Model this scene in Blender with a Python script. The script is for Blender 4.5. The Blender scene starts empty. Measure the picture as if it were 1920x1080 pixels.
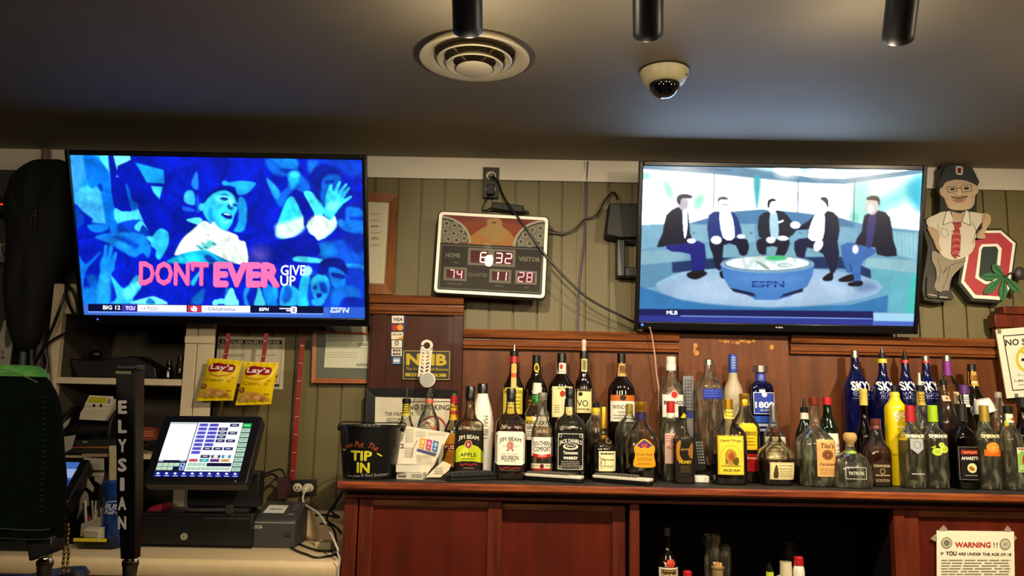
import bpy, bmesh, math, random
import numpy as np
from mathutils import Vector, Matrix, Euler
random.seed(7)
SC = bpy.context.scene
COL = SC.collection
# ------------------------------------------------------------------ camera
F = 1500.0; EYE = 1.45
PITCH = math.radians(8.2); ROLL = math.radians(1.15)
FW = Vector((0, math.cos(PITCH), math.sin(PITCH)))
_u0 = Vector((0, -math.sin(PITCH), math.cos(PITCH))); _r0 = Vector((1, 0, 0))
RT = _r0*math.cos(ROLL) + _u0*math.sin(ROLL)
UP = _u0*math.cos(ROLL) - _r0*math.sin(ROLL)
EYEV = Vector((0, 0, EYE))
cam_d = bpy.data.cameras.new('camera'); cam_d.sensor_width = 36; cam_d.lens = F/1920*36
cam_d.clip_start = 0.05
cam = bpy.data.objects.new('camera', cam_d); COL.objects.link(cam)
cam.matrix_world = Matrix(((RT.x, UP.x, -FW.x, 0), (RT.y, UP.y, -FW.y, 0), (RT.z, UP.z, -FW.z, EYE), (0, 0, 0, 1)))
SC.camera = cam
SC.view_settings.view_transform = 'Standard'; SC.view_settings.look = 'None'
SC.view_settings.gamma = 1; SC.view_settings.use_curve_mapping = False
SC.view_settings.exposure = 0.0
SC.cycles.transparent_max_bounces = 40; SC.cycles.max_bounces = 14
SC.cycles.caustics_reflective = False; SC.cycles.caustics_refractive = False
# ------------------------------------------------------------------ world and lights
w = bpy.data.worlds.new('room'); SC.world = w; w.use_nodes = True
w.node_tree.nodes['Background'].inputs[0].default_value = (1, .82, .6, 1)
w.node_tree.nodes['Background'].inputs[1].default_value = 0.006
WARM = (1.0, .83, .57)
def spot(name, loc, tgt, power, angle, blend, size=.025, col=WARM):
    d = bpy.data.lights.new(name, 'SPOT'); d.energy = power; d.spot_size = math.radians(angle); d.spot_blend = blend
    d.shadow_soft_size = size; d.color = col
    o = bpy.data.objects.new(name, d); COL.objects.link(o); o.location = loc
    o.rotation_euler = (Vector(tgt) - Vector(loc)).to_track_quat('-Z', 'Y').to_euler(); return o
def area(name, loc, tgt, power, size, col=WARM):
    d = bpy.data.lights.new(name, 'AREA'); d.energy = power; d.size = size; d.color = col
    o = bpy.data.objects.new(name, d); COL.objects.link(o); o.location = loc
    o.rotation_euler = (Vector(tgt) - Vector(loc)).to_track_quat('-Z', 'Y').to_euler(); return o
def point_light(name, loc, power, size=.07, col=WARM):
    d = bpy.data.lights.new(name, 'POINT'); d.energy = power; d.shadow_soft_size = size; d.color = col
    o = bpy.data.objects.new(name, d); COL.objects.link(o); o.location = loc; return o
for _x, _p in ((-.093, 66), (.292, 20), (.83, 50), (1.72, 92)):
    spot('track_bulb', (_x, 1.745, EYE+.768), (_x, 2.745, EYE+.768-1.0), _p, 124, 1.0, .02)
    point_light('ceiling_spill_fill', (_x, 1.785, EYE+.745), _p*.05, .02)  # added point light without a bulb, spreads spill over the ceiling
for _x, _y in ((-1.7, -.9), (-.4, -1.5), (.7, -1.1), (2.0, -.8)): area('room_fill', (_x, _y, 2.2), (_x*.6, 2.6, 1.0), 11, .4)  # unseen area lights added behind the camera for fill and glass reflections
# ------------------------------------------------------------------ pixel helpers (the photograph is 1920x1080)
def at(px, py, Y):
    d = FW + RT*((px-960)/F) + UP*((540-py)/F)
    return d*(Y/d.y) + EYEV
def atz(px, py, z):
    d = FW + RT*((px-960)/F) + UP*((540-py)/F)
    return d*((z-EYE)/d.z) + EYEV
def pxp(pts, Y):
    return [(at(x, y, Y).x, at(x, y, Y).z) for x, y in pts]
def homog(src, dst):
    A = []
    for (x, y), (u, v) in zip(src, dst):
        A += [[x, y, 1, 0, 0, 0, -u*x, -u*y, -u], [0, 0, 0, x, y, 1, -v*x, -v*y, -v]]
    return np.linalg.svd(np.array(A, float))[2][-1].reshape(3, 3)
def quadpose(q, w, h):
    src = [(-w/2, h/2), (w/2, h/2), (w/2, -h/2), (-w/2, -h/2)]
    H = homog(src, [((x-960)/F, (540-y)/F) for x, y in q])
    if H[2, 2] < 0: H = -H
    l = 2/(np.linalg.norm(H[:, 0])+np.linalg.norm(H[:, 1]))
    B = np.array([RT, UP, FW]).T
    r1 = Vector(B@(H[:, 0]*l)).normalized(); r2 = Vector(B@(H[:, 1]*l)); t = Vector(B@(H[:, 2]*l)) + EYEV
    r2 = (r2 - r1*r2.dot(r1)).normalized(); nrm = r1.cross(r2)
    M = Matrix((( r1.x, -nrm.x, r2.x, t.x), (r1.y, -nrm.y, r2.y, t.y), (r1.z, -nrm.z, r2.z, t.z), (0, 0, 0, 1)))
    return M, src   # local axes: x right, y away from the viewer, z up
# ------------------------------------------------------------------ colours and materials
def lin(h):
    o = []
    for i in (0, 2, 4):
        c = int(h[i:i+2], 16)/255; o.append(c/12.92 if c <= .04045 else ((c+.055)/1.055)**2.4)
    return tuple(o) + (1.0,)
MATS = {}
def newmat(name):
    m = bpy.data.materials.new(name); m.use_nodes = True; MATS[name] = m
    return m, m.node_tree.nodes, m.node_tree.links, m.node_tree.nodes['Principled BSDF']
def flat(hexc, rough=.5, metal=0.0, coat=0.0, spec=.5, bump=0.0, bscale=200):
    k = f'paint_{hexc}_{rough}_{metal}_{coat}_{spec}_{bump}'
    if k in MATS: return MATS[k]
    m, N, L, b = newmat(k)
    b.inputs['Base Color'].default_value = lin(hexc); b.inputs['Roughness'].default_value = rough
    b.inputs['Metallic'].default_value = metal; b.inputs['Coat Weight'].default_value = coat
    b.inputs['Specular IOR Level'].default_value = spec
    if bump:
        t = N.new('ShaderNodeTexNoise'); t.inputs['Scale'].default_value = bscale; t.inputs['Detail'].default_value = 4
        bp = N.new('ShaderNodeBump'); bp.inputs['Strength'].default_value = bump; bp.inputs['Distance'].default_value = .002
        L.new(t.outputs[0], bp.inputs['Height']); L.new(bp.outputs[0], b.inputs['Normal'])
    return m
def mottled(name, c1, c2, scale=6, stretch=(1, 1, 1), rough=.45, detail=6, bump=.1, lo=.35, hi=.65, coat=0, c3=None, spec=.5):
    m, N, L, b = newmat(name)
    tc = N.new('ShaderNodeTexCoord'); mp = N.new('ShaderNodeMapping'); mp.inputs['Scale'].default_value = stretch
    t = N.new('ShaderNodeTexNoise'); t.inputs['Scale'].default_value = scale; t.inputs['Detail'].default_value = detail; t.inputs['Roughness'].default_value = .62
    r = N.new('ShaderNodeValToRGB'); r.color_ramp.elements[0].position = lo; r.color_ramp.elements[1].position = hi
    r.color_ramp.elements[0].color = lin(c1); r.color_ramp.elements[1].color = lin(c2)
    if c3:
        e = r.color_ramp.elements.new(min(.98, hi+.13)); e.color = lin(c3)
    L.new(tc.outputs['Object'], mp.inputs[0]); L.new(mp.outputs[0], t.inputs['Vector']); L.new(t.outputs[0], r.inputs[0]); L.new(r.outputs[0], b.inputs['Base Color'])
    b.inputs['Roughness'].default_value = rough; b.inputs['Coat Weight'].default_value = coat; b.inputs['Specular IOR Level'].default_value = spec
    if bump:
        bp = N.new('ShaderNodeBump'); bp.inputs['Strength'].default_value = bump; bp.inputs['Distance'].default_value = .003
        L.new(t.outputs[0], bp.inputs['Height']); L.new(bp.outputs[0], b.inputs['Normal'])
    return m
def attr_mat(name, emit=0.0, rough=.5, coat=0):
    m, N, L, b = newmat(name)
    a = N.new('ShaderNodeAttribute'); a.attribute_name = 'Col'
    if emit:
        b.inputs['Base Color'].default_value = (.005, .005, .006, 1); b.inputs['Roughness'].default_value = .25
        L.new(a.outputs[0], b.inputs['Emission Color']); b.inputs['Emission Strength'].default_value = emit
    else:
        L.new(a.outputs[0], b.inputs['Base Color']); b.inputs['Roughness'].default_value = rough; b.inputs['Specular IOR Level'].default_value = .25; b.inputs['Coat Weight'].default_value = coat
    return m
PRINT = attr_mat('printed_surface'); SCREEN = attr_mat('lit_screen', 1.25); SCREEN2 = attr_mat('bright_screen', 1.15); LED = attr_mat('lit_led', 1.3)
GLOSSPRINT = attr_mat('glossy_print', 0, .3, .3)
def glow(hexc, s):
    m, N, L, b = newmat('glow_'+hexc); b.inputs['Base Color'].default_value = (0, 0, 0, 1)
    b.inputs['Emission Color'].default_value = lin(hexc); b.inputs['Emission Strength'].default_value = s; return m
def shell(name, mid, edge, rough=.02, refl=1.0, lit_haze=0.0):
    m = bpy.data.materials.new(name); m.use_nodes = True; MATS[name] = m; N = m.node_tree.nodes; L = m.node_tree.links; N.clear()
    out = N.new('ShaderNodeOutputMaterial'); lw = N.new('ShaderNodeLayerWeight'); lw.inputs['Blend'].default_value = .35
    r = N.new('ShaderNodeValToRGB'); r.color_ramp.elements[0].position = .35; r.color_ramp.elements[0].color = lin(mid)
    r.color_ramp.elements[1].position = .95; r.color_ramp.elements[1].color = lin(edge)
    tr = N.new('ShaderNodeBsdfTransparent'); gl = N.new('ShaderNodeBsdfGlossy'); gl.inputs['Roughness'].default_value = rough
    fr = N.new('ShaderNodeFresnel'); fr.inputs['IOR'].default_value = 1.5
    mu = N.new('ShaderNodeMath'); mu.operation = 'MULTIPLY_ADD'; mu.inputs[1].default_value = 1.2*refl; mu.inputs[2].default_value = .02; mu.use_clamp = True
    mx = N.new('ShaderNodeMixShader')
    L.new(lw.outputs['Facing'], r.inputs[0]); L.new(r.outputs[0], tr.inputs[0]); L.new(fr.outputs[0], mu.inputs[0]); L.new(mu.outputs[0], mx.inputs[0])
    L.new(tr.outputs[0], mx.inputs[1]); L.new(gl.outputs[0], mx.inputs[2]); fin = mx
    if lit_haze:   # pale diffuse streaks mixed in to lift dark glass as if lit
        df = N.new('ShaderNodeBsdfDiffuse'); df.inputs[0].default_value = lin('d8d6be'); fin = N.new('ShaderNodeMixShader'); fin.inputs[0].default_value = lit_haze
        tc = N.new('ShaderNodeTexCoord'); mp = N.new('ShaderNodeMapping'); mp.inputs['Scale'].default_value = (70, 70, 16); tn = N.new('ShaderNodeTexNoise'); tn.inputs['Scale'].default_value = 1; tn.inputs['Detail'].default_value = 3; tn.inputs['Distortion'].default_value = .6
        L.new(tc.outputs['Object'], mp.inputs[0]); L.new(mp.outputs[0], tn.inputs['Vector'])
        hr = N.new('ShaderNodeMapRange'); hr.inputs[1].default_value = .48; hr.inputs[2].default_value = .75; hr.inputs[3].default_value = lit_haze*.5; hr.inputs[4].default_value = lit_haze*5; L.new(tn.outputs[0], hr.inputs[0]); L.new(hr.outputs[0], fin.inputs[0])
        bp = N.new('ShaderNodeBump'); bp.inputs['Strength'].default_value = .5; bp.inputs['Distance'].default_value = .004; L.new(tn.outputs[0], bp.inputs['Height']); L.new(bp.outputs[0], gl.inputs['Normal']); L.new(bp.outputs[0], fr.inputs['Normal'])
        L.new(mx.outputs[0], fin.inputs[1]); L.new(df.outputs[0], fin.inputs[2])
    L.new(fin.outputs[0], out.inputs[0]); return m
def liquid(name, mid, edge, tint_mix=.12):  # a diffuse share of the liquid's colour is mixed in so its tint reads
    m = shell(name, mid, edge, .03, .5); N = m.node_tree.nodes; L = m.node_tree.links
    out = [n for n in N if n.type == 'OUTPUT_MATERIAL'][0]; fin = out.inputs[0].links[0].from_socket
    rf = N.new('ShaderNodeBsdfRefraction'); rf.inputs['IOR'].default_value = 1.33; rf.inputs[0].default_value = lin(mid); rf.inputs['Roughness'].default_value = .0
    mx = N.new('ShaderNodeMixShader'); mx.inputs[0].default_value = .4
    L.new(fin, mx.inputs[1]); L.new(rf.outputs[0], mx.inputs[2])
    tl = N.new('ShaderNodeBsdfTranslucent'); tl.inputs[0].default_value = lin(mid); df = N.new('ShaderNodeBsdfDiffuse'); df.inputs[0].default_value = lin(mid)
    m1 = N.new('ShaderNodeMixShader'); m1.inputs[0].default_value = .6; L.new(tl.outputs[0], m1.inputs[1]); L.new(df.outputs[0], m1.inputs[2])
    m2 = N.new('ShaderNodeMixShader'); m2.inputs[0].default_value = tint_mix; L.new(mx.outputs[0], m2.inputs[1]); L.new(m1.outputs[0], m2.inputs[2]); L.new(m2.outputs[0], out.inputs[0]); return m
GL = dict(
    clear=shell('clear_glass', 'fbfbf4', '45432f', .02, 1.0, .04), warm=shell('warm_glass', 'f8f2de', '40341c', .02, 1.0, .006), green=shell('green_glass', '3f7a48', '0a2412'),
    smoke=shell('smoke_glass', '8f8b84', '22201c'), frost=flat('a89b80', .45, 0, .2), dark=flat('120906', .08, 0, .6), cobalt=flat('060b3c', .1, 0, .7),
    dgreen=flat('04140a', .09, 0, .6), blueglass=shell('blue_glass', '6f8fd8', '14246e'), white=flat('efe9dc', .35, 0, .3), yellow=flat('e2c400', .3, 0, .3))
LQ = dict(amber=liquid('amber_spirit', 'd8883a', '7a3a10'), whisky=liquid('whisky', 'c85f20', '62240a'), rum=liquid('dark_rum', '8a2c14', '38100a'), water=liquid('clear_spirit', 'f2f0e4', '9c9a88', .03),
          gold=liquid('gold_spirit', 'e8d0a0', '8a7448'), green=liquid('green_spirit', 'd8dca0', '8a9050'), cola=flat('0c0403', .08, 0, .5), blue=liquid('blue_spirit', '6a86e0', '22368c'), red=liquid('red_spirit', 'd04040', '701010'))
WOOD = mottled('stained_wood', '45180c', '702c14', 5, (9, 9, .8), .4, 8, .08, .3, .7, .05, None, .3)
WOODP = mottled('stained_panel', '4e2612', '74431f', 3.2, (5, 5, .7), .45, 8, .06, .3, .72, .03, None, .25)
WOODD = mottled('stained_door', '45150a', '641f0c', 3.2, (5, 5, .7), .45, 8, .06, .3, .72, .03, None, .2)
WOODK = mottled('dark_panel', '34160c', '4c2212', 3.2, (5, 5, .7), .45, 8, .06, .3, .72, .03, None, .2)
WOODH = mottled('stained_rail', '4e260f', '8f5228', 5, (.8, 9, 9), .4, 8, .08, .3, .7, .08, None, .3)
EDGE = mottled('worn_edge_wood', '5a1d0c', 'a0521f', 6, (1.0, 9, 12), .4, 8, .1, .35, .7, .3, 'c98a4a')
PLANK = mottled('brown_plank', '5c3018', '744222', 4, (6, 6, .8), .5, 7, .05, spec=.25)
CREAM = mottled('cream_paint', 'd6c5a6', 'e0d1b3', 5, (1, 1, 1), .5, 3, .03)
WALLP = mottled('olive_panel_paint', '645a38', '6d633f', 3, (1, 1, .5), .55, 4, .03)
TRIMP = mottled('trim_paint', 'd2caba', 'dad2c2', 3, (1, 1, 1), .5, 3, .02)
CEILM = mottled('ceiling_paint', '857c6a', '8d8471', 2.2, (1, 1, 1), .75, 4, .06)
LAMI = mottled('cream_laminate', 'e6cca0', 'ecd4aa', 30, (1, 1, 1), .35, 3, .0)
RUBBER = mottled('black_mat', '15130f', '241f18', 40, (1, 1, 1), .6, 4, .2)
BLK = flat('0a0a0b', .35); BLKM = flat('08080a', .6); BLKG = flat('050506', .3, 0, .0); CHROME = flat('d6d2c8', .12, 1.0); STEEL = flat('9a948a', .3, 1.0)
GOLD = flat('c79a3a', .3, 1.0); WHITE = flat('ece6d8', .4); GREYP = flat('5c5c5a', .45); DGREY = flat('232323', .5)
# ------------------------------------------------------------------ mesh builder
class G:
    def __init__(s): s.v = []; s.f = []; s.c = []; s.m = []; s.hc = False
    def add(s, vs, fs, col=None, m=0):
        o = len(s.v); s.v += [tuple(p) for p in vs]; s.f += [tuple(i+o for i in f) for f in fs]; s.m += [m]*len(fs)
        if col is None: s.c += [(1, 1, 1, 1)]*len(vs)
        else:
            s.hc = True; s.c += [col]*len(vs) if isinstance(col[0], float) else list(col)
        return s
    def box(s, x0, x1, y0, y1, z0, z1, m=0, M=None, col=None):
        vs = [Vector((x, y, z)) for z in (z0, z1) for y in (y0, y1) for x in (x0, x1)]
        if M is not None: vs = [M@p for p in vs]
        return s.add(vs, [(0, 2, 3, 1), (4, 5, 7, 6), (0, 1, 5, 4), (2, 6, 7, 3), (0, 4, 6, 2), (1, 3, 7, 5)], col, m)
    def prism(s, pts, y0, y1, m=0, col=None):     # outline in x,z extruded along y (y0 = front)
        n = len(pts); a = sum(pts[i][0]*pts[(i+1) % n][1]-pts[(i+1) % n][0]*pts[i][1] for i in range(n))
        if a < 0: pts = pts[::-1]
        vs = [(x, y0, z) for x, z in pts] + [(x, y1, z) for x, z in pts]
        fs = [tuple(range(n)), tuple(range(2*n-1, n-1, -1))] + [(i, i+n, (i+1) % n+n, (i+1) % n) for i in range(n)]
        return s.add(vs, fs, col, m)
    def lathe(s, prof, seg=28, c=(0, 0, 0), m=0, M=None):   # prof (r,z) bottom to top
        vs = []; fs = []
        for r, z in prof:
            for i in range(seg):
                a = 2*math.pi*i/seg; p = Vector((c[0]+r*math.cos(a), c[1]+r*math.sin(a), c[2]+z)); vs.append(M@p if M else p)
        for j in range(len(prof)-1):
            for i in range(seg):
                k = (i+1) % seg; fs.append((j*seg+i, j*seg+k, (j+1)*seg+k, (j+1)*seg+i))
        fs.append(tuple(range(seg-1, -1, -1))); fs.append(tuple((len(prof)-1)*seg+i for i in range(seg)))
        return s.add(vs, fs, None, m)
    def sup(s, prof, seg=44, m=0):   # prof (z, halfwidth, halfdepth, exponent) bottom to top
        vs = []; fs = []
        for z, wx, wy, n in prof:
            for i in range(seg):
                a = 2*math.pi*i/seg; ca, sa = math.cos(a), math.sin(a)
                vs.append((wx*math.copysign(abs(ca)**(2/n), ca), wy*math.copysign(abs(sa)**(2/n), sa), z))
        for j in range(len(prof)-1):
            for i in range(seg):
                k = (i+1) % seg; fs.append((j*seg+i, j*seg+k, (j+1)*seg+k, (j+1)*seg+i))
        fs.append(tuple(range(seg-1, -1, -1))); fs.append(tuple((len(prof)-1)*seg+i for i in range(seg)))
        return s.add(vs, fs, None, m)
    def cyl(s, p0, p1, r0, r1=None, seg=20, m=0):
        p0 = Vector(p0); p1 = Vector(p1); r1 = r0 if r1 is None else r1
        q = (p1-p0).to_track_quat('Z', 'Y').to_matrix().to_4x4(); M = Matrix.Translation(p0)@q
        return s.lathe([(r0, 0), (r1, (p1-p0).length)], seg, (0, 0, 0), m, M)
    def tube(s, pts, r, seg=8, smooth=True, m=0, closed=False):
        pts = [Vector(p) for p in pts]
        if smooth and len(pts) > 2: pts = crom(pts, 6)
        vs = []; fs = []; up = Vector((.13, .31, .94)); n = len(pts)
        for i, p in enumerate(pts):
            t = (pts[min(i+1, n-1)]-pts[max(i-1, 0)]).normalized(); a = t.cross(up)
            if a.length < .05: a = t.cross(Vector((1, 0, 0)))
            a.normalize(); b = t.cross(a)
            for k in range(seg):
                q = 2*math.pi*k/seg; vs.append(p+a*(r*math.cos(q))+b*(r*math.sin(q)))
        for j in range(n-1):
            for k in range(seg):
                l = (k+1) % seg; fs.append((j*seg+k, j*seg+l, (j+1)*seg+l, (j+1)*seg+k))
        fs.append(tuple(range(seg-1, -1, -1))); fs.append(tuple((n-1)*seg+i for i in range(seg)))
        return s.add(vs, fs, None, m)
    def ell(s, c, rx, ry, rz, nu=24, nv=14, m=0, M=None):
        prof = [(math.sin(math.pi*j/nv), -math.cos(math.pi*j/nv)) for j in range(nv+1)]
        vs = []; fs = []
        for r, z in prof:
            for i in range(nu):
                a = 2*math.pi*i/nu; p = Vector((c[0]+rx*max(r, .001)*math.cos(a), c[1]+ry*max(r, .001)*math.sin(a), c[2]+rz*z)); vs.append(M@p if M else p)
        for j in range(nv):
            for i in range(nu):
                k = (i+1) % nu; fs.append((j*nu+i, j*nu+k, (j+1)*nu+k, (j+1)*nu+i))
        return s.add(vs, fs, None, m)
    def build(s, name, mats, parent=None, loc=None, smooth=True, bevel=0, ang=40, off=None):
        me = bpy.data.meshes.new(name)
        vs = s.v if off is None else [(a-off[0], b-off[1], c-off[2]) for a, b, c in s.v]
        me.from_pydata(vs, [], s.f)
        for m in (mats if isinstance(mats, (list, tuple)) else [mats]): me.materials.append(m)
        me.polygons.foreach_set('material_index', s.m)
        if s.hc:
            ca = me.color_attributes.new('Col', 'FLOAT_COLOR', 'POINT')
            ca.data.foreach_set('color', np.array(s.c, dtype=np.float32).ravel())
        if smooth:
            me.polygons.foreach_set('use_smooth', [True]*len(s.f)); me.set_sharp_from_angle(angle=math.radians(ang))
        me.update()
        o = bpy.data.objects.new(name, me); COL.objects.link(o)
        if parent: o.parent = parent
        if loc is not None: o.location = loc
        if bevel:
            b = o.modifiers.new('bevel', 'BEVEL'); b.width = bevel; b.segments = 2; b.limit_method = 'ANGLE'
        return o
def crom(p, k):
    o = []; n = len(p)
    for i in range(n-1):
        a, b, c, d = p[max(i-1, 0)], p[i], p[i+1], p[min(i+2, n-1)]
        for j in range(k):
            t = j/k; o.append(b*1.0 + (c-a)*(.5*t) + (a*2-b*5+c*4-d)*(.5*t*t) + (b*3-a-c*3+d)*(.5*t**3))
    return o + [p[-1]]
def crom2(pts, k=4):
    n = len(pts); q = [Vector((x, y, 0)) for x, y in pts]; q = [q[-1]]+q+[q[0], q[1]]; o = []
    for i in range(1, n+1):
        a, b, c, d = q[i-1], q[i], q[i+1], q[i+2]
        for j in range(k):
            t = j/k; v = b + (c-a)*(.5*t) + (a*2-b*5+c*4-d)*(.5*t*t) + (b*3-a-c*3+d)*(.5*t**3); o.append((v.x, v.y))
    return o
def thing(name, label, cat, loc=(0, 0, 0), rot=None, group=None, M=None):
    o = bpy.data.objects.new(name, None); COL.objects.link(o); o.empty_display_size = .03
    if M is not None: o.matrix_world = M
    else:
        o.location = loc
        if rot: o.rotation_euler = rot
    return tag(o, label, cat, group)
def tag(o, label, cat, group=None):
    o['label'] = label; o['category'] = cat
    if group: o['group'] = group
    return o
def struct(o): o['kind'] = 'structure'; return o
# ------------------------------------------------------------------ printed matter: flat shapes and letters, x right, y DOWN
_TXT = {}
def glyphs(s, b):
    k = (s, b)
    if k not in _TXT:
        cu = bpy.data.curves.new('t', 'FONT'); cu.body = s; cu.size = 1; cu.resolution_u = 2; cu.offset = b
        ob = bpy.data.objects.new('t', cu); COL.objects.link(ob)
        me = bpy.data.meshes.new_from_object(ob)
        v = [(p.co.x, p.co.y) for p in me.vertices]; f = [tuple(q.vertices) for q in me.polygons]
        bpy.data.meshes.remove(me); bpy.data.objects.remove(ob); bpy.data.curves.remove(cu)
        _TXT[k] = (v, f)
    return _TXT[k]
class Ink:
    def __init__(s): s.L = []
    def raw(s, v, f, c, l): s.L.append((v, f, lin(c) if isinstance(c, str) else c, l)); return s
    def p(s, pts, c, l=0, k=0):
        if k: pts = crom2(pts, k)
        return s.raw(pts, [tuple(range(len(pts)))], c, l)
    def r(s, x0, y0, x1, y1, c, l=0, rot=0):
        P = [(x0, y0), (x1, y0), (x1, y1), (x0, y1)]
        return s.p(rotp(P, ((x0+x1)/2, (y0+y1)/2), rot), c, l)
    def e(s, cx, cy, rx, ry, c, l=0, n=24, rot=0):
        return s.p(rotp([(cx+rx*math.cos(2*math.pi*i/n), cy+ry*math.sin(2*math.pi*i/n)) for i in range(n)], (cx, cy), rot), c, l)
    def o(s, cx, cy, rx, ry, w, c, l=0, n=28):    # ring
        v = [(cx+(rx-q)*math.cos(2*math.pi*i/n), cy+(ry-q)*math.sin(2*math.pi*i/n)) for q in (0, w) for i in range(n)]
        return s.raw(v, [(i, (i+1) % n, n+(i+1) % n, n+i) for i in range(n)], c, l)
    def fr(s, x0, y0, x1, y1, w, c, l=0):         # rectangular outline
        for q in ((x0, y0, x1, y0+w), (x0, y1-w, x1, y1), (x0, y0+w, x0+w, y1-w), (x1-w, y0+w, x1, y1-w)): s.r(*q, c, l)
        return s
    def ln(s, pts, w, c, l=0):
        for (x0, y0), (x1, y1) in zip(pts[:-1], pts[1:]):
            d = math.hypot(x1-x0, y1-y0) or 1; nx, ny = -(y1-y0)/d*w/2, (x1-x0)/d*w/2
            s.p([(x0+nx, y0+ny), (x1+nx, y1+ny), (x1-nx, y1-ny), (x0-nx, y0-ny)], c, l)
        return s
    def sq(s, x0, x1, y, h, c, l=1):              # a scrawled signature
        n = 16; return s.ln([(x0+(x1-x0)*i/n, y+h*(.5 if i % 2 else -.5)*(.5+.5*math.sin(i*2.3))-h*.3*(i == 0)) for i in range(n+1)], h*.28, c, l)
    def g(s, x0, y0, x1, y1, n, c, l=1, w=.45):   # rows of print too small to read
        h = (y1-y0)/n
        for i in range(n):
            x = x0; y = y0+i*h
            while x < x1-1e-6:
                d = min(random.uniform(.1, .3)*(x1-x0), x1-x); s.r(x, y, x+d*.86, y+h*w, c, l); x += d
        return s
    def t(s, txt, cx, cy, h, w=None, c='111111', l=1, b=.015, sl=0, rot=0, arc=0):
        v, f = glyphs(txt, min(b, 0))
        hv = [(0, 0)]+([(-b, 0), (b, 0), (0, b), (0, -b)] if b > .006 else [])+([(.7*b, .7*b), (-.7*b, .7*b), (.7*b, -.7*b), (-.7*b, -.7*b)] if b > .028 else [])   # heavier strokes: the letters laid over themselves, slightly shifted
        X = [q[0] for q in v]; Yv = [q[1] for q in v]; x0, x1 = min(X), max(X)
        yb, yt = (0, .70) if min(Yv) > -.1 else (min(Yv), max(Yv))
        k = h/(yt-yb); kx = k if w is None else w/(x1-x0); hw = (x1-x0)*kx/2
        for j, (dx, dy) in enumerate(hv):
          o = []
          for x, y in v:
            x += dx; y += dy; a = (x-(x0+x1)/2)*kx; d = (y-(yb+yt)/2)*k; a += d*sl
            o.append((cx+a, cy-d+arc*((a/hw)**2 if hw else 0)))
          s.raw(rotp(o, (cx, cy), rot), [q[::-1] for q in f], c, l+.1*j)
        return s
    def mesh(s, fn, g=None, du=0, x0=0, m=0):
        g = g or G()
        if not du:
            for v, f, c, l in s.L: g.add([fn(x, y, l) for x, y in v], f, c, m)
            return g
        for v, f, c, l in s.L:
            bm = bmesh.new(); vs = [bm.verts.new((x, y, 0)) for x, y in v]
            for q in f:
                try: bm.faces.new([vs[i] for i in q])
                except ValueError: pass
            lo = min(x for x, y in v); hi = max(x for x, y in v); n = int((hi-lo)/du)
            for i in range(1, n+1):
                bmesh.ops.bisect_plane(bm, geom=bm.verts[:]+bm.edges[:]+bm.faces[:], plane_co=(lo+(hi-lo)*i/(n+1), 0, 0), plane_no=(1, 0, 0))
            lo = min(y for x, y in v); hi = max(y for x, y in v); n = int((hi-lo)/(du*.8))
            for i in range(1, n+1):
                bmesh.ops.bisect_plane(bm, geom=bm.verts[:]+bm.edges[:]+bm.faces[:], plane_co=(0, lo+(hi-lo)*i/(n+1), 0), plane_no=(0, 1, 0))
            bm.verts.index_update()
            g.add([fn(p.co.x, p.co.y, l) for p in bm.verts], [[p.index for p in q.verts] for q in bm.faces], c, m); bm.free()
        return g
def rotp(P, c, deg):
    if not deg: return P
    a = math.radians(deg); ca, sa = math.cos(a), math.sin(a)
    return [(c[0]+(x-c[0])*ca-(y-c[1])*sa, c[1]+(x-c[0])*sa+(y-c[1])*ca) for x, y in P]
def wmap(Y, root=(0, 0, 0), eps=.0004):            # photo pixels onto the plane y = Y
    r = Vector(root)
    return lambda x, y, l: at(x, y, Y) - r + Vector((0, -.0005-l*eps, 0))
def ink(I, name, parent, fn, mat=None, m2=None):
    return I.mesh(fn).build(name, mat or PRINT, parent, smooth=False)
def sheet(name, label, cat, quad, Y, t, mat, I=None, group=None, bev=0, printname='print'):
    """a thin board or paper standing or hanging with its front on y = Y, outline traced as four corners"""
    P = pxp(quad, Y); cx = sum(p[0] for p in P)/len(P); z0 = min(p[1] for p in P)
    g = G().prism([(x-cx, z-z0) for x, z in P], 0, t)
    if I: I.mesh(wmap(Y, (cx, Y, z0)), g, m=1); g.c = [tuple(c) for c in g.c]; g.hc = True
    o = g.build(name, [mat, PRINT], None, (cx, Y, z0), smooth=False)
    return tag(o, label, cat, group)
# ------------------------------------------------------------------ the room
WY = 3.1; CEIL = EYE+.965; CZ = EYE-.255; LZ = EYE-.512; RB = 3.04
g = G(); pts = []
k0 = .192
xs = [k0+i*.0931 for i in range(-26, 26)]
for x in xs:
    if -1.17 < x < 2.6: pts += [(x-.0042, 0), (x-.003, .009), (x+.003, .009), (x+.0042, 0)]
pts = [(-1.17, 0)]+pts+[(2.6, 0)]
pts = [p for i, p in enumerate(pts)]
n = len(pts)
g.add([(x, WY+d, z) for z in (0, CEIL) for x, d in pts], [(i, i+1, n+i+1, n+i) for i in range(n-1)])
g.box(-1.17, 2.6, WY+.01, WY+.05, 0, CEIL)
struct(g.build('wall_back', WALLP, smooth=False))
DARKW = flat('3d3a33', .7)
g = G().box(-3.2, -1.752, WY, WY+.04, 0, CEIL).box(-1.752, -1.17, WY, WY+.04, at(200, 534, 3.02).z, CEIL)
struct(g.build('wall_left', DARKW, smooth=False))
struct(G().box(-3.2, 2.6, -2.5, 3.6, CEIL, CEIL+.05).build('ceiling', CEILM, smooth=False))
ROOMW = mottled('room_wall_paint', '8a6a44', '9c7a50', 1.5, (1, 1, 1), .6, 3, .02)
struct(G().box(-3.2, 2.6, -2.55, -2.5, 0, CEIL).build('wall_front', ROOMW, smooth=False))
struct(G().box(2.6, 2.65, -2.5, 3.6, 0, CEIL).build('wall_right', ROOMW, smooth=False))
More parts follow.
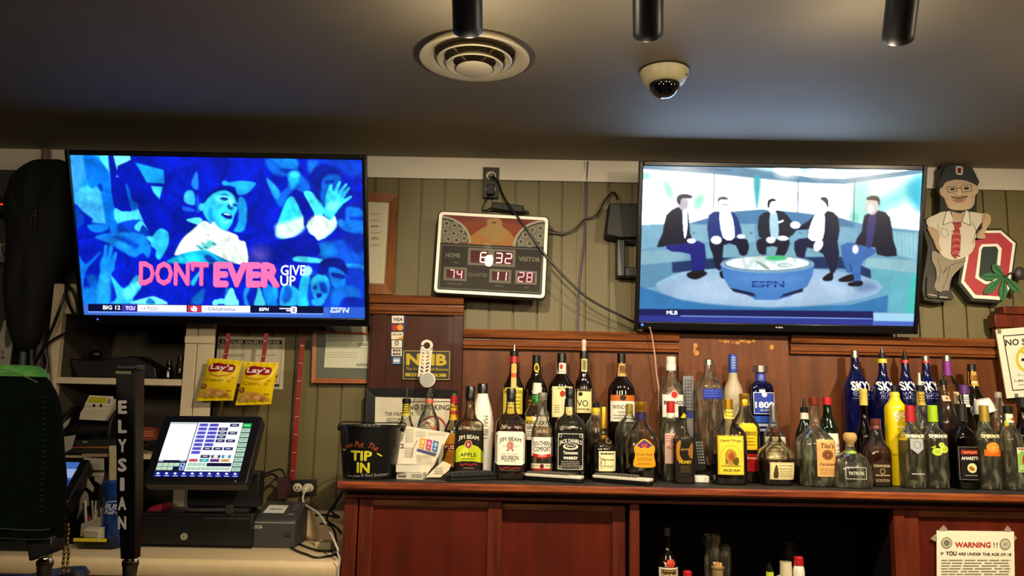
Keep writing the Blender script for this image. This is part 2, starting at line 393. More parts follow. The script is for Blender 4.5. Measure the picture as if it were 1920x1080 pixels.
struct(G().box(-3.2, 2.6, -2.5, 3.6, -.05, 0).build('floor', flat('2a211a', .5), smooth=False))
struct(G().box(-3.2, 2.6, WY-.018, WY, EYE+.877, CEIL).build('trim_1', TRIMP, smooth=False, bevel=.002))
# ------------------------------------------------------------------ recessed shelving behind the till
SY = 3.0
sx = lambda px, Y=SY, py=680: at(px, py, Y).x
sz = lambda py, Y=SY, px=220: at(px, py, Y).z
t = thing('built_in_shelving', 'cream painted built-in shelving with dark recess behind the till', 'shelving', (sx(240), SY, 0))
R0 = Vector((sx(240), SY, 0)); xl, xa, xb, xr = sx(86), sx(108), sx(345), sx(400)
bot = LZ+.0005
g = G().box(xl, xa, SY, SY+.03, bot, sz(534))
g.box(xa, xb, SY, SY+.03, sz(590), sz(534))
g.build('face_frame', CREAM, t, bevel=.002, off=R0)
g = G().box(xb, sx(367), SY-.005, SY+.03, bot+.1, sz(575)).box(sx(369), xr, SY-.005, SY+.03, bot+.1, sz(575)).box(xb, xr, SY+.004, SY+.03, bot, sz(575))
g.box(xb, xr, SY-.012, SY, sz(641), sz(628))
g.build('corner_post', CREAM, t, bevel=.002, off=R0)
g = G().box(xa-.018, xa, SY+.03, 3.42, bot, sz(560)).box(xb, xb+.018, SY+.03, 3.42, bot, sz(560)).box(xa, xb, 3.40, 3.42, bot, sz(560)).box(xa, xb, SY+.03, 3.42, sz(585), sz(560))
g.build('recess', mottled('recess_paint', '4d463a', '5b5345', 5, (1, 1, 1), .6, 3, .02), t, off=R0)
G().box(xa, xb, SY, 3.4, sz(721), sz(709)).build('shelf_board', CREAM, t, bevel=.0015, off=R0)
g = G().box(xa, xb, SY+.02, 3.4, sz(861), sz(852)); g.build('low_shelf_board', CREAM, t, bevel=.0015, off=R0)
# ------------------------------------------------------------------ cream counter at the left
x1 = at(633, 1060, 2.64).x
t = thing('till_counter', 'cream laminate counter carrying the till, left of the wooden back bar', 'counter', (-1.4, 2.86, LZ))
R0 = Vector((-1.4, 2.86, LZ))
prof = [(2.64+.02*(1-math.cos(a)), LZ-.02+.02*math.sin(a)) for a in [math.pi/2*i/6 for i in range(7)]]
prof = [(2.645, LZ-.055), (2.64, LZ-.05)]+prof+[(3.06, LZ), (3.06, LZ-.055)]
def xprism(g, prof, xa, xb):
    n = len(prof); g.add([(x, y, z) for x in (xa, xb) for y, z in prof], [tuple(range(n)), tuple(range(2*n-1, n-1, -1))]+[(i, i+n, (i+1) % n+n, (i+1) % n) for i in range(n)]); return g
prof[-2:] = [(2.99, LZ), (2.99, LZ-.055)]
g = xprism(G(), prof, -2.6, x1); g.box(xr+.004, x1, 2.99, 3.085, LZ-.055, LZ); g.build('laminate_top', LAMI, t, off=R0, ang=50)
G().box(xr+.004, x1, 3.045, 3.085, LZ, LZ+.105).build('backsplash', LAMI, t, off=R0, bevel=.004)
G().box(-2.6, x1-.02, 2.67, 2.98, .0, LZ-.056).build('base_cabinet', mottled('oak_base', '7a4a20', '94602c', 5, (6, 6, .8), .45, 6, .05), t, off=R0)
# ------------------------------------------------------------------ the back bar
CX0, CX1 = at(633, 903, 2.62).x, 2.3
bb = thing('back_bar_cabinet', 'red-brown stained wooden back bar with sliding doors and open bay', 'cabinet', (.8, 2.85, 0)); R0 = Vector((.8, 2.85, 0))
DY = 2.665
X = lambda px, Y=DY: at(px, 1000, Y).x
Z = lambda py, px, Y=DY: at(px, py, Y).z
top = CZ-.05; zt = Z(938, 700)
g = G().box(X(643), X(668), DY, DY+.035, 0, top)                 # end stile
g.box(X(1181), X(1199), DY, DY+.035, 0, top).box(X(1677), X(1697), DY, DY+.035, 0, top)
g.box(CX0+.02, CX1, DY, DY+.02, zt+.006, top)
g.box(CX0+.02, CX1, DY-.008, DY+.01, zt+.012, zt+.018).box(CX0+.02, CX1, DY-.02, DY+.01, top-.006, top)
g.build('face_frame', WOOD, bb, off=R0, bevel=.0015)
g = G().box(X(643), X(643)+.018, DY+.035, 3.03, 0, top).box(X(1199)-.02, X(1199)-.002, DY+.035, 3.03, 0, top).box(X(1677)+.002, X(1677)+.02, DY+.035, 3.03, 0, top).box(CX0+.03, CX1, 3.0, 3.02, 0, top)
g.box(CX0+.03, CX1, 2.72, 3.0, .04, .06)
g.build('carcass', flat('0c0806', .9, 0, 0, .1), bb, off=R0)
BAYZ = EYE-.255-.49
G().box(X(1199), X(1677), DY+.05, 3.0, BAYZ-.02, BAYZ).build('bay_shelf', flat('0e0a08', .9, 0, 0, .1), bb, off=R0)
def door(x0, x1, z1, Y, stl, str_, rl):
    g = G().box(x0, x0+stl, Y, Y+.02, .1, z1).box(x1-str_, x1, Y, Y+.02, .1, z1)
    d = g.build('door', WOOD, bb, off=R0, bevel=.0015)
    G().box(x0+stl, x1-str_, Y+.0005, Y+.02, z1-rl, z1).build('top_rail', WOODH, d, off=R0, bevel=.0015)
    G().box(x0+stl, x1-str_, Y+.008, Y+.018, .1, z1-rl).build('door_panel', WOODD, d, off=R0)
    return d
door(X(671), X(940), Z(933, 800), DY+.004, X(697)-X(671), X(940)-X(914), .030)
door(X(935, 2.70), X(1173, 2.70), Z(946, 1050, 2.70), 2.70, .012, X(1172, 2.70)-X(1147, 2.70), .021)
door(X(1698), X(2050), Z(950, 1800), DY+.006, X(1725)-X(1698), .05, .036)
# worktop
t = thing('bar_worktop', 'long back bar top with dark mat surface holding the liquor bottles', 'worktop', (.8, 2.85, CZ-.045)); R0 = Vector((.8, 2.85, CZ-.045))
G().box(CX0+.012, CX1, 2.63, 3.035, CZ-.03, CZ).build('mat_surface', RUBBER, t, off=R0)
pr = [(2.63, CZ-.004), (2.622, CZ-.002), (2.616, CZ-.008), (2.616, CZ-.022), (2.622, CZ-.029), (2.63, CZ-.03)]
g = xprism(G(), pr, CX0, CX1); g.box(CX0, CX0+.012, 2.63, 3.03, CZ-.03, CZ-.003); g.build('edge_strip', EDGE, t, off=R0)
pr = [(2.645, CZ-.03), (2.645, CZ-.036), (2.652, CZ-.043), (2.66, CZ-.05), (2.70, CZ-.05), (2.70, CZ-.03)]
g = xprism(G(), pr, CX0+.012, CX1); g.build('cove_moulding', flat('1c0d08', .5), t, off=R0)
tag(G().add([(x, y, z) for z in (0, .05) for x, y in ((-.12, 2.925), (1.10, 2.925), (1.10, 2.895), (CX1, 2.895), (CX1, 3.03), (-.12, 3.03))], [(5, 4, 3, 2, 1, 0), (6, 7, 8, 9, 10, 11)]+[(i, (i+1) % 6, 6+(i+1) % 6, 6+i) for i in range(6)]).build('bottle_step', flat('1a100b', .6), None, (0, 0, CZ)), 'dark low step along the wooden panelling under the back row of bottles', 'shelf step')
# ------------------------------------------------------------------ wood panelling behind the bottles
def moulding(g, xa, xb, z0, z1, Y):
    h = z1-z0
    xprism(g, [(Y+.03, z0), (Y-.012, z0), (Y-.014, z0+h*.12), (Y-.020, z0+h*.16), (Y-.022, z0+h*.38), (Y-.014, z0+h*.44), (Y-.014, z0+h*.52), (Y-.028, z0+h*.58), (Y-.034, z0+h*.94), (Y-.03, z1), (Y+.03, z1)], xa, xb); return g
def panelling(label, px0, px1, pyt, pym, pxm, stile=None, Y=RB, plain=False, glue=None, mat=None):
    xa, xb = at(px0, 640, Y).x, at(px1, 640, Y).x; pm = (px0+px1)/2
    z1, z0 = at(pm, pyt, Y).z, at(pm, pym, Y).z
    t = thing('wood_panelling', label, 'panelling', ((xa+xb)/2, Y, CZ)); R = Vector(((xa+xb)/2, Y, CZ))
    if plain:
        g = G().box(xa-R.x, xb-R.x, Y-R.y, RB+.03-R.y, CZ-R.z, z1-R.z)
        if glue: glue.mesh(wmap(Y, R), g, m=1); g.hc = True
        g.build('plank', [PLANK, PRINT], t, smooth=False)
    else:
        G().box(xa, xb, Y+.006, Y+.03, CZ, z0).build('field_panel', mat or WOODP, t, off=R)
        g = G()
        for a, b in stile or []: g.box(at(a, 700, Y).x, at(b, 700, Y).x, Y-.004, Y+.006, CZ, z0)
        if stile: g.build('stile', WOODK, t, off=R, bevel=.001)
        moulding(G(), xa, xb, z0, z1, Y).build('crown_moulding', WOODH, t, off=R)
    return t, R
t, R = panelling('tall dark red-brown wood panel with stickers, right of the left television', 692, 868, 556, 590, 0, [(694, 722), (848, 866)], mat=WOODK)
panelling('red-brown panelling with ridged moulding below the scoreboard', 869, 1271, 622, 657, 0)
I = Ink()
for x, y, rx, ry in ((1304, 648, 4, 5), (1306, 662, 5, 5), (1447, 651, 4, 5), (1302, 657, 2, 6)): I.e(x, y, rx, ry, 'b98534', 0, 10)
for i in range(9): I.e(1352+i*7.6+random.uniform(-2, 2), 641+random.uniform(-2, 2), random.uniform(3, 6), random.uniform(2, 4.5), 'b07a30' if i % 3 else '8e5a28', 0, 9)
t, R = panelling('plain brown plank with glue spots below the right television', 1272, 1478, 628, 657, 0, Y=RB-.012, plain=True, glue=I)
panelling('red-brown panelling with ridged moulding behind the blue bottles', 1479, 1866, 633, 667, 0)
xa, xb = at(1867, 640, RB).x, at(1990, 640, RB).x
t = thing('wood_post', 'dark wooden post with stepped cap at the right edge behind the tilted sign', 'post', ((xa+xb)/2, RB, CZ)); R = Vector(((xa+xb)/2, RB, CZ))
z1 = at(1890, 576, RB).z; z2 = at(1890, 615, RB).z
G().box(xa, xb, RB-.012, RB+.02, CZ, z2).build('shaft', WOODP, t, off=R)
G().box(xa-.01, xb, RB-.02, RB+.03, z2, z1-.03).box(xa+.02, xb, RB-.03, RB+.03, z1-.03, z1).build('cap', WOOD, t, off=R, bevel=.003)
# ------------------------------------------------------------------ liquor bottles
def chaikin(P, it=2):
    for _ in range(it):
        Q = [P[0]]
        for a, b in zip(P[:-1], P[1:]):
            Q.append(tuple(.75*p+.25*q for p, q in zip(a, b))); Q.append(tuple(.25*p+.75*q for p, q in zip(a, b)))
        P = Q+[P[-1]]
    return P
def bottle(label, cx, Y, prof, dr=1.0, n=2.0, glass='clear', liq=None, cap=(), labs=(), base=None, group=None, name='liquor_bottle', cat='bottle', rough=None, soft=1, mg=PRINT):
    if base is None: Y += .075 if cx < 1240 else (.05 if Y < 2.76 else .03)
    base = CZ if base is None else base
    base += .0006
    ym = .5*(prof[0][0]+(prof[-1][0] or 890))
    x0 = at(cx, ym, Y).x
    kk = at(cx+1, ym, Y).x-x0
    zz = lambda py: at(cx, py, Y).z-base
    t = thing(name, label, cat, (x0, Y, base), None, group)
    mx = max(p[1] for p in prof)
    P = []
    for q in prof:
        z = 0 if q[0] is None else max(zz(q[0]), .004); hp = q[1]
        a = min(1, max(0, (hp/mx-.45)/.35)); nn = q[2] if len(q) > 2 else 2+(n-2)*a; d = hp*(1+(dr-1)*a)
        P.append((z, hp*kk, d*kk, nn))
    P = chaikin(P, soft) if soft else P
    P = P[::-1]
    z, a, b, c = P[0]; P[0] = (.004, a, b, c); P = [(0, a*.9, b*.9, c), (.0012, a*.97, b*.97, c)]+[p for p in P if p[0] >= .004]
    G().sup(P).build('glass', GL[glass], t, ang=60)
    if liq:
        zl = zz(liq[0]); Q = [(z*1, a*.93, b*.93, c) for z, a, b, c in P if .004 <= z < zl]
        if not Q or Q[-1][0] < zl-.001:
            j = [p for p in P if p[0] >= zl]; e = j[0] if j else P[-1]; Q.append((zl, e[1]*.93, e[2]*.93, e[3]))
        Q[0] = (.006,)+Q[0][1:]
        G().sup([q for q in Q if q[0] >= .006]).build('liquid', LQ[liq[1]], t, ang=60)
    for nm, mat, cp in cap:
        pr = sorted([(max(hp, .2)*kk, zz(py)) for py, hp in cp], key=lambda q: q[1])
        G().lathe(pr, 24).build(nm, mat, t, ang=35)
    zs = [p[0] for p in P]
    def surf(x, y, l):
        X = (x-cx)*kk; z = zz(y)
        w_, d_, n_ = (np.interp(z, zs, [p[i] for p in P]) for i in (1, 2, 3))
        u = min(abs(X)/w_, .985); yy = d_*(1-u**n_)**(1/n_)
        return (max(-w_*1.0, min(w_, X)), -yy-.0013-l*.0003, z)
    for nm, I in labs:
        o = I.mesh(surf, None, 4.5).build(nm, mg, t, smooth=False)
    return t
RZ = CZ+.05
B = bottle
SB = flat('101010', .3, 0, .3); SV = flat('c9c5bb', .25, 1.0); GC = flat('c9982f', .3, .8); RC = flat('b01822', .4); COP = flat('8a3a22', .3, .6); PUR = flat('5a2a72', .4)
CLP = shell('clear_plastic', 'e8e6da', '86836f', .12, .6); PKC = flat('d9b7a6', .5); LIME = flat('9cc21e', .35); YC = flat('d8bf2a', .4); BLUEC = flat('1c3f9a', .35); TAN = flat('c49a5e', .7, bump=.3)
WC = flat('e6dfcf', .4)
def screwcap(mat, y0, y1, hp, nm='cap'): return (nm, mat, [(y0, hp*.9), (y0+1.5, hp), (y1-4, hp), (y1-3.4, hp*.93), (y1-2.6, hp), (y1, hp)])
def pourer(cx_top, ring, ytop, ymid, hp, m=None):
    return [('pourer_collar', SB, [(ymid, hp), (ymid-9, hp), (ymid-10, hp*.75)]), ('pourer_spout', m or CLP, [(ymid-10, 3.6), ((ytop+ymid)/2-3, 2.6), (ytop, 1.7)])]
# --- front row, left to right
R1, R2, R3, R4 = 2.715, 2.80, 2.885, 2.965
B('square clear bottle with black and lime green apple label, front row beside the white-bodied bottle', 880, R1,
  [(748, 8.5), (756, 8.5), (782, 11), (790, 24), (800, 27), (840, 27), (None, 27)], .9, 5, 'warm', (808, 'amber'), [screwcap(SB, 724, 752, 9.5)],
  [('label', Ink().r(854, 806, 907, 881, '17120c').p([(854, 866), (854, 846), (862, 836), (880, 830), (898, 836), (907, 846), (907, 866)], 'b9c91f', 1).p([(862, 850), (872, 838), (880, 834), (880, 858), (866, 860)], 'd3dc4a', 2)
    .t('JIM BEAM', 880, 819, 9.5, 37, 'f3ead6', 2, .012, arc=3).e(880, 832, 7, 8, '8c1d14', 3, 18).o(880, 832, 7, 8, 1.4, 'e0b090', 4).t('B', 880, 832, 6, None, 'f0d6c0', 4).t('APPLE', 880, 851, 7, 30, '1d1a0a', 3, .01).g(868, 858, 893, 861, 1, '4c5210', 3)
    .p([(854, 866), (870, 863), (890, 863), (907, 866), (907, 876), (854, 876)], '16100c', 3).sq(866, 897, 869, 5, 'b8201c', 4).g(872, 875, 892, 878, 1, '9b8a5a', 4))])
B('square bottle of amber bourbon with white label and round red seal, front row', 957, R1,
  [(748, 8.5), (756, 8.8), (776, 11), (785, 24), (795, 28), (840, 28.5), (None, 28)], .9, 5, 'warm', (796, 'whisky'), [screwcap(SB, 728, 754, 9)],
  [('label', Ink().p([(930, 812), (934, 808), (979, 808), (984, 812), (984, 866), (979, 870), (934, 870), (930, 866)], 'f3ecdc', 0).t('JIM BEAM', 957, 823, 10, 40, '1a1611', 1, .014, arc=3).e(957, 834, 6.5, 7.5, 'a3221a', 1, 18).o(957, 834, 5, 5.6, 1, 'f0d8c8', 2).t('B', 957, 834, 5, None, 'f6e3d6', 2).p([(952, 840), (950, 845), (955, 843)], 'a3221a', 1).p([(962, 840), (964, 845), (959, 843)], 'a3221a', 1)
    .p([(940, 836), (948, 832), (948, 838)], 'cfc6b4', 1).p([(974, 836), (966, 832), (966, 838)], 'cfc6b4', 1).t('KENTUCKY STRAIGHT', 957, 849.5, 2.6, 30, '6b6250', 1, .0).t('BOURBON', 957, 856.5, 8, 31, '1f1a14', 1, .02).g(946, 862, 968, 865, 1, '6b6250', 1)),
   ('foot_label', Ink().r(932, 872, 982, 882, '14100d').sq(938, 976, 876, 5, 'a61f1b', 1).g(940, 879.6, 974, 881, 1, '8a7b58', 1))])
B('clear bottle with white label, red ribbon band and red foot strip, front row', 1016, R1,
  [(746, 8), (760, 8), (784, 10), (798, 17), (808, 20), (840, 20.5), (None, 20)], .8, 3, 'clear', (800, 'gold'), [screwcap(flat('6d6a60', .35), 736, 750, 8.5)],
  [('label', Ink().r(997, 819, 1036, 854, 'efe9dc').t('SOUTHERN', 1016, 830, 8, 33, '1a1814', 1, .02, arc=1.5).t('COMFORT', 1016, 841, 9, 31, '1a1814', 1, .02).p([(999, 849), (1016, 852), (1034, 849), (1034, 855), (1016, 859), (999, 855)], 'b2201c', 2).t('Original', 1016, 854, 4, 15, 'f4dfd0', 3, .01, .2)),
   ('foot_label', Ink().r(997, 868, 1036, 880, 'd8cfb8').e(1016, 873, 4, 4.5, '6b1c12', 1, 14).g(999, 871, 1010, 875, 1, '8b816a').g(1022, 871, 1034, 875, 1, '8b816a').r(997, 877, 1036, 880.5, 'a5251c', 1))])
B('square whiskey bottle with black label and white filigree frame, front row', 1068, R1,
  [(758, 10), (766, 10.5), (778, 11.5), (786, 24), (796, 28), (840, 28), (None, 28)], .92, 5, 'warm', (808, 'cola'), [('cap', SB, [(727, 8.4), (729, 9.2), (743, 9.2), (744, 8.2), (747, 8.2), (748, 9.6), (763, 10.8)])],
  [('label', Ink().p([(1041, 811), (1045, 808), (1091, 808), (1095, 811), (1095, 878), (1091, 881), (1045, 881), (1041, 878)], '0b0a09').fr(1045, 812, 1091, 878, .9, 'e9e2d2', 1).o(1049, 816, 3, 3, .8, 'd8d0be', 2, 12).o(1087, 816, 3, 3, .8, 'd8d0be', 2, 12).o(1049, 874, 3, 3, .8, 'd8d0be', 2, 12).o(1087, 874, 3, 3, .8, 'd8d0be', 2, 12)
    .t("JACK DANIEL'S", 1068, 826, 9.5, 41, 'f6f0e2', 2, .018, arc=4).e(1068, 836, 14, 6, 'd8d1c0', 1, 24).e(1068, 835, 10, 4, '15130f', 2, 20).t('Old No.7', 1068, 835, 3, 14, 'f0ead8', 3, .03).t('Tennessee', 1068, 847, 6, 27, 'efe8d8', 2, .03, .15).t('WHISKEY', 1068, 857, 5, 26, 'f6f0e2', 2, .04).g(1051, 863, 1085, 876, 4, 'bdb5a2', 2, .3))])
B('round-bellied cognac bottle with gold foil neck and cream label, front row', 1131, R1+.005,
  [(764, 5.5), (803, 6), (818, 7), (828, 16), (836, 22), (846, 23.5), (870, 23.5), (None, 22)], .8, 2.2, 'warm', (832, 'cola'), [('foil_capsule', GC, [(763, 5.6), (764, 6.2), (770, 6.2), (771, 6.6), (803, 6.9)]), ('neck_ring', GC, [(817, 7.8), (820, 8.4), (823, 7.8)])],
  [('label', Ink().r(1121, 845, 1153, 882, 'e9deb2').t('Hennessy', 1138, 861, 5.5, 24, '2a2413', 1, .01, .2).g(1124, 848, 1150, 853, 1, '3b331c', 1, .6).o(1129, 866, 4, 8, .9, '57491f', 1, 14).t('COGNAC', 1140, 873, 3.4, 17, '3b331c', 1).ln([(1123, 855), (1126, 862), (1123, 870), (1127, 878)], 1, '4c4022', 1)), ('medallion', Ink().e(1140, 826, 5.5, 5, '1a1408').o(1140, 826, 5.5, 5, 1, 'b08e3a', 1))])
B('ornate crown-shaped whisky bottle with gold stopper and golden shield label, front row', 1202, R1+.005,
  [(778, 8), (790, 9.5), (800, 17), (815, 28), (830, 33), (850, 34), (875, 33), (None, 29)], .75, 2.4, 'warm', (848, 'cola'), [('stopper', GC, [(753, 9.5), (754, 11), (764, 11.2), (766, 10), (772, 9.5), (773, 8.5)]), ('neck_collar', flat('241a4c', .4), [(773, 8.8), (774, 9.6), (787, 9.8), (788, 9)])],
  [('label', Ink().p([(1185, 838), (1192, 830), (1198, 824), (1205, 822), (1212, 825), (1217, 830), (1224, 838), (1222, 852), (1225, 866), (1221, 874), (1188, 874), (1184, 866), (1187, 852)], 'd59a1f', 0, 3).p([(1190, 834), (1204, 823), (1219, 834), (1210, 839), (1204, 836), (1198, 839)], '4b2a6c', 1).p([(1198, 833), (1201, 829), (1204, 833), (1207, 829), (1210, 833), (1209, 837), (1199, 837)], 'b03a2a', 2).t('Crown Royal', 1204, 851, 6, 30, '3a2408', 1, .0, .2).g(1191, 857, 1218, 864, 2, '8a5a12', 1, .3).g(1192, 867, 1216, 872, 1, '8a5a12', 1, .3))])
B('tall square honey whiskey bottle with black label, amber sides and black cap', 1280, R1+.01,
  [(786, 7.5), (800, 8), (812, 10), (820, 18.5), (828, 19.5), (None, 19.5)], .92, 6, 'warm', (822, 'amber'), [('cap', SB, [(761, 6.4), (762, 7.4), (788, 7.6)])],
  [('cap_emblem', Ink().p([(1275, 783), (1281, 774), (1286, 778), (1284, 784)], 'c9b52a', 1)), ('label', Ink().r(1263, 822, 1297, 893, '110d08').p([(1265, 832), (1273, 826), (1270, 850), (1276, 862), (1266, 862)], 'a8711a', 1, 3).p([(1290, 834), (1295, 830), (1294, 858), (1286, 850)], '8f5e17', 1, 3).t('HONEY', 1281, 865, 5.5, 22, 'd3b52a', 2, .03).t('JACK', 1281, 842, 4, 17, 'c79a3a', 2).g(1272, 872, 1290, 886, 4, '6d4c18', 1, .3))])
B('gold-capped spiced rum bottle with large yellow label and dark rum, front row', 1366, R1+.005,
  [(764, 9), (784, 10), (796, 16), (806, 28), (815, 31.5), (850, 32), (None, 31)], .8, 3.4, 'warm', (852, 'rum'), [('cap', GC, [(748, 8.2), (749, 9.3), (767, 9.6)])],
  [('neck_label', Ink().r(1357, 768, 1376, 785, 'e1cb52').t('Captain', 1366.5, 773, 3.5, 14, '5a3b10', 1).t('Morgan', 1366.5, 780, 3.5, 14, '5a3b10', 1)),
   ('label', Ink().r(1340, 816, 1387, 888, 'e6cf3e').fr(1341, 817, 1386, 887, .6, 'a8842a', 1).t('Captain Morgan', 1363.5, 825, 5.5, 38, '4b2c10', 1, .012, .1, arc=1).o(1363.5, 853, 19, 19, .6, 'b8962a', 1).p([(1356, 868), (1352, 850), (1360, 840), (1372, 846), (1374, 862), (1368, 870)], 'b5842a', 1, 2).p([(1358, 852), (1366, 846), (1370, 856), (1362, 862)], '9c4a20', 2, 2).p([(1366, 860), (1377, 856), (1376, 870), (1368, 868)], '5c4a18', 2, 2).p([(1352, 858), (1358, 864), (1354, 870)], '6a5420', 2).t('SPICED RUM', 1364, 880, 4.4, 30, '4b2c10', 2, .02).g(1346, 871, 1382, 875, 1, '7a5a20', 2, .4))])
B('small squat round rum decanter with cream label and brown cork, front row', 1454, R1+.005,
  [(808, 7.5), (820, 9), (832, 18), (844, 31), (858, 34.5), (880, 34), (None, 28)], .8, 2.6, 'warm', (862, 'rum'), [('cork', flat('4a1f16', .5), [(801, 8), (802, 9.2), (811, 9.2), (812, 7.6), (816, 7.4)])],
  [('label', Ink().r(1435, 865, 1481, 897, 'e4d3a0').fr(1436, 866, 1480, 896, .5, '8d7b45', 1).p([(1441, 893), (1443, 876), (1446, 869), (1449, 876), (1450, 893)], '4b3d1c', 1, 2).t('Captain Morgan', 1464, 871, 3.6, 27, '43331a', 1, .01).t('PRIVATE STOCK', 1464, 877, 2.6, 25, '5a4822', 1).g(1452, 881, 1477, 894, 4, '7a683a', 1, .35))])
B('broad clear vodka bottle with copper cap and tan paper label, front row', 1528, R1,
  [(758, 7.5), (776, 8), (798, 9), (812, 22), (824, 33), (840, 34), (None, 32)], .85, 3, 'clear', (862, 'green'), [('cap', COP, [(745, 8.4), (746, 9.4), (759, 9.4), (760, 8)])],
  [('label', Ink().r(1520, 823, 1559, 891, 'd2a163').t("Tito's", 1540, 834, 9, 26, '5c2f12', 1, .02, .15).e(1540, 851, 10.5, 9, '5c3014', 1, 22).o(1540, 851, 8.5, 7, .7, 'c79456', 2).e(1540, 851, 4, 4, '8b5a2c', 2, 10).t('Handmade', 1540, 868, 5.5, 30, '5c2f12', 1, .01, .2).g(1525, 876, 1555, 889, 4, '94622e', 1, .3))])
B('squat clear tequila bottle with round tan cork stopper, front row', 1595, R1-.025,
  [(828, 7), (838, 7.5), (846, 10), (854, 24), (866, 33), (885, 35.5), (None, 35)], .85, 2.8, 'clear', (866, 'water'), [('cork', TAN, [(811, 7), (813, 11), (818, 12.4), (824, 12), (829, 8.6), (831, 7.2), (837, 7)]), ('neck_ribbon', LIME, [(845, 9), (847, 10.4), (850, 11)])],
  [('label', Ink().fr(1573, 874, 1611, 896, .9, 'cfd0c0').t('PATRON', 1592, 885, 6.5, 26, 'dcdccc', 0, .01))])
B('small amber whisky bottle with maroon cap and dark engraved-look label, front row', 1644, R1+.035,
  [(802, 9), (815, 10), (828, 13), (838, 22), (850, 25), (None, 24)], .8, 2.6, 'warm', (836, 'whisky'), [('cap', flat('5a2420', .35), [(785, 8.5), (786, 9.4), (797, 9.4), (798, 8.6), (800, 9.6), (805, 9.8)])],
  [('label', Ink().p([(1628, 866), (1636, 864), (1644, 858), (1652, 864), (1661, 866), (1662, 904), (1627, 904)], '2c1a12').t('CHIVAS REGAL', 1644, 872, 4.5, 31, 'c9b58a', 1, .03).o(1644, 882, 5, 5, 1, 'b8a47a', 1, 14).g(1631, 888, 1658, 894, 1, 'a8946a', 1).t('SCOTCH', 1644, 899, 4.5, 24, 'b8a47a', 1, .02))])
def smirnoff(label, cx, capm, fl, flcol, r=R1, dark=None):
    I = Ink().t('SMIRNOFF', cx, 817, 6, 34, 'f2ead8' if not dark else 'e9dba0', 1, .04)
    I2 = None
    if fl == 'crest': I2 = Ink(); I2.p([(cx-12, 822), (cx+12, 822), (cx+12, 840), (cx, 850), (cx-12, 840)], 'a9adb2', 0).o(cx, 833, 7, 7, 1, '70757c', 1, 14).g(cx-12, 886, cx+12, 890, 1, 'cfcfc6')
    if fl == 'lime':
        for a, b, q in ((-6, 846, 9), (7, 841, 9), (2, 833, 6)): I.e(cx+a, b, q, q*.8, flcol, 0, 16).o(cx+a, b, q*.75, q*.6, 1, 'e6efa0', 1, 12)
        I.p([(cx-16, 838), (cx-8, 834), (cx-10, 842)], flcol, 0)
    if fl == 'orange':
        I.r(cx-15, 842, cx+15, 854, 'c8641a', 0).e(cx, 838, 12, 10, 'e08a2a', 1, 18); [I.ln([(cx, 838), (cx+9*math.cos(a), 838+7*math.sin(a))], .8, 'f2c47a', 2) for a in (0, 1, 2, 3, 4, 5)]
    B(label, cx, r, [(788, 7.5), (800, 8.5), (806, 14), (814, 21), (824, 22.5), (None, 22)], 1, 2.3, 'clear', (826, 'water'), [('cap', capm, [(760, 7.2), (761, 8.4), (791, 8.8)])], [('lettering', I)]+([('crest_label', I2)] if I2 else []))
smirnoff('clear vodka bottle with red cap and grey crest, front row', 1709, RC, 'crest', '')
smirnoff('clear vodka bottle with lime green cap and green fruit print, front row', 1752, LIME, 'lime', 'a9c223', R1+.005)
B('dark liqueur bottle with glossy black label, red banner and round almond emblem, front row', 1807, R1-.005,
  [(788, 6.5), (800, 8.5), (806, 14), (815, 20), (825, 20.5), (None, 20)], .9, 3.2, 'smoke', (822, 'cola'), [('cap', flat('1c1613', .35), [(757, 7), (758, 8), (780, 8.6), (790, 9)])],
  [('label', Ink().r(1788, 836, 1827, 899, '0d0b0a').fr(1789, 837, 1826, 898, .6, '8d8a7e', 1).r(1792, 843, 1826, 851, '9c2a1a', 1).sq(1796, 1822, 847, 4, 'e0a070', 2).t('AMARETTO', 1809, 858, 6, 34, 'efe9da', 1, .02).e(1810, 876, 9, 9, 'e9d9a0', 1, 20).e(1809, 877, 6, 4, '9b6a2a', 2, 12, 30).g(1797, 889, 1820, 892, 1, '9a968a', 1))])
smirnoff('clear vodka bottle with red tip, gold neck foil and orange fruit print, front row', 1849, flat('c0a24a', .35, .6), 'orange', '', R1, 1)
B('clear bottle with black cap and white-green label, rightmost complete bottle of the front row', 1893, R1,
  [(772, 8), (790, 9), (806, 14), (816, 21), (830, 22), (None, 21)], 1, 2.3, 'clear', (846, 'water'), [('cap', SB, [(761, 8), (762, 9.2), (775, 9.2)])],
  [('neck_label', Ink().r(1886, 776, 1902, 792, 'dcd8c0').r(1888, 784, 1901, 789, '9cb06a', 1).e(1896, 786, 3, 3, 'b0432a', 2, 10)), ('label', Ink().r(1892, 838, 1913, 884, 'dfe6c8').p([(1892, 850), (1902, 842), (1913, 856), (1913, 884), (1892, 884)], '8fb65e', 1).p([(1901, 866), (1904, 852), (1908, 860), (1907, 868)], 'b8321c', 2, 2).g(1895, 872, 1911, 880, 2, 'e9edd8', 2, .4).r(1894, 839.5, 1911, 842, 'a33a2a', 1))])
B('clear bottle with dark cap cut off by the right edge of the photo', 1921, R2,
  [(760, 8), (790, 9), (806, 14), (820, 21), (None, 21)], 1, 2.3, 'smoke', (800, 'cola'), [('cap', SB, [(745, 8), (746, 9), (764, 9.2)])], [('label', Ink().r(1907, 830, 1935, 880, '7a2a1c').r(1909, 834, 1933, 850, 'd8cba0', 1))])
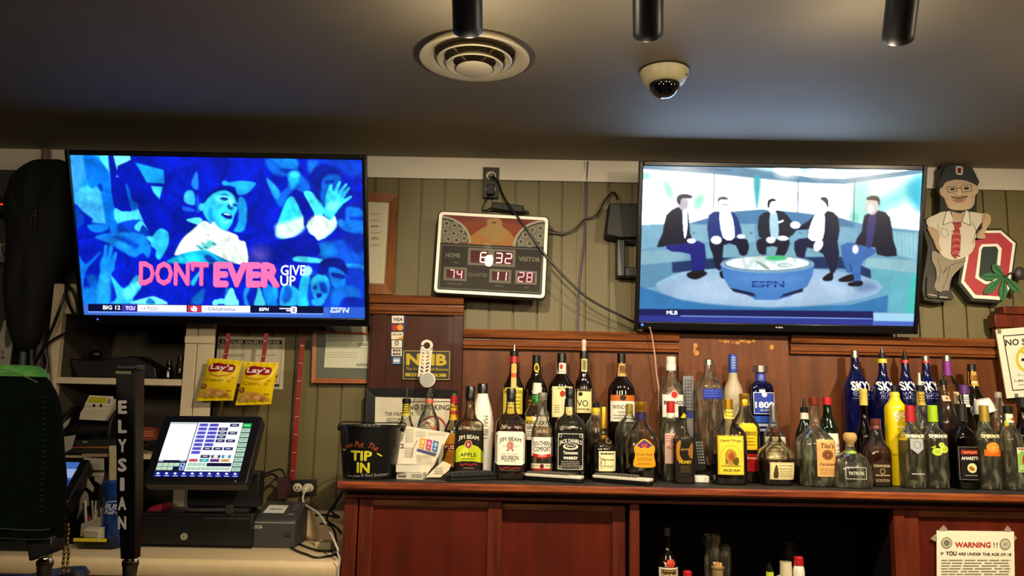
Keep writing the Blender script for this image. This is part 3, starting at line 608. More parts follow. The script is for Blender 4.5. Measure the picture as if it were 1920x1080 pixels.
# --- second row
B('clear bottle with black pourer and yellow neck label behind the black bucket', 760, R2,
  [(752, 7), (785, 8.5), (800, 16), (815, 19), (None, 19)], 1, 2, 'clear', (820, 'water'), pourer(761, 0, 727, 757, 8.5),
  [('neck_label', Ink().r(752.5, 757, 767.5, 779, 'd6c13a').g(754, 759, 766, 777, 4, '4a3d10', 1, .5))])
B('clear round-shouldered bottle carrying the white hook tag, behind the newspaper', 803, R2,
  [(734, 7), (742, 6.5), (762, 7), (776, 14), (790, 20), (806, 21), (None, 21)], 1, 2, 'clear', (840, 'water'), [('neck_ring', flat('c8543c', .4), [(749, 7.3), (750, 8), (756, 8)]), ('cap', flat('2c2a28', .4), [(720, 6), (721, 7), (736, 7.5)])],
  [('label', Ink().o(803, 812, 17, 24, 1.2, 'd8cfb8', 0, 30).g(790, 800, 816, 815, 4, 'b8ae94', 0, .3).e(817, 806, 2.5, 12, 'b05a44', 1, 12))])
B('slim bottle with red cap, yellow neck label and yellow-brown body label beside the newspaper', 849, R2,
  [(754, 6.5), (786, 8), (800, 15), (808, 17), (None, 17)], 1, 2, 'warm', (806, 'rum'), [('cap', RC, [(741, 4), (744, 6.5), (757, 7)]), ('cap_tip', flat('2f6a3c', .4), [(737, 2), (738, 4.2), (743, 4.4)])],
  [('neck_label', Ink().r(841, 760, 857, 787, 'd9a81e').r(841, 770, 857, 777, 'b03a20', 1).g(843, 762, 855, 767, 1, '7a3a10', 1)), ('label', Ink().r(833, 812, 865, 874, 'c98a1e').r(833, 832, 865, 843, '7c1a10', 1).t('RUSSL', 849, 837.5, 7, 28, 'f0d8a0', 2, .03).e(849, 858, 11, 10, 'a5601a', 1, 14).g(836, 846, 862, 850, 1, '7a4a10', 1))])
B('opaque white liqueur bottle with black cap between the two square front bottles', 903, R2,
  [(738, 10), (748, 12), (766, 18), (788, 21.5), (810, 22), (None, 20)], .9, 2.2, 'white', None, [('cap', SB, [(719, 8.6), (721, 9.8), (739, 10)])],
  [('lettering', Ink().t('MALIBU', 911, 800, 9, 42, '8d8674', 0, .01, 0, 90))])
B('clear bourbon bottle with white neck tag, green tie and yellow-white label, second row', 1006, R2,
  [(735, 7), (748, 8), (765, 17), (775, 23), (800, 24), (None, 24)], .85, 3, 'warm', (824, 'cola'), [('cap', WC, [(718, 7), (719, 8.2), (739, 9.2)]), ('neck_tie', flat('1f8a3a', .4), [(741, 8.5), (744, 9.4), (756, 9)])],
  [('cap_emblem', Ink().t('K', 1005, 727, 9, 8, '1d1a14', 0, .02, .1).o(1008, 735, 3, 2, .7, '1d1a14', 0, 10)), ('label', Ink().r(985, 781, 1028, 824, 'ece5d2').r(985, 781, 998, 794, 'd9bb3a', 1).t('KENTUCKY', 1006, 792, 7, 39, '1c1812', 2, .03).t('GENTLEMAN', 1006, 801, 6.5, 38, '1c1812', 2, .03).g(988, 808, 1024, 820, 3, '6b6250', 1, .4))])
B('fluted clear glass bottle with yellow-ringed pourer behind the cognac', 1117, R2+.015,
  [(770, 7), (782, 10), (792, 19), (804, 22), (None, 22)], 1, 2, 'clear', (806, 'cola'), [('pourer_ring', YC, [(764, 7.4), (778, 7.8)])]+pourer(1117, 0, 738, 764, 8.2), [('label', Ink().r(1099, 822, 1135, 850, '2a1c12'))])
B('round clear bottle with small gold-green stopper behind the crown-shaped bottle', 1180, R2-.005,
  [(776, 7), (783, 10), (792, 20), (806, 26), (830, 27), (None, 25)], .8, 2, 'clear', (808, 'cola'), [('stopper', flat('9a8a3a', .4, .4), [(757, 5), (759, 7), (777, 7.2)])])
B('slim clear rum bottle with red cap and faded pink label beside the honey whiskey', 1258, R2+.01,
  [(772, 7), (784, 8), (796, 17), (806, 20), (None, 19)], 1, 2.2, 'clear', (800, 'water'), [('cap', RC, [(752, 6.6), (753, 7.6), (774, 7.8)]), ('neck_band', WC, [(774, 7.5), (784, 8.4)])],
  [('label', Ink().r(1244, 812, 1266, 868, 'd8b3a4').g(1246, 816, 1264, 830, 3, 'a8604c', 1, .4).t('RUM', 1255, 838, 6, 15, '9c4a3a', 1, .02))])
B('gold-capped tequila bottle with bright yellow label and red foot, second row', 1397, R2+.015,
  [(758, 9), (770, 9.5), (784, 18), (798, 26), (810, 28), (None, 27)], .8, 2.4, 'warm', (796, 'amber'), [('cap', GC, [(738, 8.6), (739, 9.6), (748, 9.6), (749, 9), (751, 9.8), (761, 10)])],
  [('label', Ink().p([(1380, 798), (1385, 793), (1408, 793), (1414, 799), (1414, 842), (1380, 842)], 'e2bd12').t('CUERVO', 1397, 812, 7, 30, '3a2708', 1, .03).g(1386, 820, 1410, 838, 3, '8a6a10', 1, .3)), ('foot_label', Ink().r(1376, 850, 1418, 882, 'b3161c').g(1384, 856, 1412, 864, 1, 'e0b9a0', 1, .4))])
B('clear bottle with tall silver cap behind the squat rum decanter', 1451, R2+.02,
  [(784, 7), (796, 8), (810, 17), (822, 22), (None, 22)], 1, 2, 'clear', (835, 'gold'), [('cap', SV, [(760, 6), (761, 7), (787, 7.4)])], [('label', Ink().r(1432, 818, 1470, 872, 'd9d2b6').g(1436, 826, 1466, 850, 4, '8a7f58', 1, .35))])
B('dark green bottle with white neck band and black pourer behind the copper-capped vodka', 1510, R2+.025,
  [(770, 6.5), (790, 8), (806, 15), (818, 18), (None, 18)], 1, 2, 'dgreen', None, [('neck_band', WC, [(774, 7), (788, 8)])]+pourer(1510, 0, 746, 773, 7.5, SB), [('label', Ink().r(1494, 830, 1524, 872, '20301c'))])
B('green bottle with red cap and white label, right of the copper-capped vodka', 1553, R2+.025,
  [(756, 7), (778, 8), (796, 14), (806, 18), (None, 18)], 1, 2.6, 'dgreen', None, [('cap', RC, [(745, 6.8), (746, 8), (759, 8.2)])], [('label', Ink().r(1537, 812, 1570, 866, 'e4dfcc').o(1564, 834, 3, 3, 1, '2a2a20', 1, 10).g(1540, 842, 1568, 858, 3, '6a6650', 1, .3))])
B('smoky wine-shaped bottle with pale yellow capsule in front of the blue bottles', 1622, R2+.03,
  [(756, 6.6), (786, 7), (802, 12), (812, 16), (826, 17), (None, 17)], 1, 2, 'smoke', (830, 'cola'), [('foil_capsule', flat('d0b95a', .4), [(729, 6.6), (730, 7.6), (736, 7.6), (737, 7.2), (760, 7.4)])])
B('bright yellow liqueur bottle marked with large white figures, second row', 1681, R2,
  [(744, 8), (752, 11), (760, 17), (768, 19.5), (None, 19.5)], .9, 2.4, 'yellow', None, [('neck_ring', YC, [(735, 7), (738, 8.6), (748, 8.8)]), ('stopper', SB, [(722, 4), (724, 6.6), (736, 7)])],
  [('lettering', Ink().t('99', 1683, 781, 19, 25, 'f4efcf', 0, .02).r(1675, 799, 1692, 801, 'f4efcf').g(1670, 812, 1694, 822, 2, 'b89f00', 0, .3).r(1662, 850, 1701, 853, 'b89f00'))])
B('clear bottle with white pourer and yellowed neck label behind the red-capped vodka', 1729, R2+.015,
  [(732, 7), (762, 8.5), (778, 16), (790, 19), (None, 19)], 1, 2, 'clear', (800, 'gold'), pourer(1727, 0, 699, 732, 8.5, flat('c9cdb8', .4)), [('neck_label', Ink().r(1721, 735, 1737, 760, 'b79b3c').g(1722, 740, 1736, 756, 3, '7a6420', 1, .4))])
B('bell-shaped clear bottle with pourer between the lime and dark front bottles', 1773, R2+.015,
  [(722, 6), (744, 8), (760, 16), (785, 22), (800, 23), (None, 23)], 1, 2, 'warm', (806, 'rum'), pourer(1772, 0, 695, 722, 7.5), [('neck_label', Ink().r(1766, 742, 1781, 752, 'd4b49c').e(1773, 747, 3, 3, 'a0583c', 1, 10))])
B('bottle with purple lid and white neck label behind the almond liqueur', 1812, R2+.035,
  [(736, 7.5), (764, 9), (780, 15), (795, 17), (None, 17)], 1, 2, 'smoke', (790, 'rum'), [('cap', PUR, [(722, 7), (723, 8.2), (738, 8.4)])], [('neck_label', Ink().r(1804, 740, 1820.5, 763, 'e2ddd0').g(1806, 744, 1819, 760, 4, '5a5a6a', 1, .45))])
B('round clear bottle with yellow dot tag behind the orange-print vodka', 1876, R2+.025,
  [(744, 6), (756, 8), (772, 15), (790, 19), (805, 20), (None, 20)], .8, 2, 'clear', (820, 'water'), [('stopper', flat('8a8272', .4), [(735, 5), (737, 6.4), (746, 6.6)])], [('tag', Ink().e(1880, 793, 5, 6, 'd3d414', 0, 14))])
# --- back row on the step
def sky(label, cx, top, capset, band=None, lab=True, r=R4):
    B(label, cx, r, [(top+9, 6.6), (top+32, 7.6), (top+46, 12), (top+58, 20), (top+68, 23.5), (top+80, 24.5), (None, 24.5)], 1, 2.1, 'cobalt', None, capset,
      [('lettering', Ink().t('SKYY', cx+3, 724, 16, 38, 'f1efe8', 0, .03).t('VODKA', cx+1, 740, 8, 33, '6d74b4', 0, .0).r(cx-16, 747, cx+18, 748, '6d74b4'))], base=RZ)
sky('tall cobalt blue vodka bottle with silver cap, leftmost of the four blue bottles', 1607, 656, [('cap', SV, [(657, 6), (658, 7.2), (671, 7.4)])], r=R4+.015)
sky('cobalt blue vodka bottle with yellow ring and black pourer', 1659, 668, [('neck_ring', YC, [(673, 8), (681, 8.6)])]+pourer(1660, 0, 651, 673, 7, SB), r=R4-.03)
sky('cobalt blue vodka bottle with red ring and pointed black pourer', 1702, 670, [('neck_ring', RC, [(675, 7), (681, 8)]), ('pourer_spout', SB, [(656, 1.2), (664, 3), (675, 7)])], r=R4+.02)
sky('cobalt blue vodka bottle with red ring and silver cap, rightmost of the four blue bottles', 1741, 668, [('cap', SV, [(667, 5.5), (668, 6.8), (677, 7)]), ('neck_ring', RC, [(677, 7.2), (681, 7.8)])], r=R4-.04)
def dk(label, cx, top, prof, capset, labs, glass='dark', r=R4, dr=.85, n=2.2): B(label, cx, r, prof, dr, n, glass, None, capset, labs, base=RZ)
dk('dark bottle with red neck ring and yellow label, leftmost of the back row', 962, 646,
   [(666, 7), (700, 8.5), (714, 14), (726, 20), (740, 21), (None, 21)], [('neck_ring', RC, [(667, 7.5), (680, 8.2)])]+pourer(962, 0, 646, 668, 8, STEEL),
   [('neck_label', Ink().r(957, 682, 967, 728, 'dcae60').r(957, 700, 967, 708, 'b8561f', 1)), ('label', Ink().r(943, 727, 979, 776, 'dcc94a').t('BOURBON', 962, 735, 6, 32, '2a210a', 1, .02).g(948, 744, 976, 770, 4, '7a6a20', 1, .3))])
dk('dark bottle with plain black cap and small yellow neck oval, back row', 1004, 666,
   [(680, 7.5), (704, 9), (716, 17), (728, 21), (740, 22), (None, 22)], [('cap', SB, [(666, 6.6), (667, 7.6), (682, 7.8)])],
   [('neck_label', Ink().e(1004.5, 690, 5, 9, 'cdb52c', 0, 16).e(1004.5, 690, 3, 5, '3a3208', 1, 12)), ('label', Ink().r(985, 742, 1023, 780, '3c1c12').g(990, 750, 1018, 764, 2, 'a8843c', 1))])
dk('dark round bottle with white neck label and cream label with red bird emblem, back row', 1052, 662,
   [(680, 9), (700, 9.5), (708, 14), (722, 24), (740, 25), (None, 25)], [('cap', SB, [(662, 7.4), (663, 8.6), (681, 9)])],
   [('neck_label', Ink().r(1043, 681, 1060, 701, 'e8e0cc').e(1051, 688, 3, 5, 'a8301c', 1, 12).g(1045, 696, 1058, 699, 1, '7a4a30', 1)), ('label', Ink().r(1034, 725, 1072, 782, 'e6dca6').p([(1048, 736), (1053, 732), (1058, 737), (1055, 744), (1049, 743)], 'b0301f', 1, 2).t('SEVEN', 1054, 728.5, 3, 22, '3a2a14', 1).p([(1050, 755), (1058, 746), (1060, 762), (1053, 770)], 'cfc9b8', 1, 2).g(1038, 760, 1048, 776, 4, '6a5a30', 1, .3))])
dk('dark bottle with pinkish cork pourer and cream label with two large letters, back row', 1094, 638,
   [(668, 7), (700, 8), (712, 14), (724, 16), (740, 17), (None, 17)], [('pourer_collar', SB, [(658, 8), (672, 8.2)]), ('pourer_cork', PKC, [(637, 3.5), (640, 5), (648, 4), (658, 4.4)])],
   [('neck_label', Ink().r(1089, 673, 1100, 697, 'cfc08a').r(1091, 676, 1098, 694, '5a6a3a', 1)), ('label', Ink().r(1078, 729, 1108, 774, 'e4d99c').r(1080, 729, 1107, 734, '3a3420', 1).e(1087, 739, 4, 4, '2c2818', 1, 14).t('VO', 1091, 756, 12, 20, '1f1a10', 1, .01).g(1081, 766, 1105, 771, 1, '6a5a30', 1)),])
dk('broad-shouldered dark bottle with orange and white label, back row', 1165, 662,
   [(676, 7.5), (704, 8.5), (712, 15), (724, 24), (738, 26), (None, 26)], [('cap', SB, [(662, 6.8), (663, 8), (679, 8.2)])],
   [('neck_label', Ink().p([(1159, 682), (1172, 682), (1174, 706), (1157, 706)], 'c69a5a').r(1161, 686, 1171, 700, '6a4420', 1)), ('label', Ink().r(1143, 741, 1188, 790, 'e6e0d0').r(1143, 741, 1188, 752, 'b9651f', 1).e(1165, 746, 6, 5, '2c1c10', 2, 14).t('WINDSOR', 1165, 763, 8, 38, '1c1812', 1, .01).t('CANADIAN', 1165, 772, 3, 22, '4a4030', 1).g(1148, 778, 1184, 788, 2, '6a604c', 1, .3))])
dk('clear rum bottle with white cap and white label with red round emblem, back row', 1259, 670,
   [(694, 8), (706, 8.8), (718, 16), (730, 22), (745, 23), (None, 23)], [('cap', WC, [(669, 8), (670, 9), (681, 9), (682, 8.6), (683, 9.2), (695, 9.4)])],
   [('label', Ink().r(1240, 740, 1279, 782, 'eee8da').e(1261, 740, 7.5, 8, 'b8281f', 1, 20).o(1261, 740, 7, 7.4, 1, 'f2e4d4', 2).t('BACARDI', 1260, 755, 7, 35, '1c1914', 1, .03).g(1246, 762, 1274, 774, 3, '8a8470', 1, .3))], 'clear', R4-.005)
dk('clear round-shouldered vodka bottle with blue printed band and silver cap, back row', 1330, 674,
   [(684, 8), (703, 9), (714, 20), (726, 25), (740, 25.5), (None, 25)], [('cap', SV, [(674, 7.5), (675, 8.8), (685, 9)])],
   [('lettering', Ink().r(1314, 729, 1352, 748, '1f2f9a').g(1316, 732, 1350, 746, 3, '4a5cc4', 1, .5))], 'clear', R4-.03)
dk('frosted vodka bottle with blue foil capsule, back row', 1376, 664,
   [(699, 8), (712, 9), (724, 15), (738, 19), (750, 19), (None, 19)], [('foil_capsule', BLUEC, [(665, 6.8), (667, 8), (699, 8.4)])], [('neck_print', Ink().g(1371, 670, 1381, 694, 5, '8fa6e0', 0, .4))], 'frost', R4-.02)
B('blue-labelled tequila bottle with large silver stopper and four white figures, back row', 1428, R3+.03,
   [(714, 9), (717, 14), (722, 20), (740, 22), (800, 24), (None, 25)], .8, 5, 'blueglass', (716, 'blue'), [('stopper', SV, [(685, 11), (686, 13.5), (698, 13.5), (700, 8)]), ('neck_collar', flat('2b3c9a', .35), [(700, 8), (702, 9.5), (716, 10)])],
   [('label', Ink().r(1409, 736, 1448, 776, '223a9e').fr(1409, 736, 1448, 776, 1, 'dfe3ee', 1).t('1800', 1429, 759, 11, 34, 'f2f2ec', 1, .03).e(1429, 740, 5, 5, 'cfd6ea', 2, 14).t('SILVER', 1429, 769, 3.4, 16, 'dfe3ee', 1).r(1407, 780, 1451, 792, '1c4ab0', 1).r(1407, 794, 1451, 799, 'aab4cc', 1).r(1406, 803, 1452, 808, '8f9ab8', 1)) ], base=CZ)
dk('clear bottle with purple foil neck and silver top, back row right of the blue bottles', 1782, 666,
   [(703, 8), (712, 12), (724, 22), (740, 24), (None, 24)], [('cap', SV, [(666, 6), (667, 7.4), (677, 7.6)]), ('foil_capsule', flat('7d2f86', .35, .2), [(677, 7.8), (705, 8.4)])],
   [('label', Ink().r(1780, 735, 1800, 757, 'cdbf96').e(1791, 747, 5, 7, '4a3a24', 1, 12))], 'warm', R4)
dk('dark bottle with gold neck label and black cap, rightmost of the back row', 1828, 683,
   [(694, 8), (724, 9), (738, 16), (752, 23), (768, 25), (None, 25)], [('cap', SB, [(683, 6.6), (684, 7.6), (695, 7.8)])], [('neck_label', Ink().r(1819, 697, 1836, 724, 'c8983f').r(1821, 704, 1835, 714, '8a5a24', 1).g(1822, 716, 1834, 722, 1, 'efe0b8', 1))], 'dark', R4)
# --- open bay below the bar top
B('dark rum bottle with black cap and white-framed label standing in the open bay', 1250, 2.80,
  [(1000, 6), (1030, 7), (1044, 14), (1056, 20), (None, 20)], 1, 2, 'dark', None, [('cap', flat('3a3a3c', .4), [(989, 5.4), (990, 6.4), (1004, 6.6)])],
  [('emblem', Ink().p([(1244, 1058), (1248, 1047), (1258, 1046), (1262, 1053), (1258, 1060)], 'b83a28', 0, 2).p([(1240, 1050), (1245, 1052), (1244, 1057)], 'e0c9a0', 1)), ('label', Ink().r(1233, 1061, 1270, 1100, 'e9dfc8').r(1236, 1064, 1267, 1100, '4a3416', 1).t('Gold Rush', 1251.5, 1075, 6, 28, 'f0e2b8', 2, .02).g(1240, 1066, 1263, 1069, 1, 'c9a860', 2))], base=BAYZ)
B('small white plastic bottle with red cap in the open bay, right of the mug', 1495, 2.79,
  [(1060, 8), (1066, 10), (1072, 10.5), (None, 10.5)], 1, 2, 'white', None, [('cap', RC, [(1043, 7), (1045, 8.6), (1059, 9)])], name='sauce_bottle', base=BAYZ)
B('small bottle with red cap beside the dark rum in the open bay', 1288, 2.79,
  [(1086, 8), (1096, 10), (None, 10.5)], 1, 2, 'white', None, [('cap', RC, [(1070, 6.6), (1072, 8.2), (1087, 8.6)])], name='sauce_bottle', base=BAYZ)
B('small black dropper bottle with bright yellow band in the open bay', 1440, 2.82,
  [(1070, 7.5), (1082, 8), (None, 8)], 1, 2, 'dark', None, [('cap', SB, [(1053, 4), (1060, 3), (1062, 7), (1072, 7.4)])], [('label', Ink().r(1433, 1071, 1447, 1079, 'c2cc2a'))], name='bitters_bottle', base=BAYZ)
# ------------------------------------------------------------------ television pictures
class Pic:
    """a picture computed on a grid of points; shapes are given in photo pixels"""
    def __init__(s, px, py): s.x = px; s.y = py; s.c = np.zeros(px.shape+(3,)); s.T = (0, 0, 1)
    def fill(s, rgb): s.c[:] = np.array(rgb)/255; return s
    def frame(s, ox, oy, k): s.T = (ox, oy, k); return s
    def tp(s, pts): ox, oy, k = s.T; return [(ox+x/k, oy+y/k) for x, y in pts]
    def poly(s, pts, rgb, soft=1.2, a=1.0, k=3):
        P = s.tp(pts); P = crom2(P, k) if k else P
        xs = [p[0] for p in P]; ys = [p[1] for p in P]; m = soft+1
        J = (s.x > min(xs)-m) & (s.x < max(xs)+m) & (s.y > min(ys)-m) & (s.y < max(ys)+m)
        if not J.any(): return s
        X, Y = s.x[J], s.y[J]; ins = np.zeros(X.shape, bool); d2 = np.full(X.shape, 1e9)
        for (x0, y0), (x1, y1) in zip(P, P[1:]+P[:1]):
            c = ((y0 > Y) != (y1 > Y)); 
            with np.errstate(divide='ignore', invalid='ignore'): ins ^= c & (X < (x1-x0)*(Y-y0)/((y1-y0) or 1e-9)+x0)
            dx, dy = x1-x0, y1-y0; q = np.clip(((X-x0)*dx+(Y-y0)*dy)/((dx*dx+dy*dy) or 1e-9), 0, 1)
            d2 = np.minimum(d2, (X-x0-q*dx)**2+(Y-y0-q*dy)**2)
        sd = np.sqrt(d2)*np.where(ins, 1, -1); al = (np.clip(.5+sd/(2*soft), 0, 1)*a)[:, None]
        s.c[J] = s.c[J]*(1-al)+np.array(rgb)/255*al; return s
    def ell(s, cx, cy, rx, ry, rgb, soft=1.2, a=1.0, rot=0):
        return s.poly(rotp([(cx+rx*math.cos(i*math.pi/10), cy+ry*math.sin(i*math.pi/10)) for i in range(20)], (cx, cy), rot), rgb, soft, a, 0)
    def noise(s, amp, n=60):
        rs = np.random.RandomState(3); q = np.zeros(s.x.shape); wx = 5*np.sin(s.y*.11+1)+4*np.sin(s.x*.07+2); wy = 5*np.sin(s.x*.12)+4*np.sin(s.y*.083+1)
        for i in range(n):
            k = 10**rs.uniform(-1.3, -.05); an = rs.uniform(0, 6.28); q += k**-.35*np.sin((s.x+wx)*k*math.cos(an)+(s.y+wy)*k*math.sin(an)+rs.uniform(0, 6))
        s.c *= (1+amp*np.clip(q/q.std(), -2.2, 2.2))[..., None]; return s
def television(label, outer, screen, paint, words, SM=None, W=1.018, H=.573, NX=380, NY=214, bez=(.016, .016, .018, .03)):
    M, src = quadpose(screen, W, H)
    t = thing('television', label, 'television', M=M)
    Hi = homog(screen, src); Hf = homog(src, screen)
    U, V = np.meshgrid(np.linspace(-W/2, W/2, NX), np.linspace(H/2, -H/2, NY))
    q = np.einsum('ij,jxy->ixy', Hf, np.stack([U, V, np.ones_like(U)])); pic = Pic(q[0]/q[2], q[1]/q[2])
    paint(pic)
    C = np.clip(pic.c, 0, 1); C = np.where(C <= .04045, C/12.92, ((C+.055)/1.055)**2.4)
    if SM:   # a bright picture: its whites give off far more light than a photograph can show
        lum = C.min(axis=2, keepdims=True); C = C*(1+np.clip((lum-.6)/.3, 0, 1)*np.array([5., 7., 12.]))
    g = G(); vs = [(float(a), -.0005, float(b)) for a, b in zip(U.ravel(), V.ravel())]
    fs = [(j*NX+i, (j+1)*NX+i, (j+1)*NX+i+1, j*NX+i+1) for j in range(NY-1) for i in range(NX-1)]
    g.add(vs, fs, [tuple(map(float, c))+(1.0,) for c in C.reshape(-1, 3)])
    def fn(x, y, l):
        v = Hi@np.array([x, y, 1]); return (v[0]/v[2], -.0012-l*.0004, v[1]/v[2])
    words.mesh(fn, g)
    g.build('screen', SM or SCREEN, t, smooth=False)
    l, r, tp, b = bez; x0, x1, z0, z1 = -W/2-l, W/2+r, -H/2-b, H/2+tp
    g = G()
    for a in ((x0, -W/2, z0, z1), (W/2, x1, z0, z1), (-W/2, W/2, H/2, z1), (-W/2, W/2, z0, -H/2)): g.box(a[0], a[1], -.008, .02, a[2], a[3])
    g.build('bezel', BLKG, t, bevel=.003)
    g = G().box(x0+.002, x1-.002, .0005, .03, z0+.002, z1-.002).box(x0+.06, x1-.06, .03, .055, z0+.04, z1-.12)
    g.build('back_shell', BLKM, t, bevel=.004)
    return t, fn, (x0, x1, z0, z1)
def paint_left(p):
    D = (2, 22, 165); p.fill((3, 26, 185))
    p.frame(125, 280, 6.353)
    p.poly([(25, 60), (490, 60), (520, 400), (560, 700), (740, 740), (850, 700), (980, 960), (700, 1000), (480, 900), (300, 870), (200, 800), (130, 690), (80, 640)], (22, 150, 250), 1)
    p.poly([(110, 470), (360, 450), (420, 620), (460, 880), (300, 860), (200, 790), (100, 640)], (60, 182, 255), 3)
    p.poly([(30, 70), (180, 70), (200, 300), (120, 480), (60, 500)], (55, 165, 255), 4)
    p.poly([(380, 70), (490, 70), (500, 260), (430, 200)], (80, 225, 250), 3)
    p.poly([(190, 75), (330, 90), (480, 260), (520, 430), (600, 900), (620, 980), (480, 960), (420, 600), (360, 450), (260, 450)], (4, 112, 228), 2)
    p.poly([(360, 420), (410, 420), (420, 500), (380, 480)], (2, 50, 175), 2)
    p.poly([(90, 660), (180, 740), (300, 830), (290, 880), (470, 900), (480, 1000), (100, 1080), (95, 900)], D, 2)
    p.poly([(90, 690), (180, 780), (190, 880), (110, 930)], (4, 66, 190), 3)
    p.poly([(240, 905), (460, 890), (480, 960), (330, 990)], (10, 120, 225), 2)
    p.poly([(570, 700), (740, 745), (850, 710), (900, 860), (600, 880)], (70, 205, 250), 1.5)
    p.poly([(600, 890), (870, 840), (980, 970), (1030, 1080), (690, 1040)], (3, 60, 190), 2)
    p.poly([(800, 930), (880, 850), (960, 940), (980, 980), (900, 900), (860, 980)], (70, 220, 250), 1)
    p.poly([(485, 65), (545, 65), (600, 200), (760, 130), (1000, 450), (1100, 600), (1150, 620), (1400, 830), (1640, 890), (1700, 1000), (1400, 1080), (1200, 1090), (1020, 1060), (850, 720), (770, 600), (690, 410), (760, 700), (740, 740), (560, 690), (510, 300)], D, 1, 1, 2)
    p.poly([(545, 70), (745, 70), (755, 130), (600, 200), (590, 245)], (120, 248, 245), 1, 1, 0)
    p.poly([(690, 410), (740, 470), (770, 600), (840, 650), (840, 710), (770, 720), (720, 560)], (5, 90, 210), 1.5)
    p.ell(595, 325, 15, 12, (80, 120, 250))
    p.poly([(815, 165), (1150, 250), (1160, 410), (950, 400)], (18, 160, 250), 1.5, 1, 1)
    p.poly([(1000, 440), (1140, 450), (1100, 595), (1030, 515)], (60, 212, 250), 1.5, 1, 1)
    p.poly([(1530, 280), (1558, 300), (1562, 480), (1480, 430)], (30, 130, 245), 1.5)
    p.poly([(1420, 505), (1510, 508), (1520, 665), (1395, 620)], (55, 190, 250), 1.5)
    p.poly([(1385, 685), (1510, 710), (1510, 745), (1385, 730)], (20, 90, 230), 1.5)
    p.poly([(1550, 520), (1590, 700), (1580, 745), (1545, 740)], (15, 80, 225), 1.5)
    p.poly([(1420, 840), (1590, 815), (1630, 905), (1540, 895)], (90, 232, 250), 1)
    p.frame(400, 280, 6.353)
    p.poly([(105, 390), (140, 378), (200, 395), (330, 378), (495, 398), (490, 440), (400, 530), (290, 540), (250, 450), (120, 430)], (28, 165, 250), 1.5)
    p.poly([(300, 585), (375, 600), (405, 750), (370, 960), (240, 990), (300, 850)], (25, 165, 245), 2)
    p.poly([(620, 118), (980, 118), (1010, 260), (1140, 400), (1150, 500), (1080, 520), (960, 480), (880, 600), (820, 690), (740, 610), (640, 360), (700, 400), (800, 520), (900, 420), (880, 330), (720, 300)], (8, 98, 218), 3)
    p.poly([(720, 120), (980, 118), (1000, 240), (860, 230)], (14, 130, 235), 3)
    p.poly([(800, 235), (990, 245), (960, 275), (860, 290)], (3, 45, 180), 2.5)
    p.poly([(900, 290), (1000, 262), (1040, 330), (950, 480), (905, 400)], (25, 180, 250), 3)
    p.ell(970, 305, 50, 38, (60, 225, 245), 3)
    p.poly([(640, 350), (790, 490), (770, 600), (700, 520)], (32, 165, 248), 2)
    p.poly([(940, 560), (1000, 640), (1080, 830), (1085, 940), (980, 1030), (900, 1075), (770, 1045), (748, 980), (770, 890), (805, 780), (870, 620)], (45, 225, 245), 1.2)
    p.poly([(760, 900), (900, 860), (1080, 800), (1086, 940), (985, 1025), (900, 1070), (770, 1040), (752, 985)], (215, 255, 238), 5)
    p.poly([(950, 520), (1000, 490), (1100, 560), (1210, 800), (1090, 920), (1080, 800), (1020, 640)], D, 1)
    p.poly([(1080, 510), (1200, 520), (1320, 680), (1310, 790), (1390, 830), (1440, 780), (1475, 930), (1260, 1085), (1115, 920), (1215, 800), (1140, 640)], (70, 235, 245), 1)
    p.poly([(1215, 790), (1330, 800), (1400, 850), (1450, 800), (1470, 920), (1260, 1080), (1120, 915)], (225, 255, 240), 2.5)
    p.poly([(1130, 140), (1260, 150), (1200, 250), (1140, 280)], (10, 110, 225), 4)
    p.poly([(1260, 130), (1780, 140), (1780, 330), (1560, 300), (1500, 240)], (4, 60, 200), 5)
    p.poly([(1190, 260), (1290, 185), (1420, 205), (1510, 300), (1520, 400), (1360, 340), (1310, 560), (1290, 640), (1200, 540), (1155, 420)], (2, 28, 150), 2.5)
    p.poly([(1320, 340), (1500, 310), (1510, 400), (1420, 480), (1390, 720), (1290, 640)], (5, 98, 215), 3)
    p.poly([(1330, 380), (1440, 370), (1430, 410), (1340, 410)], (2, 45, 170), 2)
    p.poly([(1345, 560), (1390, 430), (1425, 430), (1432, 500), (1498, 390), (1528, 398), (1482, 520), (1580, 412), (1602, 430), (1522, 550), (1615, 455), (1632, 475), (1555, 595), (1640, 555), (1655, 580), (1560, 650), (1450, 780), (1400, 830), (1295, 750), (1335, 690)], (55, 218, 245), 1, 1, 2)
    p.poly([(1380, 640), (1480, 620), (1510, 660), (1430, 740), (1370, 710)], (110, 245, 240), 3)
    for q in ([(1440, 500), (1480, 450)], [(1500, 530), (1560, 460)], [(1530, 570), (1600, 500)]): p.poly([(q[0][0]-6, q[0][1]), (q[1][0], q[1][1]-4), (q[1][0]+8, q[1][1]+4), (q[0][0]+6, q[0][1]+8)], (20, 150, 215), 1)
    p.poly([(1480, 760), (1600, 640), (1800, 670), (1800, 740), (1620, 690), (1580, 820), (1500, 880)], (2, 30, 150), 2)
    p.poly([(1600, 690), (1800, 740), (1800, 1010), (1570, 970), (1490, 890), (1580, 840)], (8, 108, 222), 2.5)
    p.ell(1525, 875, 38, 45, (20, 130, 235), 2); p.poly([(1640, 810), (1800, 800), (1800, 850), (1660, 840)], (3, 50, 180), 2.5)
    p.frame(400, 440, 6.353)
    p.poly([(1260, 110), (1500, 60), (1810, 40), (1820, 400), (1580, 340), (1300, 280)], (4, 78, 200), 4)
    p.poly([(1270, 120), (1400, 110), (1480, 220), (1300, 270)], (12, 125, 228), 5)
    p.poly([(1560, 20), (1800, 0), (1810, 200), (1650, 190)], (3, 40, 175), 5)
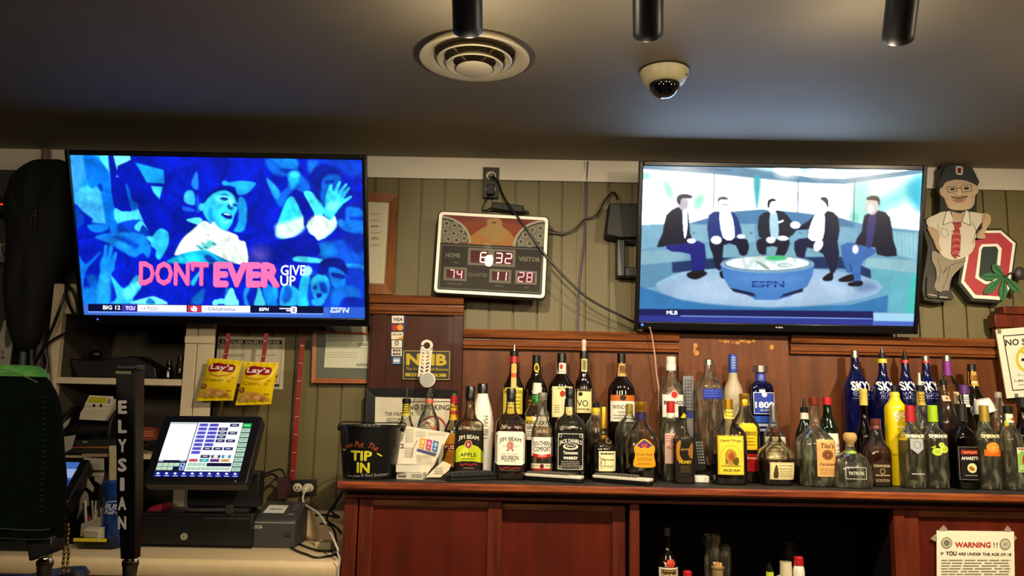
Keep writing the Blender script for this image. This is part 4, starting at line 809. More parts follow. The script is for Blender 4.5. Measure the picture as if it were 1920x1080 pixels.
    p.poly([(385, 100), (600, 110), (760, 70), (1000, 20), (1180, 0), (1255, 100), (1262, 240), (1000, 260), (860, 335), (400, 335)], D, 1.2)
    p.ell(560, 240, 110, 90, (90, 75, 165), 12, .8)
    p.poly([(1010, 255), (1310, 290), (1290, 335), (970, 315)], (70, 222, 245), 1.5)
    p.poly([(1580, 340), (1820, 370), (1820, 420), (1590, 390)], (30, 150, 240), 2)
    p.poly([(1590, 410), (1820, 430), (1820, 800), (1560, 700)], (3, 50, 185), 5)
    p.poly([(1060, 490), (1160, 500), (1150, 835), (1010, 835)], (28, 190, 245), 1.5)
    p.ell(1130, 430, 55, 60, (140, 240, 245), 2)
    p.poly([(590, 600), (690, 610), (775, 835), (640, 835)], (8, 128, 228), 1.5)
    p.poly([(840, 590), (960, 610), (1030, 680), (1000, 835), (800, 835)], (30, 180, 235), 2); p.poly([(870, 600), (950, 680), (900, 800), (820, 780)], (5, 90, 205), 3)
    p.poly([(700, 610), (770, 640), (770, 760), (720, 700)], (20, 150, 235), 2)
    for q in ([(140, 835), (145, 730), (165, 700), (180, 660), (215, 630), (245, 650), (258, 700), (280, 750), (285, 835)], [(270, 835), (275, 775), (300, 775), (305, 835)], [(0, 835), (0, 790), (35, 770), (50, 835)]): p.poly(q, (120, 245, 240), 1.2)
    p.poly([(490, 835), (520, 720), (540, 600), (580, 680), (590, 720), (625, 835)], (70, 220, 240), 1.5)
    p.poly([(360, 700), (400, 610), (440, 640), (400, 740), (430, 835), (380, 835)], (25, 140, 225), 2)
    p.poly([(140, 720), (160, 620), (180, 640), (150, 740)], (15, 120, 225), 1.5)
    p.poly([(1150, 835), (1170, 480), (1250, 440), (1400, 470), (1440, 650), (1560, 830)], (3, 60, 190), 3)
    p.poly([(1190, 520), (1300, 485), (1380, 540), (1395, 640), (1345, 770), (1235, 780), (1172, 650)], (20, 150, 230), 2)
    p.poly([(1175, 540), (1250, 470), (1340, 480), (1380, 550), (1280, 530), (1190, 590)], (45, 195, 245), 2)
    p.poly([(1195, 620), (1240, 600), (1240, 640), (1205, 650)], (3, 45, 165), 1.5); p.poly([(1270, 580), (1340, 570), (1370, 680), (1300, 680)], (3, 55, 175), 2.5)
    p.poly([(1240, 700), (1300, 695), (1290, 745), (1245, 742)], (2, 30, 140), 1.2)
    p.poly([(1190, 770), (1330, 770), (1300, 835), (1200, 835)], (30, 160, 235), 2)
    p.poly([(1250, 440), (1290, 320), (1400, 275), (1540, 295), (1600, 390), (1590, 470), (1400, 380), (1350, 470), (1270, 470)], (2, 22, 130), 1.5)
    p.poly([(1390, 385), (1560, 440), (1585, 560), (1545, 640), (1470, 650), (1410, 560)], (10, 128, 228), 1.8)
    p.poly([(1420, 450), (1575, 480), (1560, 525), (1430, 500)], (2, 35, 150), 1.5)
    p.poly([(1430, 640), (1680, 610), (1770, 740), (1560, 760), (1500, 835), (1430, 835)], (8, 105, 215), 4)
    p.poly([(1540, 835), (1600, 740), (1820, 770), (1820, 850)], (2, 35, 160), 2)
    p.frame(125, 440, 6.353)
    p.poly([(130, 240), (220, 350), (380, 205), (390, 225), (250, 390), (200, 520), (180, 810), (150, 600)], (10, 115, 225), 2)
    p.poly([(230, 500), (330, 480), (370, 620), (300, 640)], (6, 92, 208), 3); p.poly([(180, 640), (370, 640), (360, 815), (185, 815)], (14, 125, 230), 4)
    p.poly([(330, 30), (500, -20), (860, -20), (960, 70), (1000, 170), (965, 275), (900, 215), (800, 270), (640, 190), (480, 95)], (14, 125, 226), 2)
    p.poly([(480, 20), (700, 30), (860, 130), (760, 160), (600, 60)], (4, 70, 200), 4)
    p.poly([(540, 60), (700, 100), (770, 165), (640, 150)], (20, 145, 235), 3)
    p.poly([(1010, 40), (1085, -60), (1150, -65), (1212, -10), (1200, 140), (1110, 290), (1060, 260), (1060, 180), (1000, 130)], (40, 192, 240), 1.5)
    p.poly([(940, 30), (1010, 20), (1030, 60), (1000, 90)], (70, 215, 245), 1.5)
    p.poly([(430, 240), (440, 135), (470, 118), (482, 150), (476, 275), (500, 130), (530, 122), (548, 150), (522, 290), (562, 208), (597, 215), (572, 330), (560, 420), (510, 500), (505, 812), (345, 812), (390, 450), (390, 330)], (14, 135, 235), 1.5, 1, 2)
    p.poly([(400, 480), (500, 490), (500, 800), (360, 800)], (32, 170, 248), 6)
    p.poly([(510, 475), (560, 520), (690, 640), (830, 475), (895, 590), (790, 740), (770, 812), (520, 815), (590, 740)], (45, 188, 240), 1.8)
    p.poly([(690, 650), (830, 560), (880, 600), (770, 740), (660, 740)], (85, 225, 235), 4)
    p.poly([(740, 815), (980, 738), (1080, 745), (1195, 825)], (115, 242, 240), 1.5); p.poly([(940, 815), (985, 745), (1060, 815)], (20, 110, 190), 1.5)
    p.poly([(1510, 740), (1640, 640), (1610, 815), (1490, 815)], (12, 110, 215), 3)
    p.poly([(1480, 560), (1600, 420), (1520, 600)], (30, 180, 225), 1.5)
    p.poly([(1740, 815), (1790, 770), (1870, 760), (1900, 815)], (100, 240, 235), 1.5)
    p.poly([(1290, 210), (1380, 50), (1500, -60), (1640, -165), (1760, -80), (1880, -40), (1990, -10), (2060, 5), (2130, 90), (2160, 335), (1990, 335), (1760, 235), (1600, 195), (1430, 225), (1300, 245)], (240, 255, 242), 1.2)
    p.poly([(1230, 290), (1430, 210), (1600, 185), (1700, 200), (1860, 290), (1960, 340), (1250, 340)], (12, 172, 222), 1.5)
    p.poly([(1340, 280), (1500, 230), (1580, 300), (1420, 330)], (35, 215, 235), 4); p.poly([(1640, 260), (1700, 240), (1800, 330), (1700, 330)], (3, 60, 170), 2)
    p.poly([(1560, 130), (1640, 110), (1700, 60), (1770, 110), (1720, 150), (1640, 190), (1570, 170)], (60, 190, 190), 2.5, .75)
    for a, b in ((1560, 135), (1600, 165), (1660, 150), (1700, 10), (1750, 20), (1800, 50), (1620, 105), (1760, 110)): p.ell(a, b, 28, 9, (15, 110, 130), 1.2, .9, 25)
    p.frame(400, 280, 6.353)
    p.poly([(-120, 640), (-30, 540), (60, 490), (170, 490), (255, 560), (292, 640), (285, 720), (250, 790), (225, 880), (150, 975), (60, 940), (-50, 870), (-120, 760)], (45, 205, 245), 1.2)
    p.ell(-142, 690, 36, 46, (60, 220, 245), 1.2)
    p.poly([(-110, 640), (-40, 560), (20, 520), (90, 495), (160, 495), (240, 540), (280, 640), (290, 590), (270, 500), (230, 455), (150, 440), (50, 455), (-60, 540), (-110, 600)], (2, 22, 140), 1.2)
    p.poly([(30, 570), (110, 545), (200, 540), (250, 590), (240, 650), (150, 640), (60, 650)], (95, 240, 245), 3)
    p.poly([(-60, 760), (-20, 700), (20, 860), (90, 960), (0, 920)], (15, 150, 225), 3)
    p.poly([(75, 585), (120, 570), (180, 590), (150, 615), (100, 605)], (10, 60, 150), 1); p.poly([(225, 650), (280, 655), (280, 690), (245, 672)], (10, 60, 150), 1)
    p.poly([(70, 545), (130, 530), (190, 560), (130, 548)], (8, 70, 170), 1)
    p.poly([(190, 650), (235, 700), (205, 725), (165, 690)], (10, 75, 165), 1.2); p.poly([(195, 590), (225, 640), (215, 690), (195, 650)], (150, 250, 245), 1.5)
    p.poly([(90, 778), (150, 752), (222, 790), (212, 832), (150, 822)], (8, 25, 130), 1); p.poly([(120, 770), (160, 760), (205, 785), (160, 785)], (170, 250, 245), .8)
    p.poly([(90, 840), (150, 850), (200, 850), (150, 890)], (110, 240, 240), 2)
    p.poly([(0, 860), (60, 930), (140, 970), (210, 990), (330, 1090), (0, 1090), (-60, 960)], (240, 255, 242), 1.5)
    p.poly([(-160, 905), (-90, 870), (30, 950), (0, 1000), (-60, 990)], (225, 255, 242), 1.5)
    p.poly([(210, 970), (300, 990), (545, 1040), (560, 1090), (330, 1090), (290, 1030)], D, 1.5)
    p.noise(.085)
    p.frame(125, 440, 6.353)
    p.poly([(185, 815), (3600, 868), (3600, 1000), (195, 1000)], (58, 105, 205), 1, 1, 0)
    p.poly([(3140, 850), (3600, 862), (3600, 1010), (3140, 1000)], (38, 88, 200), 1, 1, 0)
INK1 = Ink().p([(164.6, 568.9), (608, 573.2), (608, 586.4), (164.6, 582.4)], '050c34', 0)
INK1.p([(228, 570), (256, 570.4), (256, 583.2), (228, 582.8)], '3a2f9c', 1).p([(257.5, 570.6), (350, 571.6), (350, 584), (257.5, 583)], 'f2f6ff', 1).p([(352, 571.6), (377.5, 572), (377.5, 584.4), (352, 584)], 'c02848', 1).p([(378.5, 572), (470, 572.6), (470, 585), (378.5, 584.4)], 'f2f6ff', 1)
INK1.ln([(164, 583.8), (608, 588)], .8, 'b8d0ff', 1).t('BIG 12', 209, 575.5, 7.2, 32, 'f4f8ff', 2, .03, 0, .5).t('TCU', 244, 576.6, 6.5, 17, 'e8e4ff', 2, .05).t('14', 269, 577.5, 4.5, 7, '8a94b0', 2).t('TCU', 285, 577.5, 6.5, 20, '3c4658', 2, 0, 0, .5).e(364, 577.8, 6, 5, 'f6eef2', 2, 12).e(366.5, 580, 3.5, 3.6, 'f6eef2', 2, 12).e(361, 576, 1.6, 1.4, 'c02848', 3, 8).e(366, 580.5, 1.3, 1.2, 'c02848', 3, 8).t('4', 386, 578.5, 4, None, '8a94b0', 2).t('Oklahoma', 416, 578.4, 6.8, 51, '3c4658', 2, 0, 0, .5)
INK1.t('ESPN', 496, 579, 5.5, 17, 'dfe8ff', 2, .05, .1).r(525, 576.5, 546, 578.6, 'dfe8ff', 2).r(538, 580, 546, 582.6, 'dfe8ff', 2).p([(546, 576), (548, 574), (556, 574), (558, 576), (558, 584), (556, 586), (548, 586), (546, 584)], 'f4f8ff', 2).t('2', 552, 580, 6, 5, '0a1440', 3, .03)
INK1.t('ESPN', 639, 580.5, 9, 33, 'd8e6ff', 1, .04, .18, 1).r(622, 579.2, 656, 580.2, '2a4fb8', 2)
def dontever():
    I = INK1
    I.t("DON'T", 326.5, 513, 41, 128, 'c02a78', 0, .035, 0, .7).t("DON'T", 325.5, 511.8, 41, 128, 'f868a8', 1, .035, 0, .7)
    I.t('EVER', 464, 515, 41, 119, 'b82872', 0, .06, 0, .5).t('EVER', 463, 514, 41, 119, 'f870b0', 1, .06, 0, .5)
    I.t('GIVE', 550.5, 506, 18.5, 46, 'f2fff8', 1, .02, 0, .5).t('UP', 541, 525.6, 18.5, 28, 'f2fff8', 1, .02)
dontever()
tv1, fn1, ex = television('wide television at left showing a blue-toned crowd picture with pink words', None, [(129.6, 291.4), (680, 300.7), (686.4, 596), (157, 589)], paint_left, INK1)
G().ell((-.458, -.0085, -ex[3]+.0), .0035, .002, .0035, 10, 6).build('standby_light', glow('3040ff', 5), tv1, (0, 0, (ex[2]-.573/2)/2+ex[3]))
def paint_right(p):
    p.fill((238, 250, 255)); p.frame(1180, 290, 3)
    W = (244, 253, 255)
    p.poly([(1265, 140), (1660, 90), (1640, 440), (1250, 375)], (215, 248, 250), 2, 1, 0)
    p.poly([(1280, 300), (1480, 220), (1640, 110), (1640, 200), (1460, 290), (1280, 370)], (120, 232, 220), 10, .9); p.poly([(1560, 180), (1640, 130), (1640, 300), (1580, 260)], (50, 190, 220), 8)
    p.poly([(1265, 145), (1340, 140), (1330, 330), (1255, 370)], (165, 238, 222), 8)
    p.poly([(60, 55), (640, 60), (830, 95), (1000, 125), (1200, 135), (1660, 75), (1660, 100), (1200, 165), (950, 155), (480, 108), (60, 78)], (92, 138, 168), 1.5, 1, 0)
    p.poly([(640, 55), (1300, 60), (1200, 100), (900, 105)], (190, 232, 232), 4)
    p.ell(450, 80, 130, 7, (60, 100, 150), 2, 1, 3)
    for c in (885, 1075): p.ell(c, 95, 62, 34, (255, 255, 250), 9)
    p.ell(220, 195, 18, 52, (150, 226, 196), 6, 1, -20); p.ell(390, 265, 26, 44, (150, 232, 190), 7, 1, 25); p.poly([(700, 130), (735, 130), (728, 240), (714, 300)], (60, 178, 186), 3); p.ell(95, 120, 20, 16, (130, 225, 200), 6)
    p.ell(1265, 350, 22, 22, (120, 215, 190), 5)
    for x, y0, y1 in ((478, 100, 300), (950, 140, 330), (1265, 140, 375)): p.poly([(x-2, y0), (x+2, y0), (x-3, y1), (x-8, y1)], (70, 92, 120), 1, 1, 0)
    p.poly([(60, 395), (350, 385), (560, 322), (740, 308), (950, 325), (1180, 355), (1330, 395), (1640, 430), (1640, 960), (50, 960)], (108, 158, 188), 1.2, 1, 0)
    p.poly([(340, 385), (560, 322), (740, 308), (950, 325), (1180, 355), (1270, 385), (1260, 410), (1000, 395), (560, 385), (420, 395)], (78, 128, 172), 1.5, 1, 0)
    p.poly([(65, 400), (190, 398), (190, 500), (65, 535)], (130, 182, 205), 2, 1, 0)
    for i in range(9): p.poly([(75+i*14, 405), (79+i*14, 405), (77+i*14, 520), (73+i*14, 520)], (100, 150, 180), 1, .8, 0)
    p.poly([(340, 395), (700, 390), (710, 495), (350, 490)], (132, 180, 200), 2, 1, 0); p.poly([(890, 390), (1200, 405), (1290, 420), (1270, 500), (900, 495)], (122, 172, 196), 2, 1, 0)
    for x in (365, 685, 960): p.ell(x, 440, 7, 6, (84, 130, 160), 1.2)
    p.poly([(1440, 430), (1620, 440), (1610, 590), (1480, 560)], (142, 196, 206), 2, 1, 0)
    for i in range(6): p.poly([(1480+i*22, 440), (1484+i*22, 440), (1488+i*22, 570), (1484+i*22, 570)], (112, 164, 186), 1, .8, 0)
    p.poly([(60, 545), (310, 530), (318, 590), (60, 622)], (128, 172, 188), 1.2, 1, 0); p.poly([(60, 622), (242, 606), (242, 740), (60, 750)], (88, 138, 168), 1.2, 1, 0)
    p.poly([(400, 515), (1180, 505), (1190, 575), (400, 585)], (118, 168, 184), 1.5, 1, 0); p.poly([(242, 606), (500, 580), (1190, 575), (1360, 650), (1360, 705), (1200, 640), (500, 650), (244, 665)], (16, 46, 92), 1.5, 1, 0)
    p.poly([(1330, 580), (1612, 595), (1612, 668), (1325, 632)], (138, 184, 194), 1.2, 1, 0); p.poly([(1355, 640), (1612, 668), (1605, 900), (1440, 880), (1420, 770), (1360, 700)], (96, 172, 188), 1.5, 1, 0)
    p.poly([(1580, 700), (1612, 690), (1605, 900), (1560, 890)], (70, 190, 180), 6)
    p.poly([(60, 740), (300, 820), (780, 862), (1250, 845), (1455, 790), (1450, 890), (55, 885)], (48, 116, 172), 1.5, 1, 0)
    p.ell(790, 745, 635, 112, (150, 182, 212), 2); p.ell(760, 760, 500, 80, (176, 200, 224), 10, .8); p.ell(1330, 745, 60, 26, (110, 140, 180), 6)
    p.poly([(160, 720), (300, 660), (520, 640), (520, 650), (310, 680), (175, 735)], (150, 190, 215), 1.5)
    sh = (10, 12, 40)
    # seated people, left to right
    p.poly([(210, 510), (340, 488), (425, 505), (422, 660), (352, 662), (345, 560), (240, 545)], (14, 24, 120), 1.2, 1, 2); p.poly([(330, 665), (400, 650), (440, 670), (380, 702), (332, 690)], (8, 8, 26), 1)
    p.poly([(270, 295), (310, 298), (332, 330), (342, 440), (352, 490), (240, 505), (158, 520), (190, 440), (210, 340)], sh, 1.2, 1, 2); p.poly([(300, 318), (326, 320), (326, 430), (310, 468)], (235, 240, 255), 1); p.ell(350, 485, 24, 14, (240, 240, 250), 1.2)
    p.ell(312, 270, 36, 46, (206, 210, 222), 1.2); p.ell(306, 276, 26, 30, (186, 180, 190), 3); p.poly([(268, 262), (272, 232), (305, 220), (348, 228), (350, 244), (296, 246), (285, 280)], (18, 22, 48), 1.2)
    p.poly([(450, 490), (520, 462), (664, 478), (662, 562), (622, 562), (600, 510), (530, 510), (525, 640), (490, 640), (470, 560)], (6, 12, 42), 1.2, 1, 2); p.poly([(510, 660), (535, 650), (538, 695), (515, 690)], (6, 8, 26), 1)
    p.poly([(447, 340), (510, 318), (572, 322), (608, 352), (637, 462), (600, 474), (520, 474), (448, 484)], (26, 50, 120), 1.2, 1, 2); p.poly([(508, 320), (570, 324), (592, 464), (528, 466)], (242, 246, 255), 1); p.ell(490, 480, 30, 24, (244, 240, 250), 1.5); p.ell(628, 460, 22, 12, (240, 236, 246), 1.2)
    p.ell(527, 280, 29, 42, (240, 240, 248), 1.5); p.poly([(498, 270), (500, 244), (530, 234), (556, 246), (548, 252), (512, 254)], (90, 84, 90), 1.2); p.poly([(520, 276), (560, 276), (560, 281), (520, 281)], (60, 60, 80), .8, 1, 0)
    p.poly([(714, 490), (760, 468), (880, 474), (902, 500), (870, 572), (820, 566), (834, 520), (772, 520), (770, 562), (730, 556)], (18, 24, 44), 1.2, 1, 2)
    p.poly([(730, 345), (790, 320), (860, 316), (912, 372), (942, 420), (884, 474), (800, 474), (728, 462)], (30, 36, 52), 1.2, 1, 2); p.poly([(790, 335), (830, 330), (838, 462), (796, 462)], (184, 222, 238), 1); p.poly([(835, 378), (866, 366), (868, 374), (838, 386)], (236, 244, 250), .8, 1, 0); p.ell(795, 480, 26, 18, (244, 240, 246), 1.4); p.ell(862, 470, 30, 14, (240, 238, 246), 1.2)
    p.ell(803, 290, 27, 42, (236, 234, 242), 1.4); p.poly([(776, 284), (780, 256), (806, 246), (826, 258), (796, 266), (784, 300)], (36, 34, 46), 1.2)
    p.poly([(928, 490), (1000, 468), (1168, 476), (1166, 640), (1130, 662), (1090, 560), (1000, 522), (986, 582), (940, 572)], (16, 22, 58), 1.2, 1, 2); p.poly([(1090, 690), (1140, 660), (1142, 706), (1095, 710)], (8, 8, 26), 1)
    p.poly([(925, 425), (1010, 370), (1050, 326), (1110, 314), (1172, 350), (1172, 482), (1090, 474), (1000, 470), (1008, 420)], (18, 20, 50), 1.2, 1, 2); p.poly([(1042, 338), (1095, 328), (1086, 474), (1004, 468)], (246, 248, 255), 1); p.ell(932, 396, 28, 20, (246, 244, 250), 1.5); p.ell(1062, 510, 24, 36, (246, 242, 250), 1.5, 1, 30)
    p.ell(1088, 288, 28, 44, (246, 246, 252), 1.5); p.poly([(1070, 244), (1100, 238), (1118, 260), (1116, 300), (1100, 270)], (60, 56, 66), 1.2)
    p.poly([(1188, 512), (1280, 498), (1392, 540), (1340, 580), (1300, 622), (1302, 722), (1260, 722), (1240, 610), (1252, 655), (1220, 660)], (56, 104, 172), 1.5, 1, 2); p.poly([(1178, 700), (1250, 672), (1258, 710), (1190, 716)], (10, 10, 26), 1); p.poly([(1232, 722), (1305, 710), (1305, 738), (1240, 740)], (10, 10, 26), 1)
    p.poly([(1320, 342), (1402, 314), (1462, 352), (1482, 482), (1502, 570), (1392, 562), (1382, 522), (1268, 502), (1306, 430)], (12, 16, 42), 1.2, 1, 2); p.poly([(1345, 352), (1386, 340), (1362, 512), (1330, 502)], (52, 50, 108), 1); p.ell(1270, 532, 18, 26, (214, 206, 220), 1.4)
    p.ell(1362, 288, 36, 50, (214, 196, 192), 1.3); p.ell(1352, 300, 20, 28, (228, 210, 206), 3); p.poly([(1332, 252), (1345, 234), (1385, 230), (1406, 252), (1402, 286), (1388, 258)], (40, 30, 34), 1.2)
    # table
    p.poly([(512, 615), (1042, 615), (1030, 680), (1000, 742), (900, 800), (832, 818), (712, 818), (650, 780), (560, 742), (530, 690)], (66, 122, 190), 1.3, 1, 1); p.poly([(565, 748), (700, 780), (712, 800), (590, 772)], (14, 22, 60), 1.2, 1, 0); p.poly([(978, 752), (870, 785), (845, 805), (975, 772)], (14, 22, 60), 1.2, 1, 0)
    p.ell(780, 700, 200, 40, (92, 146, 206), 14, .7); p.ell(777, 615, 264, 50, (136, 172, 196), 1.5); p.ell(777, 612, 244, 44, (60, 96, 120), 1.2); p.ell(777, 611, 238, 41, (206, 226, 220), 1.5); p.ell(826, 582, 60, 13, (64, 190, 116), 2)
    p.poly([(705, 600), (740, 606), (790, 640), (770, 644), (730, 616)], (130, 150, 130), 1.2, .8); p.ell(875, 622, 44, 10, (140, 160, 140), 1.2, .7); p.ell(878, 622, 34, 6, (206, 226, 220), 1)
    p.noise(.02)
    p.poly([(55, 868), (1372, 882), (1372, 965), (55, 940)], (16, 22, 84), .8, 1, 0); p.poly([(55, 905), (1372, 925), (1372, 970), (55, 945)], (40, 52, 140), .8, 1, 0); p.poly([(1372, 890), (1620, 896), (1620, 975), (1372, 970)], (158, 206, 232), 1, 1, 0); p.poly([(1372, 936), (1620, 940), (1620, 980), (1372, 975)], (70, 100, 190), 1, 1, 0)
    p.poly([(290, 906), (1365, 922), (1365, 926), (290, 911)], (150, 190, 255), .7, 1, 0)
INK2 = Ink().t('MLB', 1261, 586.4, 7, 20, 'f0f4ff', 1, .04, 0, 1).t('ESPN', 1440.5, 533, 11, 59, '1c3a8c', 1, .03, .05, 0).r(1411, 531.4, 1470, 532.8, '4a86c8', 2)
tv2, fn2, ex = television('wide television at right showing five men seated around a round studio table', None, [(1206.7, 310.7), (1728, 319), (1712, 611.7), (1199, 602.7)], paint_right, INK2, SCREEN2)
G().ell((-.497, -.0085, -.573/2-.012), .005, .003, .005, 10, 6).build('standby_light', glow('3040ff', 6), tv2)
tgb = Ink().e(0, 0, .003, .003, 'c8c8c8', 0, 10).r(.005, -.0025, .024, .0025, '9a9a9a', 0)
tgb.mesh(lambda x, y, l: (x, -.0086, -.573/2-.013-y)).build('maker_mark', PRINT, tv2, smooth=False)
# wall brackets
for tv, nm in ((tv1, 'black wall bracket holding the left television'), (tv2, 'black wall bracket holding the right television')):
    c = tv.matrix_world @ Vector((0, .06, 0))
    b = thing('wall_bracket', nm, 'bracket', (c.x, WY-.005, c.z))
    G().box(-.22, .22, -.012, 0, -.1, .1).build('wall_plate', BLKM, b)
    G().box(-.2, -.16, -(WY-.005-c.y)+.006, -.012, -.1, .1).box(.16, .2, -(WY-.005-c.y)+.006, -.012, -.1, .1).build('arm', BLKM, b)
sb = tv2.matrix_world @ Vector((0, 0, -.573/2))
# ------------------------------------------------------------------ ceiling
v = atz(890, 110, CEIL-.024)
t = thing('ceiling_vent', 'round cream ceiling air diffuser with stepped rings', 'vent', (v.x, v.y, CEIL))
VP = flat('d6cbb0', .4)
def ringlathe(rz): return G().lathe(rz, 56)
def openlathe(g, prof, seg=56):
    vs = [(r*math.cos(2*math.pi*i/seg), r*math.sin(2*math.pi*i/seg), z) for r, z in prof for i in range(seg)]; n = len(prof)
    g.add(vs, [(j*seg+i, j*seg+(i+1) % seg, (j+1) % n*seg+(i+1) % seg, (j+1) % n*seg+i) for j in range(n) for i in range(seg)]); return g
openlathe(G(), [(.128, -.001), (.151, -.022), (.152, -.027), (.147, -.029), (.118, -.016), (.112, -.004), (.112, -.001)]).build('outer_flange', VP, t, ang=50)
for r, z in ((.104, -.030), (.079, -.044)):
    openlathe(G(), [(r, z), (r-.003, z-.003), (r-.020, z+.010), (r-.018, z+.014)]).build('ring', VP, t, ang=50)
G().lathe([(.001, -.062), (.042, -.0615), (.051, -.058), (.050, -.053), (.04, -.048), (.001, -.047)], 40).build('centre_disc', VP, t)
g = G()
for a in range(4): g.cyl((.09*math.cos(a*1.571+.78), .09*math.sin(a*1.571+.78), -.012), (.03*math.cos(a*1.571+.78), .03*math.sin(a*1.571+.78), -.04), .003)
g.build('spider_arm', flat('6d5a30', .5, .6), t)
G().lathe([(.112, -.0015), (.112, -.001)], 40).build('throat', flat('3d3212', .5), t)
t = thing('dome_camera', 'cream ceiling security camera with glossy dark dome', 'camera', (.43, 2.21, CEIL))
G().lathe([(.050, -.042), (.058, -.036), (.069, -.012), (.071, -.004), (.068, -.0005)], 44).build('housing', flat('cfc49a', .4), t)
G().lathe([(.002, -.082), (.016, -.0805), (.029, -.074), (.039, -.062), (.0435, -.05), (.044, -.042), (.044, -.040)], 40).build('dome', flat('0a0a0a', .04, 0, .6), t, ang=80)
openlathe(G(), [(.069, -.0045), (.0728, -.0045), (.0728, -.0005), (.069, -.0005)], 44).build('gasket', flat('1a120c', .6), t)
G().cyl((.055, -.028, -.022), (.058, -.031, -.0235), .004).build('screw', flat('8d7a3a', .4, .7), t)
for i, (px, py, nm) in enumerate(((877, 68, 'black cylindrical track lamp hanging in front of the round vent'), (1215, 75, 'black cylindrical track lamp hanging above the dome camera'), (1683, 82, 'black cylindrical track lamp at the top right above the right television'))):
    p = at(px, py-8, 1.72); a = at(px+(-2 if px < 1000 else 0 if px < 1500 else 16), py-140, 1.60)
    t = thing('track_lamp', nm, 'lamp', p, None, 'black track lamps along the ceiling')
    d = (a-p); d = d.normalized()*.30
    g = G(); q = d.to_track_quat('Z', 'Y').to_matrix().to_4x4()
    g.lathe([(.0325, 0), (.034, .002), (.034, .02)]+[(.034, .3)], 36, (0, 0, 0), 0, q).build('lamp_body', flat('0b0b0e', .4), t)
    st = d*.8
    G().cyl(st+Vector((0, .0, .03)), (st.x, st.y, CEIL-p.z-.002), .012).box(st.x-.02, st.x+.02, st.y-.06, st.y+.06, CEIL-p.z-.03, CEIL-p.z-.001).build('mount', BLKM, t)
# ------------------------------------------------------------------ scoreboard clock
Q = [(822, 394), (1028.7, 405.5), (1023, 563), (813, 551.5)]
M, src = quadpose(Q, .425, .32)
sbp = thing('scoreboard_clock', 'sports scoreboard wall clock with red digits and white rounded frame', 'clock', M=M)
Hi = homog(Q, src)
def fs_(x, y, l):
    v = Hi@np.array([x, y, 1]); return (float(v[0]/v[2]), -.0005-l*.0004, float(v[1]/v[2]))
K = lambda u, v: (800+u/5.684, 380+v/5.684)
def rr(x0, x1, z0, z1, r, n=6):
    o = []
    for cx, cz, a in ((x1-r, z1-r, 0), (x0+r, z1-r, 90), (x0+r, z0+r, 180), (x1-r, z0+r, 270)):
        o += [(cx+r*math.cos(math.radians(a+90*i/n)), cz+r*math.sin(math.radians(a+90*i/n))) for i in range(n+1)]
    return o
G().prism(rr(-.2125, .2125, -.16, .16, .018), .0, .045).build('case', flat('151210', .5), sbp, bevel=.003)
a, b = rr(-.2075, .2075, -.155, .155, .016), rr(-.196, .196, -.1435, .1435, .008); n = len(a)
g = G(); g.add([(x, y, z) for P_, y in ((a, 0), (a, -.006), (b, -.006), (b, 0)) for x, z in P_], [(k*n+i, k*n+(i+1) % n, (k+1)*n+(i+1) % n, (k+1)*n+i) for k in range(3) for i in range(n)])
g.build('white_frame', WHITE, sbp, ang=40)
I = Ink()
kp = lambda L: [K(*q) for q in L]
I.p(kp([(150, 120), (1270, 180), (1250, 470), (135, 425)]), 'a4431f', 0).p(kp([(150, 130), (1270, 185), (1270, 240), (150, 180)]), '8c2f22', 1).p(kp([(440, 440), (500, 330), (640, 260), (800, 260), (910, 345), (930, 460)]), 'c98a3c', 1, 3)
def fan(cx, cy, sgn, r=335):
    P_ = [(cx, cy)]+[(cx+sgn*r*math.sin(t_), cy-r*.86*math.cos(t_)) for t_ in [math.pi/2*i/14 for i in range(15)]]
    I.p(kp(P_), 'c8c2ac', 2); P_ = [(cx, cy)]+[(cx+sgn*(r-28)*math.sin(t_), cy-(r-28)*.86*math.cos(t_)) for t_ in [math.pi/2*i/14 for i in range(15)]]; I.p(kp(P_), '1f1c18', 3)
    P_ = [(cx, cy)]+[(cx+sgn*(r-42)*math.sin(t_), cy-(r-42)*.86*math.cos(t_)) for t_ in [math.pi/2*i/14 for i in range(15)]]; I.p(kp(P_), '8f8b7a', 4)
fan(140, 424, 1); fan(1252, 468, -1)
for x, y in ((215, 220), (298, 243), (205, 302), (290, 325), (368, 302), (235, 388), (402, 382), (320, 400), (1118, 288), (1205, 270), (1045, 340), (1125, 370), (1205, 352), (1000, 415), (1090, 438), (1185, 432)):
    c = K(x, y); I.e(c[0], c[1], 7, 7, 'b5b09c', 5, 18).o(c[0], c[1], 7, 7, .7, '77725f', 6, 18)
    for k in range(5): an = k*1.2566+.3; I.ln([(c[0], c[1]), (c[0]+4.6*math.cos(an), c[1]+4.6*math.sin(an))], 1.5, '2a261e', 6)
I.p(kp([(560, 290), (640, 240), (640, 190), (700, 165), (770, 170), (800, 210), (800, 250), (850, 290), (855, 360), (800, 380), (760, 415), (670, 412), (630, 370), (565, 350)]), 'c39a5c', 3, 3).p(kp([(680, 215), (705, 195), (735, 205), (740, 225), (705, 215)]), '6a3a1e', 4)
I.p(kp([(135, 425), (1250, 478), (1225, 965), (108, 930)]), '2b2620', 2)
for A in ([(165, 450), (1230, 500), (1205, 965), (140, 912), (165, 450)],): I.ln(kp(A), 1.4, '8e8672', 3)
def win(x0, y0, x1, y1, sk=0):
    P_ = [(x0, y0), (x1, y0+(x1-x0)*.05), (x1-(y1-y0)*.03, y1+(x1-x0)*.05), (x0-(y1-y0)*.03, y1)]; I.p(kp(P_), '8b8474', 4)
    m = 26; P2 = [(x0+m, y0+m), (x1-m, y0+m+(x1-x0-2*m)*.05), (x1-m-(y1-y0)*.03, y1-m+(x1-x0)*.05), (x0+m, y1-m)]; I.p(kp(P2), '5a0010', 5)
